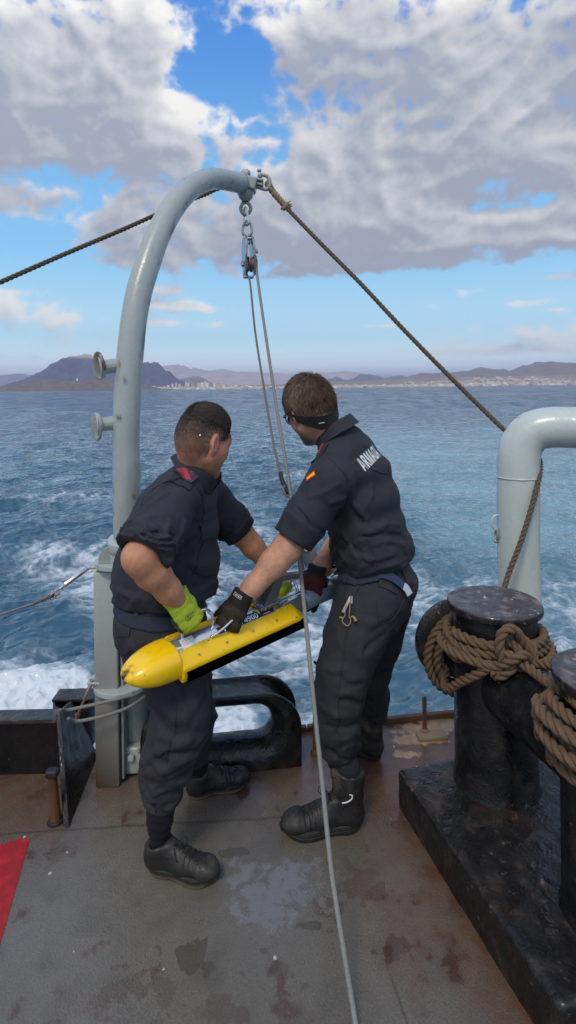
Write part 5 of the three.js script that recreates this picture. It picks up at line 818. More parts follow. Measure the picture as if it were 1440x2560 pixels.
    for (let i = 0; i < 5; i++) { const c = fish(0.25 + i * 0.12, 0.066 * side, 0.014); part('screw', rod(c, c.clone().addScaledVector(FU, 0.0068).addScaledVector(FR, 0.0053 * side), 0.0036, 0.0034, 10, 0.0006), M.steel, T); }
  }
  // carrying handles: bent rods on both ends of the body
  const bail = (s0, s1, up, lean) => tube([fish(s0 - 0.004, lean * 0.2, 0.045), fish(s0 - 0.006, lean * 0.5, up * 0.6 + 0.02), fish(s0 + 0.004, lean, up), fish(s0 + 0.02, lean, up + 0.012), fish((s0 + s1) / 2, lean, up + 0.013), fish(s1 - 0.02, lean, up + 0.012), fish(s1 - 0.004, lean, up), fish(s1 + 0.006, lean * 0.5, up * 0.6 + 0.02), fish(s1 + 0.004, lean * 0.2, 0.045)], 0.0062, 60, 12);
  part('handle', bail(0.232, 0.352, 0.102, -0.02), M.bright, T);
  part('handle', bail(0.80, 0.90, 0.085, -0.05), M.bright, T);
  // thin grip lying along the tube by the dark glove
  part('grip', tube([fish(0.318, 0.04, 0.04), fish(0.36, 0.047, 0.058), fish(0.42, 0.045, 0.082), fish(0.47, 0.04, 0.092), fish(0.53, 0.035, 0.07), fish(0.55, 0.032, 0.05)], 0.0048, 40, 10), M.bright, T);
  // printed label plate and stickers
  const plate = (name, draw, cw, ch, s0, s1, a0, a1, rad) => { const cv = document.createElement('canvas'); cv.width = cw; cv.height = ch; draw(cv.getContext('2d'), cw, ch); const t = new THREE.CanvasTexture(cv); t.colorSpace = THREE.SRGBColorSpace; t.magFilter = THREE.LinearFilter; const n = 16, m = 10, pos = [], uv = [], idx = []; for (let j = 0; j <= m; j++) for (let i = 0; i <= n; i++) { const a = lerp(a0, a1, j / m), p = fish(lerp(s0, s1, i / n), Math.sin(a) * rad, Math.cos(a) * rad); pos.push(p.x, p.y, p.z); uv.push(i / n, 1 - j / m); } for (let j = 0; j < m; j++) for (let i = 0; i < n; i++) { const a = j * (n + 1) + i, b = a + n + 1; idx.push(a, b, a + 1, a + 1, b, b + 1); } const g = new THREE.BufferGeometry(); g.setAttribute('position', new THREE.Float32BufferAttribute(pos, 3)); g.setAttribute('uv', new THREE.Float32BufferAttribute(uv, 2)); g.setIndex(idx); g.computeVertexNormals(); return part(name, g, std(name + '_print', { map: t, roughness: 0.45 }), T); };
  plate('name_plate', (c, w, h) => { c.fillStyle = '#15171c'; c.fillRect(0, 0, w, h); c.strokeStyle = '#c8c8c4'; c.lineWidth = 5; c.strokeRect(4, 4, w - 8, h - 8); c.fillStyle = '#f2f2ee'; c.font = 'bold 116px sans-serif'; c.textBaseline = 'middle'; c.textAlign = 'left'; c.fillText('KLEIN 4900', 96, h / 2 + 4, 690); c.fillRect(810, h / 2 + 24, 130, 9); }, 1024, 128, 0.355, 0.625, 0.28, 0.86, 0.0526);
  plate('sticker', (c, w, h) => { c.fillStyle = '#e9eae6'; c.fillRect(0, 0, w, h); c.fillStyle = '#555'; for (let i = 0; i < 5; i++) c.fillRect(20, 22 + i * 20, 90 + (i * 37) % 60, 5); c.strokeStyle = '#444'; c.lineWidth = 4; c.strokeRect(180, 30, 50, 56); }, 256, 140, 0.205, 0.258, 0.10, 0.80, 0.0526);
  plate('sticker', (c, w, h) => { c.fillStyle = '#b9bcbe'; c.fillRect(0, 0, w, h); c.strokeStyle = '#222'; c.lineWidth = 6; c.beginPath(); c.arc(w / 2, h / 2, 40, 0, 7); c.stroke(); }, 128, 128, 0.183, 0.204, 0.66, 1.10, 0.0526);
  // tow bracket, arm and fin
  const bs = 0.598, bt = fish(bs + 0.06, -0.012, 0.175);
  for (const r of [0.022, -0.026]) { const g = new THREE.Shape(); [[-0.03, 0.04], [0.035, 0.04], [0.075, 0.158], [0.03, 0.158]].forEach((q, i) => (i ? g.lineTo(...q) : g.moveTo(...q))); const e = new THREE.ExtrudeGeometry(g, { depth: 0.006, bevelEnabled: true, bevelSize: 0.001, bevelThickness: 0.001 }); boxUV(e); e.applyMatrix4(basis(FX, FU, FR, fish(bs, r, 0.008))); part('tow_bracket', e, M.anod, T); }
  part('bracket_foot', join([boxAt(fish(bs + 0.01, 0, 0.062), FX, FU, FR, 0.11, 0.014, 0.075, 0.004), rod(fish(bs - 0.03, 0.05, 0.066), fish(bs - 0.03, -0.05, 0.066), 0.006, 0.006, 10), rod(fish(bs + 0.05, 0.05, 0.066), fish(bs + 0.05, -0.05, 0.066), 0.006, 0.006, 10)]), M.steel, T);
  const a0 = at(674, 1447, 2.28), a1 = at(806, 1430, 2.60), a2 = at(862, 1423, 2.72);
  part('tow_arm', join([rod(a0, a1, 0.0215, 0.0215, 24, 0.003)]), M.bright, T);
  part('tow_arm_end', rod(a1.clone().lerp(a0, 0.06), a2, 0.0245, 0.019, 24, 0.003), M.orange, T);
  part('cord', join([tube([at(700, 1425, 2.30), at(706, 1440, 2.27), at(703, 1455, 2.29), at(694, 1446, 2.31), at(698, 1426, 2.32)], 0.0022, 24, 6, { closed: true }), tube([at(692, 1446, 2.28), at(702, 1450, 2.265), at(708, 1443, 2.27), at(700, 1436, 2.275)], 0.002, 20, 6)]), M.white, T);
  const fs = new THREE.Shape(); [[0, 0], [0.06, 0], [0.035, 0.15], [-0.03, 0.15], [-0.035, 0.08]].forEach((q, i) => (i ? fs.lineTo(...q) : fs.moveTo(...q))); const fg = new THREE.ExtrudeGeometry(fs, { depth: 0.006, bevelEnabled: true, bevelSize: 0.0015, bevelThickness: 0.0015 }); boxUV(fg);
  const fo = at(764, 1418, 2.56); fg.applyMatrix4(basis(R3(0.97, 0.0, -0.22).normalize(), R3(-0.0, 1, 0), R3(0.22, 0, 0.97).normalize(), fo)); part('fin', fg, std('blue_grey_plate', { color: [0.20, 0.24, 0.30], roughness: 0.5 }), T);
  part('fin_mark', tube([at(767, 1362, 2.545), at(771, 1371, 2.545), at(766, 1378, 2.545), at(761, 1372, 2.545)], 0.0022, 20, 6, { closed: true }), M.white, T);
  part('cable', tube([fish(0.66, -0.03, 0.075), fish(0.74, -0.075, 0.09), fish(0.84, -0.07, 0.085), fish(0.93, -0.02, 0.10), fish(1.02, 0.01, 0.10), fish(1.12, 0.02, 0.06)], 0.0065, 60, 10), M.dark, T);
  part('connector', join([rod(fish(0.70, 0.028, 0.052), fish(0.80, 0.034, 0.06), 0.008, 0.006, 12), boxAt(fish(0.93, -0.01, 0.052), FX, FU, FR, 0.07, 0.03, 0.05, 0.008), rod(fish(0.90, 0.0, 0.06), fish(0.94, 0.02, 0.075), 0.011, 0.011, 12), rod(fish(0.985, 0.0, 0.06), fish(1.02, 0.01, 0.085), 0.007, 0.007, 10)]), M.bright, T);
  part('tail_line', tube([fish(1.0, 0.02, -0.04), at(828, 1545, 2.47), at(826, 1600, 2.43), at(812, 1640, 2.40), at(797, 1662, 2.38), at(786, 1655, 2.36)], 0.0062, 40, 8), M.dark, T);
}

// ---------------------------------------------------------------- people
const orth = (F, hintL) => { const f = F.clone().normalize(), l = hintL.clone().addScaledVector(f, -hintL.dot(f)).normalize(), u = f.clone().cross(l).normalize(); return [f, l, u]; };
// limb wrinkles: ridges across a limb, strongest where `where` says
function wrinkle(a, b, amp, freq, shear, sd, squash = 0.42) {
  const y = b.clone().sub(a).normalize(), [x, , z] = frameAlong(y);
  return (px, py, pz, w) => { const qx = px - a.x, qy = py - a.y, qz = pz - a.z, e = qx * y.x + qy * y.y + qz * y.z, u = qx * x.x + qy * x.y + qz * x.z, v = qx * z.x + qy * z.y + qz * z.z, n = n3(u * freq * squash + sd, v * freq * squash, (e + shear * u + 0.35 * shear * v) * freq) , m = n3(u * freq * 0.9 + 7, v * freq * 0.9 + sd, (e - shear * v) * freq * 1.7); return w * amp * 1.35 * ((0.40 - 2.3 * Math.abs(n)) * 0.85 + 0.3 * (0.3 - Math.abs(m) * 1.8) + 0.16 * (0.3 - 2 * Math.abs(n3(u * freq * 1.3 + 11, v * freq * 1.3 + sd, (e + 0.6 * shear * u) * freq * 3.1)))); };
}
// folds that run along given lines on the surface: positive = ridge, negative = crease
function foldLines(f, list) {
  const segs = [];
  for (const [pts, amp, width] of list) { const q = pts.map((p) => seenAt(f, p[0], p[1])).filter(Boolean); for (let i = 0; i < q.length - 1; i++) segs.push([q[i], q[i + 1], amp * 1.35, width * 0.82, i === 0, i === q.length - 2]); }
  return (x, y, z) => { let s = 0; for (const [a, b, amp, w, first, last] of segs) { const dx = b.x - a.x, dy = b.y - a.y, dz = b.z - a.z, px = x - a.x, py = y - a.y, pz = z - a.z, L2 = dx * dx + dy * dy + dz * dz, tt = (px * dx + py * dy + pz * dz) / L2; if (tt < -1 || tt > 2) continue; const t = clamp(tt, 0, 1), d2 = (px - dx * t) ** 2 + (py - dy * t) ** 2 + (pz - dz * t) ** 2; if (d2 > w * w * 9) continue; let k = Math.exp(-d2 / (w * w)); if ((first && tt < 0.35)) k *= ss(-0.3, 0.35, tt); if (last && tt > 0.65) k *= ss(1.3, 0.65, tt); s += amp * k; } return s; };
}
function headField(C, F, L, U, s, neck, nr) {
  const P = (f, l, u) => C.clone().addScaledVector(F, f * s).addScaledVector(L, l * s).addScaledVector(U, u * s), e = (f, l, u, a, b, c) => ell(P(f, l, u), F, L, U, a * s, b * s, c * s);
  const skull = blend(0.03 * s, e(-0.004, 0, 0.03, 0.100, 0.079, 0.096), e(-0.03, 0, 0.0, 0.072, 0.072, 0.078), e(0.035, 0, -0.03, 0.062, 0.062, 0.082));
  const face = blend(0.022 * s, cone(P(0.005, 0.052, -0.06), P(0.07, 0.018, -0.105), 0.022 * s, 0.02 * s), cone(P(0.005, -0.052, -0.06), P(0.07, -0.018, -0.105), 0.022 * s, 0.02 * s), e(0.074, 0, -0.1, 0.022, 0.028, 0.02), e(0.05, 0.04, -0.03, 0.034, 0.03, 0.034), e(0.05, -0.04, -0.03, 0.034, 0.03, 0.034), e(0.078, 0, -0.062, 0.02, 0.03, 0.022), e(0.076, 0, 0.022, 0.022, 0.056, 0.014));
  const nose = blend(0.012 * s, cone(P(0.096, 0, 0.008), P(0.118, 0, -0.032), 0.008 * s, 0.0115 * s), e(0.104, 0.012, -0.036, 0.012, 0.009, 0.008), e(0.104, -0.012, -0.036, 0.012, 0.009, 0.008));
  const neckF = blend(0.03, cone(P(-0.024, 0, -0.03), neck, 0.055 * s, nr), cone(P(0.02, 0, -0.07), neck.clone().addScaledVector(F, 0.02), 0.035 * s, nr * 0.8));
  const ears = [1, -1].map((k) => { const X = F.clone().multiplyScalar(0.93).addScaledVector(L, k * -0.36).normalize(), Y = U.clone().addScaledVector(F, -0.22).normalize(), N = X.clone().cross(Y).normalize(), Y2 = N.clone().cross(X).normalize(), c = P(-0.012, k * 0.083, -0.006), a = ell(c, X, Y2, N, 0.0165 * s, 0.030 * s, 0.0080 * s), h = ell(c.clone().addScaledVector(L, k * 0.008 * s).addScaledVector(X, 0.004 * s), X, Y2, N, 0.0105 * s, 0.021 * s, 0.008 * s), lobe = ell(P(-0.002, k * 0.078, -0.034), X, Y2, N, 0.011 * s, 0.013 * s, 0.007 * s), tr = ell(P(0.004, k * 0.077, -0.01), X, Y2, N, 0.006 * s, 0.009 * s, 0.006 * s); return (x, y, z) => smin(smax(smin(a(x, y, z), lobe(x, y, z), 0.012 * s), -h(x, y, z), 0.007 * s), tr(x, y, z), 0.005 * s); });
  const eyes = [1, -1].map((k) => [e(0.094, k * 0.032, 0.0, 0.016, 0.017, 0.011), e(0.079, k * 0.032, -0.001, 0.0125, 0.0135, 0.0105)]);
  const lips = [e(0.0965, 0, -0.058, 0.010, 0.023, 0.0055), e(0.0945, 0, -0.069, 0.010, 0.019, 0.006)], slit = e(0.107, 0, -0.0635, 0.008, 0.022, 0.0016);
  const base = blend(0.03 * s, skull, face);
  const f = (x, y, z) => {
    let d = base(x, y, z); if (d > 0.09) return Math.min(d, neckF(x, y, z));
    d = smin(d, nose(x, y, z), 0.012 * s);
    for (const [o, b] of eyes) { d = smax(d, -o(x, y, z), 0.012 * s); d = smin(d, b(x, y, z), 0.004 * s); }
    for (const l of lips) d = smin(d, l(x, y, z), 0.006 * s); d = smax(d, -slit(x, y, z), 0.003 * s);
    d = smin(d, neckF(x, y, z), 0.035 * s);
    for (const q of ears) d = smin(d, q(x, y, z), 0.009 * s);
    return d;
  };
  return { f, skull, P, loc: (x, y, z) => { const q = R3(x, y, z).sub(C); return [q.dot(F) / s, q.dot(L) / s, q.dot(U) / s]; } };
}
// strands of hair growing from a surface
function strands(f, n, sample, look, sides = 3) {
  const pos = [], col = [], nor = [];
  for (let i = 0; i < n; i++) {
    const o = sample(); if (!o) continue; const { p, dir, len, w, c, curve } = o, a = p, m = p.clone().addScaledVector(dir, len * 0.55), t = m.clone().addScaledVector(dir.clone().add(curve).normalize(), len * 0.45), [x, , z] = frameAlong(dir);
    const ring = (q, r) => [0, 1, 2].map((k) => q.clone().addScaledVector(x, Math.cos(k * 2.094) * r).addScaledVector(z, Math.sin(k * 2.094) * r)), A = ring(a, w), B = ring(m, w * 0.8);
    const tri = (p1, p2, p3) => { for (const q of [p1, p2, p3]) { pos.push(q.x, q.y, q.z); col.push(...c); } };
    for (let k = 0; k < 3; k++) { const l = (k + 1) % 3; tri(A[k], A[l], B[k]); tri(A[l], B[l], B[k]); tri(B[k], B[l], t); }
  }
  const g = new THREE.BufferGeometry(); g.setAttribute('position', new THREE.Float32BufferAttribute(pos, 3)); g.setAttribute('color', new THREE.Float32BufferAttribute(col, 3)); g.setAttribute('uv', new THREE.Float32BufferAttribute(new Float32Array(pos.length / 3 * 2), 2)); g.computeVertexNormals(); return g;
}
// a gloved hand: wrist, direction of the knuckles, back-of-hand normal, which hand; curl of the four fingers (three joints each) and the thumb
function handField(Wr, D, Bn, right, o) {
  const d = D.clone().normalize(), n = Bn.clone().addScaledVector(d, -Bn.dot(d)).normalize(), t = right ? n.clone().cross(d) : d.clone().cross(n), s = o.size ?? 1, r = o.r ?? 0.0105;
  const Q = (a, b, c) => Wr.clone().addScaledVector(d, a * s).addScaledVector(t, b * s).addScaledVector(n, c * s), pts = [Q(-0.05, 0, 0), Wr];
  const palm = blend(0.022, flatCone(Q(-0.03, 0, 0), Q(0.03, 0, 0), t, o.wrist ?? 0.034, 0.027, 0.040, 0.024), flatCone(Q(0.03, 0.002, 0), Q(0.088, 0.003, -0.002), t, 0.041, 0.022, 0.043, 0.0165));
  const chains = [];
  const finger = (base, dir0, lens, curls, rads) => { let p = base, ang = o.lift ?? 0.05; const q = [p]; for (let k = 0; k < 3; k++) { ang += curls[k]; const v = dir0.clone().multiplyScalar(Math.cos(ang)).addScaledVector(n, -Math.sin(ang)); p = p.clone().addScaledVector(v, lens[k] * s); q.push(p); } pts.push(...q); chains.push(blend(0.006, ...[0, 1, 2].map((k) => cone(q[k], q[k + 1], rads[k], rads[k + 1])))); };
  const L = [[0.046, 0.027, 0.022], [0.050, 0.031, 0.024], [0.047, 0.029, 0.023], [0.037, 0.022, 0.020]], off = [0.031, 0.0105, -0.0105, -0.030], len = [0.088, 0.092, 0.089, 0.08];
  for (let i = 0; i < 4; i++) { const dir = d.clone().addScaledVector(t, (o.spread ?? 0.06) * (1.5 - i)).normalize(); finger(Q(len[i] - 0.012, off[i], -0.002), dir, L[i], o.curl[i], [r * 1.12, r * 1.06, r, r * 0.9]); }
  const th = o.thumb ?? [0.7, 0.35, 0.5], tb = Q(0.022, 0.03, -0.008), td = d.clone().multiplyScalar(Math.cos(th[0])).addScaledVector(t, Math.sin(th[0])).addScaledVector(n, -th[1]).normalize(), tm = tb.clone().addScaledVector(td, 0.042 * s), te = tm.clone().addScaledVector(td.clone().addScaledVector(d, 0.4).addScaledVector(n, -th[2]).normalize(), 0.034 * s), tf = te.clone().addScaledVector(td.clone().addScaledVector(d, 0.7).addScaledVector(n, -th[2] * 1.6).normalize(), 0.027 * s);
  pts.push(tm, te, tf); const thumb = blend(0.008, cone(tb, tm, r * 1.55, r * 1.25), cone(tm, te, r * 1.2, r * 1.1), cone(te, tf, r * 1.1, r * 0.95));
  const cuffA = Q(-(o.cuff ?? 0.05), 0, 0), cuff = flatCone(cuffA, Q(0.0, 0, 0), t, o.cuffR ?? 0.042, (o.cuffR ?? 0.042) * 0.86, o.wrist ?? 0.036, 0.029);
  const f = (x, y, z) => {
    let v = smin(palm(x, y, z), thumb(x, y, z), 0.014); let fi = 1e9; for (const c of chains) { const k = c(x, y, z); fi = fi > 1e8 ? k : smin(fi, k, 0.0025); } v = smin(v, fi, 0.012);
    v = smin(v, cuff(x, y, z), 0.016);
    const e = (x - Wr.x) * d.x + (y - Wr.y) * d.y + (z - Wr.z) * d.z; v = Math.max(v, -e - (o.cuff ?? 0.05) * s);
    const wr = n3(x * 70, y * 70, z * 70), wr2 = n3(x * 32 + 3, y * 32, z * 32); return v + 0.0014 * (Math.abs(wr) * 1.6 - 0.3) + 0.0018 * wr2;
  };
  return { f, pts, Q, d, t, n, loc: (x, y, z) => [(x - Wr.x) * d.x + (y - Wr.y) * d.y + (z - Wr.z) * d.z, (x - Wr.x) * t.x + (y - Wr.y) * t.y + (z - Wr.z) * t.z, (x - Wr.x) * n.x + (y - Wr.y) * n.y + (z - Wr.z) * n.z] };
}
function glove(person, H, mat, colour, label) { const g = surfnet(H.f, ...bounds(H.pts, 0.055), 0.0031); const m = part('glove', paint(g, (x, y, z, nx, ny, nz) => colour(...H.loc(x, y, z), x, y, z, nx, ny, nz)), mat, person, label); return m; }
// a work boot standing on the deck: heel point, direction of the toe, which side; height of the shaft
function boot(person, heel, dir, right, o) {
  const X = dir.clone().setY(0).normalize(), Y = UP.clone(), Z = X.clone().cross(Y).multiplyScalar(right ? 1 : -1), s = o.len / 0.30, lean = o.lean ?? R3(0, 0, 0);    // Z points to the outside of the foot
  const P = (x, y, z) => heel.clone().addScaledVector(X, x * s).addScaledVector(Y, y * s).addScaledVector(Z, z * s).addScaledVector(lean, y);
  const loc = (x, y, z) => { const q = R3(x, y, z).sub(heel); const yy = q.y; q.addScaledVector(lean, -yy / s); return [q.dot(X) / s, yy / s, q.dot(Z) / s]; };
  const half = (x) => { const t = clamp(x / 0.3, 0, 1); const k = [0.0, 0.030, 0.036, 0.035, 0.034, 0.036, 0.043, 0.050, 0.051, 0.045, 0.030, 0.0], i = Math.min(10, Math.floor(t * 11)), u = t * 11 - i; return Math.max(0.004, lerp(k[i], k[i + 1], u)); }, mid = (x) => 0.006 * Math.sin(clamp(x / 0.3, 0, 1) * 3.1);
  const h = o.h, sole = 0.034;
  const up = blend(0.022 * s, flatCone(P(0.045, 0.06, 0), P(0.05, h - 0.012, 0), X, 0.048 * s, 0.038 * s, o.rx * s, o.rz * s), flatCone(P(0.045, 0.055, 0), P(0.15, 0.052, 0.003), Z, 0.036 * s, 0.042 * s, 0.043 * s, 0.045 * s), flatCone(P(0.15, 0.05, 0.004), P(0.235, 0.044, 0.004), Z, 0.045 * s, 0.038 * s, 0.048 * s, 0.033 * s), ell(P(0.245, 0.046, 0.004), X, Y, Z, 0.052 * s, 0.036 * s, 0.046 * s), flatCone(P(0.10, 0.10, 0), P(0.19, 0.062, 0.002), Z, 0.03 * s, 0.03 * s, 0.03 * s, 0.022 * s), ell(P(0.035, 0.055, 0), X, Y, Z, 0.04 * s, 0.045 * s, 0.037 * s));
  const fUp = (x, y, z) => { const [a, b, c] = loc(x, y, z); let d = up(x, y, z); d = smax(d, (sole - 0.008 - b) * s, 0.006); d = smax(d, (b - h - (a - 0.05) * 0.25 * (o.tilt ?? 1)) * s, 0.012); const open = Math.max(Math.hypot((a - 0.05) / 0.8, c) - (Math.min(o.rx, o.rz) - 0.010 - Math.max(0, h - b) * 0.3), h - 0.05 - b) * s; d = smax(d, -open, 0.008);
    const flex = ss(0.14, 0.17, a) * ss(0.235, 0.20, a) * ss(0.03, 0.06, b); d += 0.0022 * flex * Math.sin(a * 330 + c * 30) + 0.0022 * fbm3(x * 22, y * 22, z * 22, 3); const shaft = ss(0.09, 0.12, b); d += shaft * 0.0032 * (0.3 - Math.abs(n3(x * 20, y * 46, z * 20)) * 1.6); d += -0.003 * ss(0.006, 0.0, Math.abs(a - 0.222 - 0.25 * (b - 0.06))) * ss(0.03, 0.05, b) * 0; return d; };
  const B = new THREE.Group(); B.name = 'boot'; person.add(B); if (o.label) B.userData.label = o.label;
  const upper = part('upper', paint(surfnet(fUp, ...bounds([P(-0.01, 0, -0.07), P(0.32, h + 0.04, 0.07), P(-0.01, h + 0.04, 0.07), P(0.32, 0, -0.07)], 0.02), 0.0046), (x, y, z, nx, ny, nz) => { const [a, b, c] = loc(x, y, z), k = fbm3(x * 16, y * 16, z * 16, 4); let q = [0.42, 0.42, 0.44]; q = mixc(q, [1.35, 1.32, 1.28], ss(0.05, 0.4, k + 0.22 * ss(0.18, 0.26, a)) * 0.75); q = mixc(q, [0.2, 0.2, 0.21], ss(0.05, 0.3, -k) * 0.6); if (o.dust) q = mixc(q, [3.2, 2.8, 2.2], ss(0.1, 0.35, fbm3(x * 9 + 2, y * 9, z * 9, 4)) * ss(0.1, 0.16, b) * 0.8); if (o.padded) q = mixc(q, [0.85, 0.82, 0.8], ss(0.085, 0.095, b - (a - 0.05) * 0.1)); return q; }), M.boot, B);
  // sole: outline swept with a groove
  const pos = [], idx = [], uv = [], n = 44, prof = [[0, 0.82], [0.004, 0.93], [0.012, 0.985], [0.018, 1.0], [0.020, 0.965], [0.022, 1.0], [sole - 0.006, 1.02], [sole, 0.99], [sole + 0.004, 0.86]], ring = [];
  for (let i = 0; i <= n; i++) { const t = i / n, x = 0.3 * (0.5 - 0.5 * Math.cos(t * Math.PI)); ring.push([x, half(x) * 1.06 * Math.pow(Math.sin(Math.PI * clamp(t, 0, 1)), 0.0), 1]); } for (let i = n - 1; i > 0; i--) { const x = 0.3 * (0.5 - 0.5 * Math.cos(i / n * Math.PI)); ring.push([x, half(x) * 1.06, -1]); }
  for (const [y, k] of prof) for (const [x, w, sg] of ring) { const cx = 0.15 + (x - 0.15) * (1 + (k - 1) * 0.55) , arch = y < 0.012 ? 0.007 * Math.exp(-(((x - 0.105) / 0.03) ** 2)) : 0, toe = 0.012 * ss(0.23, 0.3, x), p = P(cx, y + arch + toe * (1 - y * 8 > 0 ? 1 : 1) , mid(x) + sg * w * k); pos.push(p.x, p.y, p.z); uv.push(x, y); }
  const m = ring.length; for (let j = 0; j < prof.length - 1; j++) for (let i = 0; i < m; i++) { const a = j * m + i, b = j * m + (i + 1) % m; idx.push(a, b, a + m, b, b + m, a + m); }
  for (const j of [0, prof.length - 1]) { const c0 = pos.length / 3, p = P(0.15, prof[j][0], 0); pos.push(p.x, p.y, p.z); uv.push(0.15, 0); for (let i = 0; i < m; i++) idx.push(c0, j * m + i, j * m + (i + 1) % m); }
  let g = new THREE.BufferGeometry(); g.setAttribute('position', new THREE.Float32BufferAttribute(pos, 3)); g.setAttribute('uv', new THREE.Float32BufferAttribute(uv, 2)); g.setIndex(idx); g = toCreasedNormals(g, 0.6);
  part('sole', paint(g, (x, y, z) => { const [a, b] = loc(x, y, z); return o.tan && b < 0.0155 ? [11, 8.2, 4.6] : mixc([1, 1, 1], [2.4, 2.2, 1.9], ss(0.1, 0.4, fbm3(x * 30, y * 30, z * 30, 3)) * 0.6); }), M.sole, B);
  // laces across the instep
  const lace = [], tong = [P(0.104, h - 0.02, 0), P(0.125, 0.105, 0), P(0.16, 0.083, 0.002), P(0.19, 0.066, 0.002)], mk = (x, y, z) => { const p = P(x, y, z), o2 = p.clone().add(R3(0, 0.0, 0)); const c = P(0.06, 0.05, 0), dd = c.clone().sub(p).normalize(); const q = onSurface(fUp, p.clone().addScaledVector(dd, -0.06), dd, 0.3); return q ? q.addScaledVector(dd, -0.0015) : p; };
  const rows = o.laces; for (let i = 0; i < rows; i++) { const t = i / (rows - 1), x = lerp(0.115, 0.192, t), y = lerp(h > 0.17 ? h * 0.9 : h * 0.98, 0.07, Math.pow(t, 0.7)), w = lerp(0.018, 0.02, t); if (h > 0.17 && i < rows - 4) { lace.push(tube([mk(0.1, y, -w), mk(0.11, y - 0.008, 0), mk(0.1, y - 0.016, w)], 0.002, 10, 6)); } else { lace.push(tube([mk(x, y, -w), mk(x + 0.006, y - 0.003, 0), mk(x + 0.012, y - 0.008, w)], 0.0021, 10, 6), tube([mk(x, y, w), mk(x + 0.006, y - 0.003, 0), mk(x + 0.012, y - 0.008, -w)], 0.0021, 10, 6)); } }
  const kx = P(0.118, Math.min(h, 0.14) - 0.005, 0.012); for (const [a, b, c] of [[0.03, 0.02, 0.02], [0.02, -0.03, 0.035], [0.034, 0.012, -0.02]]) lace.push(tube([kx, kx.clone().addScaledVector(X, a).addScaledVector(Y, b + 0.012).addScaledVector(Z, c), kx.clone().addScaledVector(X, a * 1.3).addScaledVector(Y, b - 0.006).addScaledVector(Z, c * 0.6), kx], 0.0019, 20, 6));
  const la = part('laces', join(lace), M.dark, B); return { P, fUp, loc, B };
}
const bandPlane = (f, c, nrm, half, lift) => (x, y, z) => { const e = (x - c.x) * nrm.x + (y - c.y) * nrm.y + (z - c.z) * nrm.z; return smax(f(x, y, z) - lift, Math.abs(e) - half, 0.003); };
// a folded shirt collar standing round the neck
function collar(c, axis, front, rl, rf, hgt, gap, point) {
  const y = axis.clone().normalize(), f = front.clone().addScaledVector(y, -front.dot(y)).normalize(), l = y.clone().cross(f), n = 60, pos = [], uv = [], idx = [], prof = [[0, -0.012], [0.001, hgt * 0.55], [0.004, hgt], [0.009, hgt + 0.003], [0.0125, hgt * 0.86], [0.018, hgt * 0.35], [0.026, -0.006], [0.0225, -0.006], [0.012, hgt * 0.4], [0.0065, hgt * 0.7]], m = prof.length;
  for (let i = 0; i <= n; i++) { const a = lerp(-Math.PI + gap, Math.PI - gap, i / n), k = Math.pow(Math.abs(a) / Math.PI, 5), drop = point * k, open = 0.02 * k; for (let j = 0; j < m; j++) { const outer = j >= 5 && j <= 7, [dr, h] = prof[j], r1 = rl + dr + open, r2 = rf + dr + (outer ? 0.01 * k : 0), p = c.clone().addScaledVector(f, Math.cos(Math.PI - a) * -r2 * -1).addScaledVector(l, Math.sin(a) * r1).addScaledVector(y, h - (outer ? drop : 0) - 0.018 * k + 0.0025 * n3(a * 2, j, 3)); pos.push(p.x, p.y, p.z); uv.push(a * 0.08, j * 0.01); } }
  for (let i = 0; i < n; i++) for (let j = 0; j < m; j++) { const a = i * m + j, b = i * m + (j + 1) % m; idx.push(a, a + m, b, b, a + m, b + m); }
  const g = new THREE.BufferGeometry(); g.setAttribute('position', new THREE.Float32BufferAttribute(pos, 3)); g.setAttribute('uv', new THREE.Float32BufferAttribute(uv, 2)); g.setIndex(idx); return plainColor(toCreasedNormals(g, 0.9));
}
const seamTube = (f, px, lift = 0.0006, r = 0.0022) => { const q = px.map((p) => seenAt(f, p[0], p[1])).filter(Boolean); if (q.length < 2) return null; const P = path(q, Math.max(24, q.length * 10)); P.pts.forEach((p) => { for (let k = 0; k < 3; k++) p.addScaledVector(grad(f, p), -f(p.x, p.y, p.z) * 0.8); p.addScaledVector(grad(f, p), lift); }); return plainColor(sweep(P, r, 6)); };
const seamShade = (x, y, z) => { const k = 1 + 0.25 * fbm3(x * 6, y * 6, z * 6, 3); return [k, k, k]; };

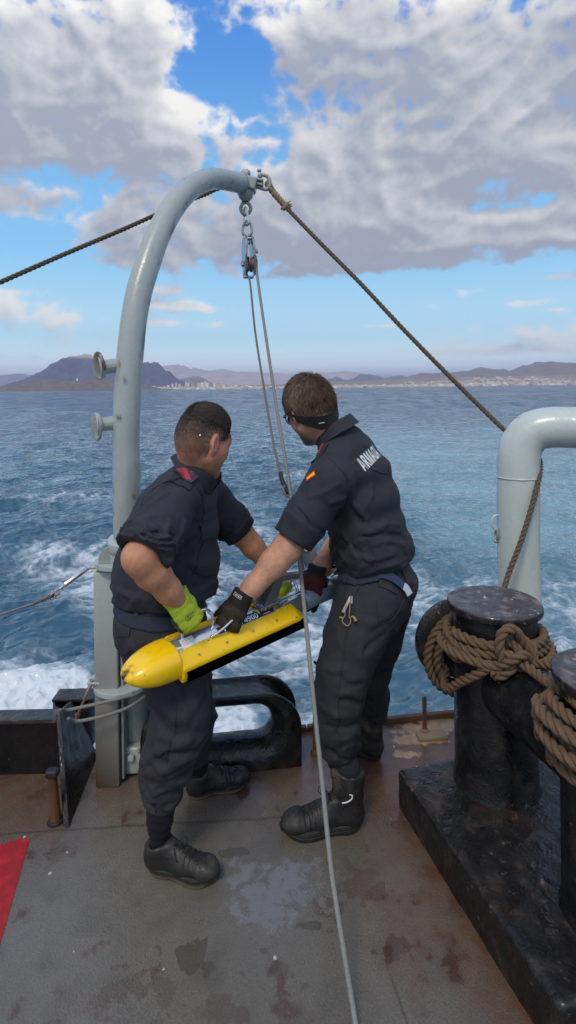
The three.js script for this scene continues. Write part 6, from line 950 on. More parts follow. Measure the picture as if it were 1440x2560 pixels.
// ---------------------------------------------------------------- shorter man, holding the front of the towfish
const skinTone = (base, opts) => (x, y, z) => { const a = fbm3(x * 18, y * 18, z * 18, 3), b = n3(x * 5, y * 5, z * 5); let c = base.map((k, i) => k * (1 + 0.10 * a + 0.10 * b * (i ? 1.3 : 0.6))); if (opts) c = opts(c, x, y, z); return c; };
const canvasTex = (w, h, draw) => { const cv = document.createElement('canvas'); cv.width = w; cv.height = h; draw(cv.getContext('2d'), w, h); const t = new THREE.CanvasTexture(cv); t.colorSpace = THREE.SRGBColorSpace; t.magFilter = THREE.LinearFilter; return t; };
{
  const A = thing('person', 'shorter man in navy shirt and yellow-green gloves holding the front of the towfish', 'person', onDeck(450, 2120));
  const f = R3(0.99, 0, 0.13).normalize(), side = R3(-0.13, 0, 0.99), sp = (px, py, w, d, dd = 2.2) => [at(px, py, dd), w, d];
  // trousers
  const tx = flatConeSeq(f, side);
  const hips = loft([sp(398, 1490, 0.170, 0.158), sp(401, 1555, 0.178, 0.168), sp(404, 1620, 0.165, 0.15)], side, f);
  const legN = [[at(402, 1588, 2.10), 0.125], [at(438, 1700, 2.075), 0.112], [at(452, 1775, 2.055), 0.105], [at(444, 1835, 2.05), 0.104], [at(418, 1905, 2.04), 0.093], [at(409, 1955, 2.035), 0.080], [at(405, 1992, 2.03), 0.056]];
  const legF = [[at(425, 1600, 2.30), 0.118], [at(462, 1700, 2.33), 0.108], [at(480, 1790, 2.34), 0.098], [at(472, 1850, 2.37), 0.088], [at(478, 1885, 2.385), 0.074], [at(482, 1908, 2.39), 0.052]];
  const limb = (L, k) => blend(k, ...L.slice(0, -1).map((q, i) => cone(q[0], L[i + 1][0], q[1], L[i + 1][1])));
  const lN = limb(legN, 0.02), lF = limb(legF, 0.02), trouserBase = (x, y, z) => smin(smin(hips(x, y, z), lN(x, y, z), 0.05), lF(x, y, z), 0.05);
  const wN1 = wrinkle(legN[1][0], legN[4][0], 0.011, 15, 0.9, 1.3), wN2 = wrinkle(legN[3][0], legN[6][0], 0.014, 19, 0.5, 6.2), wF = wrinkle(legF[1][0], legF[4][0], 0.011, 16, -0.7, 3.9), wH = wrinkle(at(400, 1500, 2.2), at(420, 1640, 2.1), 0.006, 11, 1.2, 8.8);
  const foldsT = foldLines(trouserBase, [[[[372, 1700], [392, 1760], [440, 1800], [520, 1815]], 0.010, 0.016], [[[366, 1800], [400, 1842], [470, 1850], [520, 1835]], 0.012, 0.018], [[[352, 1905], [395, 1880], [450, 1860], [505, 1850]], 0.011, 0.016], [[[355, 1935], [410, 1925], [470, 1895]], 0.009, 0.013], [[[372, 1760], [420, 1830], [490, 1860]], -0.009, 0.012], [[[362, 1860], [420, 1885], [480, 1880]], -0.009, 0.012], [[[400, 1640], [450, 1740], [470, 1800]], 0.007, 0.014], [[[470, 1670], [520, 1740], [532, 1790]], 0.008, 0.014], [[[320, 1600], [350, 1640], [385, 1690]], 0.006, 0.016], [[[360, 1950], [400, 1965], [450, 1945]], -0.006, 0.01]]);
  const bcy = at(398, 1508, 2.2).y;
  const trousersA = (x, y, z) => { let d = trouserBase(x, y, z); if (d > 0.06) return d; const wb = ss(0.03, 0.075, Math.abs(y - bcy)); const low = ss(0.62, 0.30, y), cuff = ss(0.20, 0.30, y); const near = z > -2.2 ? 1 : 0; d -= near ? wN1(x, y, z, 0.35 + 0.65 * low) + wN2(x, y, z, ss(0.5, 0.35, y) * cuff) : wF(x, y, z, (0.4 + 0.6 * low)); d -= wb * wH(x, y, z, ss(0.5, 0.7, y)); d -= wb * foldsT(x, y, z); return d; };
  const tLo = R3(-0.80, 0.16, -2.62), tHi = R3(-0.20, 0.93, -1.86), cutTop = at(400, 1490, 2.2).y + 0.012;
  part('trousers', paint(surfnet((x, y, z) => Math.max(trousersA(x, y, z), y - cutTop), tLo, tHi, 0.0065), seamShade), M.trousers, A);
  const bc = at(398, 1508, 2.2), bn = R3(0.06, 1, -0.02).normalize(), beltF = bandPlane(trouserBase, bc, bn, 0.022, 0.009);
  part('belt', surfnet(beltF, bc.clone().add(R3(-0.3, -0.06, -0.3)), bc.clone().add(R3(0.3, 0.06, 0.3)), 0.006), M.belt, A);
  { const c = seen(trouserBase, 346, 1522); part('belt_loop', plainColor(patch(trouserBase, c, f, UP, 0.017, 0.068, 0.008, { nu: 4, nv: 10, thick: 0.003 })), M.trousers, A); const p1 = seen(trousersA, 308, 1566), uu = f.clone().add(R3(0, -0.08, 0)); part('back_pocket', plainColor(patch(trousersA, p1, uu, UP, 0.088, 0.066, 0.001, { thick: 0.0035, bulge: 0.003 })), M.trousers, A); part('pocket_flap', plainColor(patch(trousersA, p1.clone().add(R3(0, 0.026, 0)), uu, UP, 0.092, 0.022, 0.005, { thick: 0.0035, bulge: 0.002 })), M.trousers, A); }
  // shirt
  const spine = [sp(400, 1500, 0.182, 0.166), sp(412, 1460, 0.198, 0.198), sp(421, 1400, 0.192, 0.190), sp(432, 1320, 0.192, 0.170), sp(446, 1255, 0.180, 0.145), sp(461, 1208, 0.118, 0.096), sp(466, 1194, 0.066, 0.064)];
  const torso = loft(spine, side, f), Sn = at(444, 1240, 2.03), En = at(350, 1394, 1.84), Sf = at(522, 1238, 2.36), Ef = at(606, 1336, 2.43);
  const nb = at(476, 1192, 2.2), trapN = flatCone(nb, Sn, R3(0, 1, 0.3), 0.038, 0.06, 0.07, 0.08), trapF = flatCone(nb, Sf, R3(0, 1, 0.3), 0.038, 0.06, 0.065, 0.075);
  const Cn = Sn.clone().lerp(En, 0.95), Cf = Sf.clone().lerp(Ef, 0.93), aN = En.clone().sub(Sn).normalize(), aF = Ef.clone().sub(Sf).normalize();
  const slN = blend(0.03, cone(Sn, Sn.clone().lerp(En, 0.5), 0.088, 0.092), cone(Sn.clone().lerp(En, 0.5), Sn.clone().lerp(En, 1.1), 0.092, 0.083)), slF = blend(0.03, cone(Sf, Sf.clone().lerp(Ef, 0.6), 0.080, 0.076), cone(Sf.clone().lerp(Ef, 0.6), Sf.clone().lerp(Ef, 1.15), 0.076, 0.068));
  const chestA = (x, y, z) => smin(smin(torso(x, y, z), trapN(x, y, z), 0.04), trapF(x, y, z), 0.04);
  const endN = (x, y, z) => (x - Cn.x) * aN.x + (y - Cn.y) * aN.y + (z - Cn.z) * aN.z, endF = (x, y, z) => (x - Cf.x) * aF.x + (y - Cf.y) * aF.y + (z - Cf.z) * aF.z;
  const shirtBase = (x, y, z) => smin(smin(chestA(x, y, z), slN(x, y, z), 0.038), slF(x, y, z), 0.035);
  const wSl = wrinkle(Sn, En, 0.008, 15, 0.8, 2.2), wSf = wrinkle(Sf, Ef, 0.010, 17, -0.8, 4.7), wT = wrinkle(at(446, 1230, 2.2), at(405, 1510, 2.2), 0.008, 9, 1.1, 5.1, 0.5), wT2 = wrinkle(at(446, 1400, 2.2), at(405, 1510, 2.2), 0.010, 17, 0.4, 9.1);
  const foldsS = foldLines(shirtBase, [[[[350, 1272], [378, 1242], [420, 1214], [462, 1198]], -0.017, 0.018], [[[340, 1290], [372, 1262], [420, 1228]], 0.010, 0.012], [[[500, 1225], [512, 1290], [488, 1345], [450, 1378]], -0.008, 0.008], [[[430, 1378], [455, 1330], [462, 1300]], 0.012, 0.011], [[[400, 1350], [420, 1322], [425, 1300]], 0.009, 0.010], [[[330, 1330], [370, 1318], [410, 1340]], 0.008, 0.010], [[[338, 1345], [390, 1330], [440, 1345]], -0.008, 0.009], [[[346, 1300], [380, 1290], [430, 1290]], 0.005, 0.012], [[[300, 1440], [322, 1475], [330, 1505]], 0.010, 0.013], [[[315, 1400], [340, 1460], [352, 1508]], -0.009, 0.011], [[[290, 1475], [320, 1490], [370, 1498], [420, 1500]], 0.010, 0.012], [[[380, 1480], [440, 1490], [500, 1480], [540, 1450]], 0.009, 0.012], [[[470, 1420], [510, 1450], [545, 1440]], -0.008, 0.011], [[[455, 1400], [500, 1415], [548, 1400]], 0.007, 0.011], [[[480, 1385], [470, 1440], [450, 1490]], -0.006, 0.010], [[[400, 1215], [440, 1190], [462, 1180]], 0.006, 0.012], [[[385, 1205], [430, 1180]], 0.006, 0.010]]);
  const shirtA = (x, y, z) => {
    let t = chestA(x, y, z); const n = slN(x, y, z), q = slF(x, y, z); if (Math.min(t, n, q) > 0.07) return Math.min(t, n, q);
    const en = endN(x, y, z), ef = endF(x, y, z);
    t -= wT(x, y, z, 0.55) + wT2(x, y, z, ss(1.05, 0.95, y));
    let a = n - wSl(x, y, z, 0.35 + 0.9 * ss(-0.12, -0.02, en)); a -= 0.011 * ss(-0.066, -0.058, en) + 0.006 * Math.sin(en * 260 + 18 * n3(x * 9, y * 9, z * 9)) * ss(-0.066, -0.05, en);
    const hn = cone(Sn.clone().lerp(En, 0.7), Sn.clone().lerp(En, 1.3), 0.066, 0.066)(x, y, z); a = smax(a, en - 0.012 * n3(x * 14, y * 14, z * 14), 0.008); if (en > -0.05) a = smax(a, -hn, 0.006);
    let b = q - wSf(x, y, z, 0.5 + 0.8 * ss(-0.12, -0.02, ef)); b -= 0.009 * ss(-0.056, -0.048, ef); const hf = cone(Sf.clone().lerp(Ef, 0.75), Sf.clone().lerp(Ef, 1.25), 0.056, 0.056)(x, y, z); b = smax(b, ef, 0.008); if (ef > -0.04) b = smax(b, -hf, 0.006);
    let d = smin(smin(t, a, 0.028), b, 0.03); d -= foldsS(x, y, z);
    const hem = at(400, 1488, 2.2).y + 0.02 * (x + 0.5); d = smax(d, hem - y + 0.004 * n3(x * 20, 3, z * 20), 0.02);
    return d;
  };
  part('shirt', paint(surfnet(shirtA, R3(-0.86, 0.86, -2.62), R3(-0.08, 1.52, -1.70), 0.0062), seamShade), M.navy, A);
  part('seam', join([seamTube(shirtA, [[470, 1198], [495, 1226], [510, 1270], [508, 1310], [490, 1345], [462, 1372]]), seamTube(shirtA, [[352, 1262], [375, 1232], [410, 1206], [445, 1196]]), seamTube(shirtA, [[546, 1290], [550, 1350], [552, 1410], [540, 1470]])].filter(Boolean)), M.navy, A);
  part('seam', join([seamTube(trousersA, [[330, 1580], [355, 1640], [392, 1720]]), seamTube(trousersA, [[430, 1730], [440, 1790], [425, 1860], [405, 1940]]), seamTube(trousersA, [[395, 1560], [400, 1600], [410, 1640]])].filter(Boolean)), M.trousers, A);
  const nAxis = R3(0.42, 0.9, -0.02).normalize();
  part('collar', collar(at(485, 1184, 2.185), R3(0.66, 0.75, 0.0).normalize(), R3(0.75, -0.66, 0.05), 0.081, 0.084, 0.052, 0.26, 0.05), M.navy, A);
  { const p = seen(shirtBase, 525, 1322), u = f.clone().add(R3(0.0, 0.05, 0)); part('chest_pocket', plainColor(patch(shirtA, seen(shirtA, 520, 1395), u, UP, 0.10, 0.125, 0.001, { thick: 0.003, bulge: 0.003 })), M.navy, A); part('pocket_flap', plainColor(patch(shirtA, seen(shirtA, 524, 1330), u, UP, 0.10, 0.048, 0.004, { thick: 0.0035, bulge: 0.002 })), M.navy, A); }
  { // shoulder strap with a red rank badge
    const c = seen(shirtA, 467, 1187), u = R3(0.9, -0.42, 0.15), v = R3(0, 0.6, -0.8); part('shoulder_strap', plainColor(patch(shirtA, seen(shirtA, 464, 1192), u, v, 0.076, 0.088, 0.002, { thick: 0.004 })), M.navy, A);
    const t = canvasTex(128, 96, (x, w, h) => { x.fillStyle = '#3f3440'; x.fillRect(0, 0, w, h); x.fillStyle = '#b03048'; x.beginPath(); x.moveTo(10, 14); x.lineTo(10, 84); x.lineTo(118, 84); x.closePath(); x.fill(); x.strokeStyle = '#6a2434'; x.lineWidth = 2; for (let i = 0; i < 8; i++) { x.beginPath(); x.moveTo(10, 20 + i * 9); x.lineTo(20 + i * 12, 84); x.stroke(); } x.strokeStyle = '#b8285a'; x.lineWidth = 5; x.beginPath(); x.arc(82, 30, 9, 0, 5); x.stroke(); });
    part('rank_badge', patch(shirtA, c, u, v, 0.068, 0.064, 0.0105, { thick: 0.002 }), std('badge_cloth', { map: t, roughness: 0.8 }), A); }
  // body: head and neck, forearms; the rest lies under the clothes
  const [F, Lh, U] = orth(R3(0.64, -0.30, -0.71), R3(-0.74, 0.06, -0.66)), HC0 = at(507, 1100, 2.15), S = 1.06, hd = headField(HC0, F, Lh, U, S, at(484, 1184, 2.2), 0.072);
  const nape = (x, y, z) => hd.loc(x, y, z);
  const skinA = skinTone([0.56, 0.29, 0.175], (c, x, y, z) => { const [a, l, u] = nape(x, y, z); if (Math.hypot(a, l, u) > 0.22) return c; const hair = ss(-0.072, -0.046, u - 0.28 * Math.max(0, a - 0.02) + 0.012 * n3(x * 60, y * 60, z * 60)) * ss(0.092, 0.078, a + (u < 0.02 ? 0.02 : -0.012)) ; const side = Math.abs(l) > 0.05 && a > -0.02 ? ss(-0.03, -0.008, u - 0.6 * (a + 0.012)) : 1; const k = clamp(hair * side, 0, 1) * (0.80 + 0.3 * ss(-0.02, 0.05, u)) * (0.9 + 0.25 * n3(x * 300, y * 300, z * 300)); const jaw = ss(-0.055, -0.085, u) * ss(0.0, 0.04, a) * 0.35, ear = ss(0.072, 0.084, Math.abs(l)); c = mixc(c, [0.56, 0.24, 0.17], ear * 0.5); c = mixc(c, mixc([0.050, 0.038, 0.031], [0.026, 0.020, 0.016], ss(0.0, 0.08, u)), clamp(k * (1 - ear), 0, 0.96)); return mixc(c, [0.06, 0.04, 0.03], jaw); });
  const arm = (E, W, re, rm, rw) => { const mid = E.clone().lerp(W, 0.3), end = W.clone().addScaledVector(W.clone().sub(E).normalize(), -0.022); return blend(0.02, cone(E, mid, re, rm), cone(mid, E.clone().lerp(W, 0.72), rm, lerp(rm, rw, 0.7)), cone(E.clone().lerp(W, 0.72), end, lerp(rm, rw, 0.7), rw)); };
  const Wn = at(448, 1506, 1.945), Wf = at(690, 1432, 2.47);
  const armN = blend(0.03, arm(En, Wn, 0.049, 0.056, 0.036), cone(Sn.clone().lerp(En, 0.5), En, 0.06, 0.057)), armF = blend(0.03, arm(Ef, Wf, 0.046, 0.048, 0.033), cone(Sf.clone().lerp(Ef, 0.5), Ef, 0.05, 0.046));
  const skinBump = (x, y, z) => 0.002 * n3(x * 14, y * 14, z * 14) + 0.0006 * n3(x * 60, y * 60, z * 60);
  const core = blend(0.05, loft(spine.map(([c, w, d]) => [c, w * 0.72, d * 0.72]), side, f), limb(legN.map(([c, r]) => [c, r * 0.6]), 0.03), limb(legF.map(([c, r]) => [c, r * 0.6]), 0.03), cone(nb, Sn, 0.055, 0.06), cone(nb, Sf, 0.05, 0.055), cone(Sn, Sn.clone().lerp(En, 0.6), 0.058, 0.055), cone(Sf, Sf.clone().lerp(Ef, 0.6), 0.05, 0.048));
  const body = join([surfnet((x, y, z) => Math.max(hd.f(x, y, z), at(478, 1215, 2.2).y - y), HC0.clone().add(R3(-0.19, -0.24, -0.19)), HC0.clone().add(R3(0.19, 0.19, 0.19)), 0.0032), surfnet((x, y, z) => armN(x, y, z) + skinBump(x, y, z), ...bounds([Sn.clone().lerp(En, 0.45), En, Wn], 0.085), 0.0055), surfnet((x, y, z) => armF(x, y, z) + skinBump(x, y, z), ...bounds([Sf.clone().lerp(Ef, 0.45), Ef, Wf], 0.075), 0.0055), surfnet(core, R3(-0.8, 0.15, -2.6), R3(-0.1, 1.55, -1.8), 0.02)]);
  part('body', paint(body, skinA), M.skin, A);
  // hair: clipped sides, longer dark top pushed forward
  seed(5);
  const headPt = (d) => { const o = hd.P(0, 0, 0.02).clone().addScaledVector(F, d.x * 0.2).addScaledVector(Lh, d.y * 0.2).addScaledVector(U, d.z * 0.2); return onSurface(hd.skull, o, hd.P(0, 0, 0.02).sub(o), 0.3); };
  const hairA = strands(hd.skull, 26000, () => {
    const z = -0.45 + 1.45 * Math.pow(rnd(), 0.62), a = rr(0, 6.2832), r = Math.sqrt(1 - z * z), p = headPt(R3(Math.cos(a) * r, Math.sin(a) * r, z)); if (!p) return null; const [x, l, u] = hd.loc(p.x, p.y, p.z);
    if (x > 0.086 - 0.5 * Math.max(0, 0.06 - u) || u < -0.052 + 0.3 * Math.max(0, x)) return null; if (Math.abs(l) > 0.045 && x > 0.0 && u < 0.005 + 0.3 * x) return null;
    const top = ss(0.035, 0.105, u + 0.012 * n3(p.x * 40, p.y * 40, p.z * 40)), n = grad(hd.skull, p), fl = F.clone().multiplyScalar(top > 0.4 ? 1 : -0.3).addScaledVector(U, top > 0.4 ? 0.1 : -0.8); fl.addScaledVector(n, -fl.dot(n)).normalize();
    const len = lerp(0.0045, 0.020, Math.pow(top, 1.5)) * (1 + 0.5 * ss(0.05, 0.09, x) * top) * rr(0.7, 1.25), dir = n.clone().multiplyScalar(lerp(0.55, 0.75, top)).addScaledVector(fl, 0.7).add(R3(rr(-0.2, 0.2), rr(-0.2, 0.2), rr(-0.2, 0.2))).normalize(), k = rr(0.5, 1.3), cl = [1 * k, 1 * k, 1 * k];
    const crown = ss(0.045, 0.0, Math.hypot(x + 0.052, l + 0.02, u - 0.098)); return { p: p.addScaledVector(n, -0.001), dir, len, w: lerp(0.0008, 0.0012, top), c: mixc(cl, [4.5, 3.8, 3.0], crown * 0.35 * rnd()), curve: fl.clone().multiplyScalar(0.5) };
  });
  part('hair', hairA, M.hairA, A);
  const bdc = at(533, 1190, 2.2), bd = ell(bdc, F, Lh, U, 0.026, 0.03, 0.036), beard = strands(bd, 1500, () => { const z = rr(-1, 1), a = rr(0, 6.28), r = Math.sqrt(1 - z * z), d = R3(Math.cos(a) * r, Math.sin(a) * r, z), p = onSurface(bd, bdc.clone().addScaledVector(d, 0.08), d.clone().negate(), 0.2); if (!p) return null; const n = grad(bd, p); return { p, dir: n.clone().multiplyScalar(0.7).addScaledVector(U, -0.7).add(R3(rr(-0.3, 0.3), rr(-0.3, 0.3), rr(-0.3, 0.3))).normalize(), len: rr(0.005, 0.014), w: 0.0009, c: [rr(0.4, 1.1), rr(0.4, 1.0), rr(0.4, 1.0)], curve: U.clone().multiplyScalar(-0.4) }; });
  part('beard', join([beard, plainColor(surfnet((x, y, z) => bd(x, y, z) + 0.003 * n3(x * 60, y * 60, z * 60), ...bounds([bdc], 0.055), 0.0035))]), M.hairA, A);
  part('hearing_stud', plainColor(new THREE.IcosahedronGeometry(0.0035, 2).translate(...seen(hd.f, 500, 1088).toArray())), M.town, A);
  // gloves
  const gA = handField(Wn, R3(0.50, -0.82, -0.10), R3(0.55, 0.34, 0.76), true, { curl: [[1.0, 1.25, 0.7], [1.05, 1.25, 0.7], [1.05, 1.25, 0.7], [1.05, 1.2, 0.7]], r: 0.0118, thumb: [0.7, 0.9, 0.8], cuff: 0.03, cuffR: 0.046, wrist: 0.041, size: 1.02, spread: 0.03 });
  const knit = (e, t, n, x, y, z) => { const dark = ss(0.0, -0.012, n + 0.0 * e) * ss(0.02, 0.04, e) + ss(0.115, 0.13, e) * 0.6; let c = [1, 1, 1]; const k = fbm3(x * 28, y * 28, z * 28, 3); c = mixc(c, [0.62, 0.60, 0.5], ss(0.05, 0.35, k) * 0.7); return mixc(c, [0.05, 0.05, 0.55], clamp(dark, 0, 0.95)); };
  glove(A, gA, M.gloveG, knit, 'yellow-green glove on the hand holding the front handle');
  { const c = gA.Q(0.055, -0.004, 0.02), p = onSurface(gA.f, c.clone().addScaledVector(gA.n, 0.04), gA.n.clone().negate(), 0.1); const t = canvasTex(128, 96, (x, w, h) => { x.clearRect(0, 0, w, h); x.strokeStyle = '#4d5a1e'; x.lineWidth = 4; x.strokeRect(10, 14, 28, 34); x.strokeRect(44, 14, 24, 34); x.fillStyle = '#4d5a1e'; x.font = 'bold 26px sans-serif'; x.fillText('S 9', 78, 42); x.fillRect(12, 60, 96, 4); x.fillRect(12, 72, 70, 4); }); if (p) part('glove_print', patch(gA.f, p, gA.t, gA.d.clone().negate(), 0.042, 0.032, 0.0006, { thick: 0.0006, nu: 8, nv: 8 }), std('ink', { map: t, alphaTest: 0.5, roughness: 0.9 }), A); }
  const gF = handField(Wf, R3(0.30, -0.88, -0.05), R3(-0.10, 0.28, 0.95), false, { curl: [[0.9, 1.2, 0.7], [0.95, 1.2, 0.7], [0.95, 1.2, 0.7], [0.9, 1.2, 0.7]], r: 0.0115, cuff: 0.035, cuffR: 0.038, wrist: 0.036 });
  glove(A, gF, M.gloveG, knit, 'yellow-green glove behind the silver tow arm');
  // socks and boots
  const hN = onDeck(368, 2172), tN = onDeck(552, 2203), dN = tN.clone().sub(hN), hF = onDeck(470, 1997), tF = onDeck(622, 1957), dF = tF.clone().sub(hF);
  const bN = boot(A, hN, dN, true, { len: dN.length() * 1.0, h: 0.122, rx: 0.058, rz: 0.052, laces: 6, tan: true, padded: true, label: 'scuffed black work boot with tan sole edge nearest the camera' });
  const bF = boot(A, hF, dF, false, { len: dF.length() * 1.02, h: 0.118, rx: 0.056, rz: 0.05, laces: 6, tan: true, padded: true, label: 'black work boot standing behind by the mooring chock' });
  const sock = (top, B, r) => part('sock', tube([top, top.clone().lerp(B.P(0.05, 0.14, 0), 0.55), B.P(0.05, 0.115, 0), B.P(0.05, 0.085, 0)], (t) => r * (1.05 - 0.42 * ss(0.4, 0.95, t) + 0.03 * Math.sin(t * 40)), 40, 22), M.sock, A);
  sock(legN[6][0].clone().add(R3(0, 0.02, 0)), bN, 0.047); sock(legF[5][0].clone().add(R3(0, 0.02, 0)), bF, 0.046);
}
function flatConeSeq() { return null; }

// ---------------------------------------------------------------- taller man, holding the middle of the towfish
{
  const Bm = thing('person', 'taller man with brown hair, sunglasses strap and lettered navy shirt leaning over the towfish', 'person', onDeck(870, 2040));
  const f = R3(-0.89, 0, -0.45).normalize(), side = R3(-0.45, 0, 0.89).normalize(), D0 = 2.42, sp = (px, py, w, d, dd = D0) => [at(px, py, dd), w, d];
  const limb = (L, k) => blend(k, ...L.slice(0, -1).map((q, i) => cone(q[0], L[i + 1][0], q[1], L[i + 1][1])));
  // trousers
  const hips = loft([sp(930, 1392, 0.164, 0.144, 2.43), sp(944, 1458, 0.186, 0.158, 2.44), sp(938, 1520, 0.178, 0.15, 2.43)], side, f);
  const legN = [[at(915, 1515, 2.33), 0.130], [at(884, 1600, 2.29), 0.122], [at(858, 1680, 2.25), 0.105], [at(846, 1740, 2.24), 0.099], [at(845, 1800, 2.245), 0.094], [at(850, 1860, 2.25), 0.078], [at(855, 1900, 2.255), 0.058]];
  const legF = [[at(962, 1500, 2.56), 0.125], [at(942, 1600, 2.57), 0.108], [at(922, 1690, 2.57), 0.088], [at(928, 1740, 2.61), 0.080], [at(934, 1775, 2.64), 0.064], [at(936, 1792, 2.65), 0.055]];
  const lN = limb(legN, 0.02), lF = limb(legF, 0.02), trouserBase = (x, y, z) => smin(smin(hips(x, y, z), lN(x, y, z), 0.06), lF(x, y, z), 0.045);
  const wN1 = wrinkle(legN[1][0], legN[4][0], 0.008, 13, -0.8, 2.3), wN2 = wrinkle(legN[3][0], legN[6][0], 0.012, 18, -0.5, 7.2), wF = wrinkle(legF[1][0], legF[4][0], 0.010, 15, 0.7, 4.9), wH = wrinkle(at(940, 1420, 2.4), at(900, 1600, 2.3), 0.006, 9, -1.1, 1.8);
  const foldsT = foldLines(trouserBase, [[[[795, 1668], [830, 1676], [868, 1672]], 0.008, 0.011], [[[848, 1690], [868, 1715], [905, 1712]], -0.011, 0.012], [[[842, 1738], [870, 1732], [905, 1742]], 0.012, 0.013], [[[850, 1755], [875, 1752], [903, 1762]], -0.010, 0.010], [[[800, 1765], [840, 1790], [898, 1785]], 0.009, 0.014], [[[795, 1840], [830, 1862], [878, 1895]], 0.010, 0.011], [[[800, 1855], [835, 1885], [865, 1902]], -0.008, 0.009], [[[800, 1810], [850, 1822], [896, 1810]], -0.007, 0.011], [[[905, 1580], [900, 1640], [915, 1700]], 0.006, 0.016], [[[960, 1590], [930, 1610], [900, 1640]], -0.006, 0.014], [[[880, 1540], [930, 1560], [985, 1530]], 0.006, 0.018], [[[850, 1450], [866, 1490], [880, 1520]], 0.006, 0.012]]);
  const bcB = at(931, 1400, 2.43);
  const trousersB = (x, y, z) => { let d = trouserBase(x, y, z); if (d > 0.06) return d; const wb = ss(0.03, 0.075, Math.abs((y - bcB.y) - 0.2 * (x - bcB.x))); const near = z > -2.42 + 0.0 * x, low = ss(0.62, 0.32, y); d -= near ? wN1(x, y, z, 0.35 + 0.65 * low) + wN2(x, y, z, ss(0.45, 0.32, y) * ss(0.22, 0.3, y)) : wF(x, y, z, 0.4 + 0.6 * low); d -= wb * wH(x, y, z, ss(0.5, 0.75, y)); d -= wb * foldsT(x, y, z); return d; };
  const waist = at(930, 1392, 2.43), bn = R3(-0.20, 1, 0.05).normalize();
  part('trousers', paint(surfnet((x, y, z) => smax(trousersB(x, y, z), (x - waist.x) * bn.x + (y - waist.y) * bn.y + (z - waist.z) * bn.z - 0.012, 0.006), R3(0.0, 0.17, -2.86), R3(0.66, 1.08, -2.02), 0.0065), seamShade), M.trousers, Bm);
  const bc = at(931, 1400, 2.43), beltF = bandPlane(trouserBase, bc, bn, 0.019, 0.008);
  part('belt', surfnet(beltF, bc.clone().add(R3(-0.3, -0.1, -0.3)), bc.clone().add(R3(0.3, 0.1, 0.3)), 0.006), M.belt, Bm);
  // loose belt end hanging down with a printed tip
  { const pts = [seen(trouserBase, 900, 1437), seen(trouserBase, 945, 1432), seen(trouserBase, 972, 1442), seen(trouserBase, 993, 1460), seen(trouserBase, 1007, 1473)].map((p, i) => p.addScaledVector(grad(trouserBase, p), 0.010 + 0.002 * i)); const P = path(pts, 30); const ribbon = (P, w, th) => { const pos = [], idx = [], uv = []; P.pts.forEach((p, i) => { const n = grad(trouserBase, p), b = n.clone().cross(P.T[i]).normalize(); for (const [s, t] of [[-1, 0], [1, 0], [1, 1], [-1, 1]]) { const q = p.clone().addScaledVector(b, s * w).addScaledVector(n, t * th); pos.push(q.x, q.y, q.z); uv.push(s * w, i * 0.004); } }); for (let i = 0; i < P.pts.length - 1; i++) for (let j = 0; j < 4; j++) { const a = i * 4 + j, b = i * 4 + (j + 1) % 4; idx.push(a, b, a + 4, b, b + 4, a + 4); } idx.push(0, 2, 1, 0, 3, 2); const e = (P.pts.length - 1) * 4; idx.push(e, e + 1, e + 2, e, e + 2, e + 3); const g = new THREE.BufferGeometry(); g.setAttribute('position', new THREE.Float32BufferAttribute(pos, 3)); g.setAttribute('uv', new THREE.Float32BufferAttribute(uv, 2)); g.setIndex(idx); return toCreasedNormals(g, 0.6); };
    part('belt_end', ribbon(P, 0.0165, 0.003), std('blue_webbing', { color: [0.024, 0.042, 0.105], roughness: 0.75, bumpMap: rep(T_weave, 0.02), bumpScale: 0.0004 }), Bm);
    const tp = [pts[3].clone().lerp(pts[4], 0.55), pts[4].clone(), pts[4].clone().add(R3(0.012, -0.022, 0.004))]; part('belt_tip', ribbon(path(tp, 6), 0.0165, 0.0045), std('printed_tip', { color: [0.55, 0.57, 0.6], roughness: 0.4, metalness: 0.4 }), Bm); }
  for (const [px, py] of [[872, 1440], [985, 1402]]) part('belt_loop', plainColor(patch(trouserBase, seen(trouserBase, px, py), side.clone().cross(UP), UP, 0.016, 0.066, 0.009, { nu: 4, nv: 10, thick: 0.003 })), M.trousers, Bm);
  { const u = R3(0.95, 0, 0.3); part('pocket_flap', plainColor(patch(trousersB, seen(trousersB, 972, 1462), u, R3(0.12, 1, 0), 0.085, 0.05, 0.002, { thick: 0.0035, bulge: 0.002 })), M.trousers, Bm); part('hip_pocket', plainColor(patch(trousersB, seen(trousersB, 882, 1475), R3(0.3, 0.9, 0), R3(-0.9, 0.3, 0.2), 0.10, 0.035, 0.001, { thick: 0.0025 })), M.trousers, Bm); part('pocket_flap', plainColor(patch(trousersB, seen(trousersB, 1018, 1440), R3(0.4, 0, -0.9), UP, 0.05, 0.075, 0.003, { thick: 0.004, bulge: 0.004 })), M.trousers, Bm); }
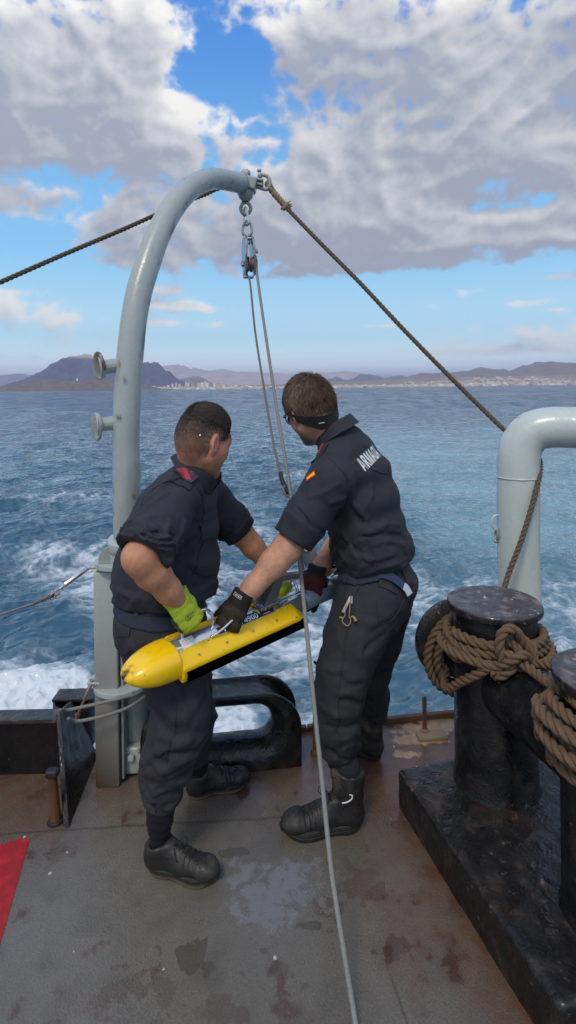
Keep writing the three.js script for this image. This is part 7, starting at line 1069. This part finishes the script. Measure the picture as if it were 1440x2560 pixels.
  { // zip pull and knotted cord at the hip
    const z0 = seen(trousersB, 876, 1492), n = grad(trousersB, z0), q = (px, py, k = 0.008) => { const p = seen(trousersB, px, py); return p.addScaledVector(grad(trousersB, p), k); };
    part('zip_pull', join([rod(q(877, 1494), q(861, 1532, 0.012), 0.0062, 0.008, 4, 0.001), rod(q(880, 1492), q(878, 1512), 0.007, 0.007, 6, 0.001)]), std('zip_metal', { color: [0.36, 0.34, 0.33], metalness: 0.6, roughness: 0.5 }), Bm);
    part('cord', join([tube([q(874, 1496), q(869, 1520, 0.012), q(864, 1540), q(858, 1552), q(862, 1562), q(870, 1566), q(876, 1560), q(880, 1546)], 0.0026, 50, 6), tube([q(876, 1500), q(878, 1525, 0.012), q(877, 1545), q(884, 1541), q(889, 1548)], 0.0026, 30, 6), tube([q(883, 1541), q(888, 1545), q(891, 1553)], (t) => 0.004 + 0.003 * t, 8, 7), tube([q(860, 1550), q(856, 1545), q(852, 1546)], 0.0042, 8, 7)]), M.manila, Bm); }
  // shirt
  const spine = [sp(932, 1404, 0.176, 0.156), sp(928, 1366, 0.184, 0.168), sp(916, 1310, 0.180, 0.150), sp(908, 1240, 0.186, 0.138), sp(897, 1172, 0.176, 0.118), sp(872, 1118, 0.130, 0.088), sp(842, 1086, 0.076, 0.066)];
  const torso = loft(spine, side, f), nb = at(838, 1088, 2.41), Sn = at(825, 1203, 2.235), En = at(716, 1372, 2.20), Sf = at(915, 1172, 2.60), Ef = at(836, 1370, 2.58);
  const trapN = flatCone(at(858, 1105, 2.40), Sn, R3(0.3, 1, 0), 0.065, 0.07, 0.075, 0.08), trapF = flatCone(at(862, 1102, 2.44), Sf, R3(0.3, 1, 0), 0.065, 0.07, 0.075, 0.08);
  const Cn = Sn.clone().lerp(En, 0.86), aN = En.clone().sub(Sn).normalize(), Cf = Sf.clone().lerp(Ef, 0.8), aF = Ef.clone().sub(Sf).normalize();
  const slN = blend(0.03, cone(Sn, Sn.clone().lerp(En, 0.5), 0.094, 0.086), cone(Sn.clone().lerp(En, 0.5), Sn.clone().lerp(En, 1.1), 0.084, 0.079)), slF = cone(Sf, Sf.clone().lerp(Ef, 1.1), 0.082, 0.07);
  const chestB = (x, y, z) => smin(smin(torso(x, y, z), trapN(x, y, z), 0.06), trapF(x, y, z), 0.06);
  const endN = (x, y, z) => (x - Cn.x) * aN.x + (y - Cn.y) * aN.y + (z - Cn.z) * aN.z, endF = (x, y, z) => (x - Cf.x) * aF.x + (y - Cf.y) * aF.y + (z - Cf.z) * aF.z;
  const shirtBase = (x, y, z) => smin(smin(chestB(x, y, z), slN(x, y, z), 0.04), slF(x, y, z), 0.04);
  const wSl = wrinkle(Sn, En, 0.006, 11, -1.2, 3.2), wT = wrinkle(at(890, 1170, 2.4), at(930, 1400, 2.4), 0.007, 8, -1.2, 6.1, 0.5), wT2 = wrinkle(at(900, 1300, 2.4), at(930, 1410, 2.4), 0.010, 15, -0.6, 2.1);
  const foldsS = foldLines(shirtBase, [[[[866, 1188], [874, 1235], [862, 1270], [838, 1300], [800, 1335]], -0.010, 0.008], [[[745, 1262], [768, 1290], [786, 1318]], 0.007, 0.006], [[[742, 1266], [765, 1295], [782, 1322]], -0.006, 0.006], [[[868, 1262], [890, 1290], [905, 1312]], -0.014, 0.011], [[[880, 1256], [905, 1285], [922, 1300]], 0.008, 0.011], [[[905, 1280], [930, 1240], [930, 1210]], 0.007, 0.010], [[[920, 1330], [965, 1310], [1000, 1312]], 0.010, 0.012], [[[900, 1345], [960, 1335], [1008, 1340]], -0.008, 0.011], [[[925, 1362], [970, 1352], [1012, 1362]], 0.009, 0.011], [[[846, 1320], [868, 1350], [890, 1395]], 0.008, 0.011], [[[916, 1350], [925, 1380], [940, 1408]], -0.009, 0.009], [[[860, 1340], [895, 1380], [915, 1410]], -0.006, 0.011], [[[820, 1340], [850, 1385], [875, 1415]], 0.008, 0.012], [[[960, 1130], [968, 1200], [975, 1260]], 0.004, 0.014], [[[880, 1385], [930, 1400], [990, 1385]], 0.009, 0.011], [[[800, 1235], [830, 1255], [862, 1248]], 0.005, 0.012], [[[905, 1110], [935, 1125]], 0.004, 0.010], [[[770, 1245], [810, 1230], [850, 1210]], 0.004, 0.012]]);
  const shirtB = (x, y, z) => {
    let t = chestB(x, y, z); const n = slN(x, y, z), q = slF(x, y, z); if (Math.min(t, n, q) > 0.07) return Math.min(t, n, q);
    const en = endN(x, y, z), ef = endF(x, y, z), low = ss(1.30, 1.12, y);
    t -= wT(x, y, z, 0.25 + 0.5 * low) + wT2(x, y, z, ss(1.18, 1.05, y));
    let a = n - wSl(x, y, z, 0.7); a -= 0.0055 * ss(-0.088, -0.083, en); const hn = cone(Sn.clone().lerp(En, 0.7), Sn.clone().lerp(En, 1.25), 0.064, 0.064)(x, y, z); a = smax(a, en - 0.008 * n3(x * 12, y * 12, z * 12), 0.006); if (en > -0.05) a = smax(a, -hn, 0.005);
    let b = smax(q, ef, 0.01);
    let d = smin(smin(t, a, 0.03), b, 0.04); d -= foldsS(x, y, z);
    const hem = (x - waist.x) * bn.x + (y - waist.y) * bn.y + (z - waist.z) * bn.z; d = smax(d, -hem - 0.030 + 0.004 * n3(x * 20, 3, z * 20), 0.02);
    return d;
  };
  part('shirt', paint(surfnet(shirtB, R3(-0.10, 0.92, -2.86), R3(0.62, 1.64, -2.04), 0.0062), seamShade), M.navy, Bm);
  part('seam', join([seamTube(shirtB, [[822, 1145], [850, 1172], [866, 1200], [872, 1236], [862, 1270], [842, 1298]]), seamTube(shirtB, [[880, 1120], [905, 1160], [945, 1180], [975, 1184]]), seamTube(shirtB, [[866, 1290], [870, 1340], [880, 1400]])].filter(Boolean)), M.navy, Bm);
  part('seam', join([seamTube(trousersB, [[862, 1470], [872, 1540], [862, 1620], [850, 1700], [845, 1780], [852, 1880]]), seamTube(trousersB, [[940, 1500], [950, 1560], [985, 1545], [1010, 1500]]), seamTube(trousersB, [[855, 1450], [880, 1500], [888, 1530]])].filter(Boolean)), M.trousers, Bm);
  part('collar', collar(at(843, 1082, 2.40), R3(-0.48, 0.86, -0.1), R3(-0.80, -0.50, -0.34), 0.074, 0.080, 0.042, 0.5, 0.03), M.navy, Bm);
  { // printed lettering across the shoulders
    const t = canvasTex(512, 128, (x, w, h) => { x.clearRect(0, 0, w, h); x.fillStyle = '#dfe2e6'; x.font = 'bold 128px sans-serif'; x.textAlign = 'center'; x.textBaseline = 'middle'; x.save(); x.translate(w / 2, h / 2 + 4); x.scale(0.86, 1.18); x.fillText('ARMADA', 0, 0, 570); x.restore(); });
    t.anisotropy = 8;
    const c = seen(shirtB, 924, 1141); const u = R3(0.62, 0.42, -0.66).normalize();
    part('lettering', patch(shirtB, c, u, R3(-0.5, 0.82, 0.1), 0.192, 0.070, 0.0012, { nu: 40, nv: 10, thick: 0.0008 }), std('white_print', { map: t, alphaTest: 0.5, roughness: 0.7 }), Bm); }
  { const fl = canvasTex(96, 64, (x, w, h) => { x.fillStyle = '#7c1420'; x.fillRect(0, 0, w, h); x.fillStyle = '#c81e28'; x.fillRect(4, 4, w - 8, h - 8); x.fillStyle = '#f2c21a'; x.fillRect(4, 18, w - 8, 28); }); const c = seen(shirtB, 777, 1190); part('flag_patch', patch(shirtB, c, R3(0.92, 0.30, 0.2), R3(-0.35, 0.9, 0.1), 0.047, 0.027, 0.001, { thick: 0.0016 }), std('flag_cloth', { map: fl, roughness: 0.8 }), Bm); }
  { const c = seen(shirtB, 796, 1136), u = R3(-0.6, -0.62, 0.4), v = R3(0.6, -0.4, 0.6); part('shoulder_strap', plainColor(patch(shirtB, c, u, v, 0.10, 0.05, 0.003, { thick: 0.005 })), M.navy, Bm); const e = seen(shirtB, 793, 1127); part('rank_badge', patch(shirtB, e, u, v, 0.055, 0.018, 0.009, { thick: 0.002 }), std('red_braid', { color: [0.30, 0.03, 0.04], roughness: 0.8 }), Bm); }
  // body
  const [F, Lh, U] = orth(R3(-0.36, -0.27, -0.89), R3(-0.88, -0.20, 0.40)), HC0 = at(777, 1024, 2.40), S = 1.10, hd = headField(HC0, F, Lh, U, S, at(836, 1092, 2.41), 0.064);
  const skinB = skinTone([0.58, 0.315, 0.21], (c, x, y, z) => { const [a, l, u] = hd.loc(x, y, z); if (Math.hypot(a, l, u) > 0.22) return c; const ear = ss(0.072, 0.084, Math.abs(l)) * ss(0.03, 0.0, Math.abs(u + 0.006) - 0.03); c = mixc(c, [0.58, 0.19, 0.13], ear * 0.75); const hairy = ss(-0.05, -0.035, u - 0.3 * Math.max(0, a)) * ss(0.09, 0.075, a) * (1 - ear); c = mixc(c, [0.09, 0.06, 0.04], hairy * 0.9); const jaw = ss(-0.045, -0.07, u) * ss(-0.01, 0.03, a); c = mixc(c, [0.035, 0.026, 0.02], jaw * 0.85); const nape = ss(-0.1, -0.05, u) * ss(-0.02, -0.05, a) * ss(-0.04, -0.06, u); return mixc(c, [0.16, 0.09, 0.06], nape * 0.35 * ss(-0.2, 0.3, n3(x * 120, y * 120, z * 120))); });
  const arm = (E, W, re, rm, rw) => { const mid = E.clone().lerp(W, 0.28), end = W.clone().addScaledVector(W.clone().sub(E).normalize(), -0.022); return blend(0.02, cone(E, mid, re, rm), cone(mid, E.clone().lerp(W, 0.72), rm, lerp(rm, rw, 0.7)), cone(E.clone().lerp(W, 0.72), end, lerp(rm, rw, 0.7), rw)); };
  const Wn = at(597, 1508, 2.10), Wf = at(790, 1432, 2.43);
  const armN = blend(0.03, arm(En, Wn, 0.053, 0.0525, 0.031), cone(Sn.clone().lerp(En, 0.5), En, 0.055, 0.053)), armF = blend(0.03, arm(Ef, Wf, 0.044, 0.043, 0.032), cone(Sf.clone().lerp(Ef, 0.5), Ef, 0.05, 0.044));
  const skinBump = (x, y, z) => 0.002 * n3(x * 14, y * 14, z * 14) + 0.0006 * n3(x * 60, y * 60, z * 60);
  const core = blend(0.05, loft(spine.map(([c, w, d]) => [c, w * 0.72, d * 0.72]), side, f), limb(legN.map(([c, r]) => [c, r * 0.6]), 0.03), limb(legF.map(([c, r]) => [c, r * 0.6]), 0.03), cone(nb, Sn, 0.055, 0.058), cone(nb, Sf, 0.05, 0.055), cone(Sn, Sn.clone().lerp(En, 0.6), 0.056, 0.052), cone(Sf, Sf.clone().lerp(Ef, 0.6), 0.05, 0.048));
  const body = join([surfnet((x, y, z) => Math.max(hd.f(x, y, z), at(850, 1120, 2.41).y - y), HC0.clone().add(R3(-0.2, -0.24, -0.2)), HC0.clone().add(R3(0.2, 0.2, 0.2)), 0.0032), surfnet((x, y, z) => armN(x, y, z) + skinBump(x, y, z), ...bounds([Sn.clone().lerp(En, 0.45), En, Wn], 0.08), 0.0055), surfnet((x, y, z) => armF(x, y, z) + skinBump(x, y, z), ...bounds([Sf.clone().lerp(Ef, 0.45), Ef, Wf], 0.075), 0.0055), surfnet(core, R3(-0.05, 0.15, -2.85), R3(0.62, 1.62, -2.1), 0.02)]);
  part('body', paint(body, skinB), M.skin, Bm);
  seed(8);
  { const ax = Wn.clone().sub(En), [fx, , fz] = frameAlong(ax); part('arm_hair', strands(armN, 2200, () => { const t = rr(0.02, 0.86), a = rr(0, 6.2832), o = En.clone().addScaledVector(ax, t).addScaledVector(fx, Math.cos(a) * 0.1).addScaledVector(fz, Math.sin(a) * 0.1), p = onSurface(armN, o, En.clone().addScaledVector(ax, t).sub(o), 0.2); if (!p) return null; const n = grad(armN, p); return { p, dir: n.clone().multiplyScalar(0.35).addScaledVector(ax.clone().normalize(), 0.8).add(R3(rr(-0.4, 0.4), rr(-0.4, 0.4), rr(-0.4, 0.4))).normalize(), len: rr(0.004, 0.009), w: 0.0002, c: [1.6, 1.45, 1.3], curve: n.clone().multiplyScalar(-0.3) }; }), M.hairB, Bm); }
  // hair
  seed(6);
  const hairLine = (x, l, u) => x < 0.088 - 0.5 * Math.max(0, 0.05 - u) && u > -0.075 + 0.35 * Math.max(0, x + 0.03) + (Math.abs(l) > 0.045 && x > -0.005 ? 0.045 : 0) && !(Math.abs(l) > 0.07 && x > -0.04 && u < 0.03);
  const vol = (x, l, u) => 0.0105 * ss(-0.075, 0.03, u) + 0.004 * ss(0.02, 0.1, u);
  const capB = (x, y, z) => { const [a, l, u] = hd.loc(x, y, z); return smax(hd.skull(x, y, z) - vol(a, l, u) + 0.0016 * n3(x * 70, y * 30, z * 70), Math.max(-0.075 + 0.35 * Math.max(0, a + 0.03) + (Math.abs(l) > 0.03 ? 0.06 * ss(0.03, 0.07, Math.abs(l)) * ss(-0.04, 0.0, a) : 0) - u, a - 0.092 + 0.5 * Math.max(0, 0.05 - u)), 0.01); };
  const headPt = (d) => { const o = hd.P(0, 0, 0.01).clone().addScaledVector(F, d.x * 0.22).addScaledVector(Lh, d.y * 0.22).addScaledVector(U, d.z * 0.22); return onSurface(capB, o, hd.P(0, 0, 0.01).sub(o), 0.3); };
  const crown = R3(-0.055, -0.02, 0.105);
  const hairB = strands(capB, 12000, () => {
    const z = rr(-0.7, 1), a = rr(0, 6.2832), r = Math.sqrt(1 - z * z), p = headPt(R3(Math.cos(a) * r, Math.sin(a) * r, z)); if (!p) return null; const [x, l, u] = hd.loc(p.x, p.y, p.z); if (!hairLine(x, l, u)) return null;
    const n = grad(capB, p), dx = x - crown.x, dl = l - crown.y, du = u - crown.z, fl = F.clone().multiplyScalar(dx).addScaledVector(Lh, dl).addScaledVector(U, du).normalize(); fl.addScaledVector(Lh, 0.35 * Math.sign(dx || 1) * Math.exp(-Math.hypot(dx, dl, du) * 14)); fl.addScaledVector(U, -0.4); fl.addScaledVector(n, -fl.dot(n)).normalize();
    const cl = 0.5 * n3(p.x * 45, p.y * 45, p.z * 45), dir = n.clone().multiplyScalar(0.30 + 0.25 * rnd() + 0.5 * Math.exp(-Math.hypot(dx, dl, du) * 40)).addScaledVector(fl, 1).add(R3(rr(-0.16, 0.16), rr(-0.16, 0.16), rr(-0.16, 0.16))).normalize(), k = rr(0.45, 1.5) * (1 + cl);
    return { p: p.addScaledVector(n, -0.002), dir, len: lerp(0.012, 0.026, ss(-0.06, 0.05, u)) * rr(0.75, 1.25), w: 0.00095, c: [k, k * 0.98, k * 0.95], curve: n.clone().multiplyScalar(-0.25) };
  });
  part('hair', join([hairB, paint(surfnet(capB, ...bounds([hd.P(0.13, 0.1, 0.15), hd.P(-0.13, -0.1, -0.1), hd.P(0.13, -0.1, -0.1), hd.P(-0.13, 0.1, 0.15)], 0.02), 0.0036), () => [0.45, 0.45, 0.45])]), M.hairB, Bm);
  { // sunglasses on a wide neoprene strap round the back of the head
    const ring = [], K = 48; const surf = (x, l, u, lift) => { const o = hd.P(x * 2.2, l * 2.2, u), c = hd.P(0, 0, u), q = onSurface((a, b, d) => Math.min(hd.f(a, b, d), capB(a, b, d)), o, c.clone().sub(o), 0.3) ?? hd.P(x, l, u); return q.addScaledVector(q.clone().sub(c).normalize(), lift); };
    const pos = [], idx = [], uv = []; for (let i = 0; i <= K; i++) { const a = lerp(-1.62, 1.62, i / K), back = Math.cos(a), x = -0.1 * back, l = 0.088 * Math.sin(a), w = 0.010 + 0.013 * Math.pow(Math.max(0, back), 0.6), u0 = 0.004 - 0.074 * Math.pow(Math.max(0, back), 0.8); for (const [s, th] of [[-1, 0.002], [1, 0.002], [1, 0.005], [-1, 0.005]]) { const p = surf(x, l, u0 + s * w, th + 0.0015 + 0.012 * ss(0.9, 1.5, -a) * ss(1.62, 1.3, -a)); pos.push(p.x, p.y, p.z); uv.push(a * 0.09, s * w); } }
    for (let i = 0; i < K; i++) for (let j = 0; j < 4; j++) { const a = i * 4 + j, b = i * 4 + (j + 1) % 4; idx.push(a, b, a + 4, b, b + 4, a + 4); } idx.push(0, 2, 1, 0, 3, 2); const e = K * 4; idx.push(e, e + 1, e + 2, e, e + 2, e + 3);
    const g = new THREE.BufferGeometry(); g.setAttribute('position', new THREE.Float32BufferAttribute(pos, 3)); g.setAttribute('uv', new THREE.Float32BufferAttribute(uv, 2)); g.setIndex(idx); part('strap', toCreasedNormals(g, 0.7), std('charcoal_neoprene', { color: [0.024, 0.024, 0.028], roughness: 0.8 }), Bm);
    const lp = surf(-0.09, 0.03, -0.068, 0.009), lq = surf(-0.098, 0.005, -0.071, 0.009); part('strap_print', tube([lp, lp.clone().lerp(lq, 0.5), lq], 0.0012, 8, 6), M.white, Bm);
    const sg = []; for (const k of [1, -1]) { sg.push(tube([hd.P(-0.005, k * 0.087, 0.012), hd.P(0.05, k * 0.085, 0.012), hd.P(0.090, k * 0.078, 0.010), hd.P(0.100, k * 0.066, 0.006)], 0.0032, 24, 8)); sg.push(tube([hd.P(0.100, k * 0.066, 0.010), hd.P(0.112, k * 0.04, 0.014), hd.P(0.117, k * 0.012, 0.010), hd.P(0.116, k * 0.014, -0.014), hd.P(0.108, k * 0.045, -0.026), hd.P(0.098, k * 0.066, -0.014)], 0.0026, 40, 6, { closed: true })); } sg.push(tube([hd.P(0.117, 0.014, 0.006), hd.P(0.120, 0, 0.009), hd.P(0.117, -0.014, 0.006)], 0.0026, 10, 6));
    part('sunglasses', join(sg), M.dark, Bm);
    for (const k of [1, -1]) { const s = ell(hd.P(0.1045, k * 0.04, -0.006), F.clone().addScaledVector(Lh, k * 0.25).normalize(), Lh.clone().addScaledVector(F, -k * 0.25).normalize(), U, 0.004, 0.028, 0.021); part('lens', surfnet(s, ...bounds([hd.P(0.1045, k * 0.04, -0.006)], 0.036), 0.0028), M.lens, Bm); } }
  // gloves
  const black = (e, t, n, x, y, z) => { const k = fbm3(x * 26, y * 26, z * 26, 3); let c = mixc([0.8, 0.8, 0.8], [1.9, 1.6, 1.4], ss(0.0, 0.02, n) * ss(0.0, 0.3, k + 0.2) * 0.8); return e < 0.012 ? [0.35, 0.38, 0.42] : c; };
  const gN = handField(Wn, R3(-0.46, -0.86, 0.16), R3(0.02, 0.52, 0.85), false, { curl: [[0.25, 0.55, 0.45], [0.45, 0.75, 0.5], [0.6, 0.9, 0.5], [0.7, 1.0, 0.55]], r: 0.0116, thumb: [0.55, 0.5, 0.5], cuff: 0.045, cuffR: 0.038, wrist: 0.036, size: 1.0, spread: 0.08 });
  glove(Bm, gN, M.gloveK, black, 'dark brown and black glove gripping the front of the towfish');
  { const c = gN.Q(-0.028, 0.01, 0.03), p = onSurface(gN.f, c.clone().addScaledVector(gN.n, 0.03), gN.n.clone().negate(), 0.1); const t = canvasTex(128, 64, (x, w, h) => { x.clearRect(0, 0, w, h); x.strokeStyle = '#d8d8d4'; x.lineWidth = 5; x.strokeRect(5, 5, w - 10, h - 10); x.fillStyle = '#d8d8d4'; for (const [a, b] of [[18, 12], [38, 16], [62, 10], [80, 22]]) x.fillRect(a, 22, b, 20); }); if (p) part('glove_tab', patch(gN.f, p, gN.t, gN.d.clone().negate(), 0.034, 0.014, 0.003, { thick: 0.002, nu: 8, nv: 4 }), std('tab_print', { map: t, alphaTest: 0.4, roughness: 0.7 }), Bm); }
  const gM = handField(Wf, R3(-0.26, -0.94, 0.10), R3(0.12, 0.06, 0.99), true, { curl: [[0.12, 0.4, 0.35], [0.18, 0.5, 0.4], [0.25, 0.6, 0.45], [0.32, 0.7, 0.5]], r: 0.0116, size: 1.06, thumb: [0.75, 0.7, 0.6], cuff: 0.03, cuffR: 0.036, wrist: 0.034, spread: 0.05 });
  glove(Bm, gM, M.gloveR, (e, t, n, x, y, z) => { const k = fbm3(x * 30, y * 30, z * 30, 3); let c = [1 + 0.4 * k, 1 + 0.3 * k, 1 + 0.3 * k]; const cuff = ss(0.012, 0.004, e), edge = ss(0.004, -0.004, n) * ss(0.02, 0.035, e) + ss(0.13, 0.15, e); return mixc(c, [0.16, 1.3, 1.1], clamp(cuff + edge * 0.9, 0, 0.97)); }, 'maroon glove with black cuff gripping the tail tube');
  // socks and boots
  const hN = onDeck(905, 2066), tN = onDeck(700, 2086), dN = tN.clone().sub(hN), hF = onDeck(953, 1903), dF = R3(-0.30, 0, -0.20);
  const bN = boot(Bm, hN, dN, false, { len: dN.length() * 1.0, h: 0.215, rx: 0.062, rz: 0.055, laces: 9, dust: true, label: 'tall worn black boot of the front foot, toe to the left' });
  const bF = boot(Bm, hF, dF, true, { len: 0.31, h: 0.21, rx: 0.06, rz: 0.052, laces: 9, dust: true, label: 'tall black boot of the rear foot, seen from its heel' });
  part('reflective_tab', (() => { const q = (a, b) => { const p = bN.P(a, b, 0.09), d = bN.P(a, b, 0).sub(p); const s = onSurface(bN.fUp, p, d, 0.2); return s ?? bN.P(a, b, 0.05); }; return tube([q(0.055, 0.155), q(0.045, 0.150), q(0.047, 0.138), q(0.066, 0.125), q(0.08, 0.120)], 0.0028, 24, 6); })(), M.white, bN.B);
  const cuffs = (L, B, r) => part('sock', tube([L[L.length - 1][0].clone().add(R3(0, 0.03, 0)), L[L.length - 1][0], B.P(0.05, 0.205, 0), B.P(0.05, 0.18, 0)], (t) => r * (1.04 - 0.35 * ss(0.5, 1, t) + 0.02 * Math.sin(t * 30)), 40, 22), std('navy_rib', { color: [0.016, 0.019, 0.03], roughness: 0.9, bumpMap: rep(T_weave, 0.03), bumpScale: 0.001 }), Bm);
  cuffs(legN, bN, 0.055); cuffs(legF, bF, 0.052);
}

scene.traverse((o) => { if (o.isMesh) o.castShadow = o.receiveShadow = true; });
renderer.render(scene, camera);
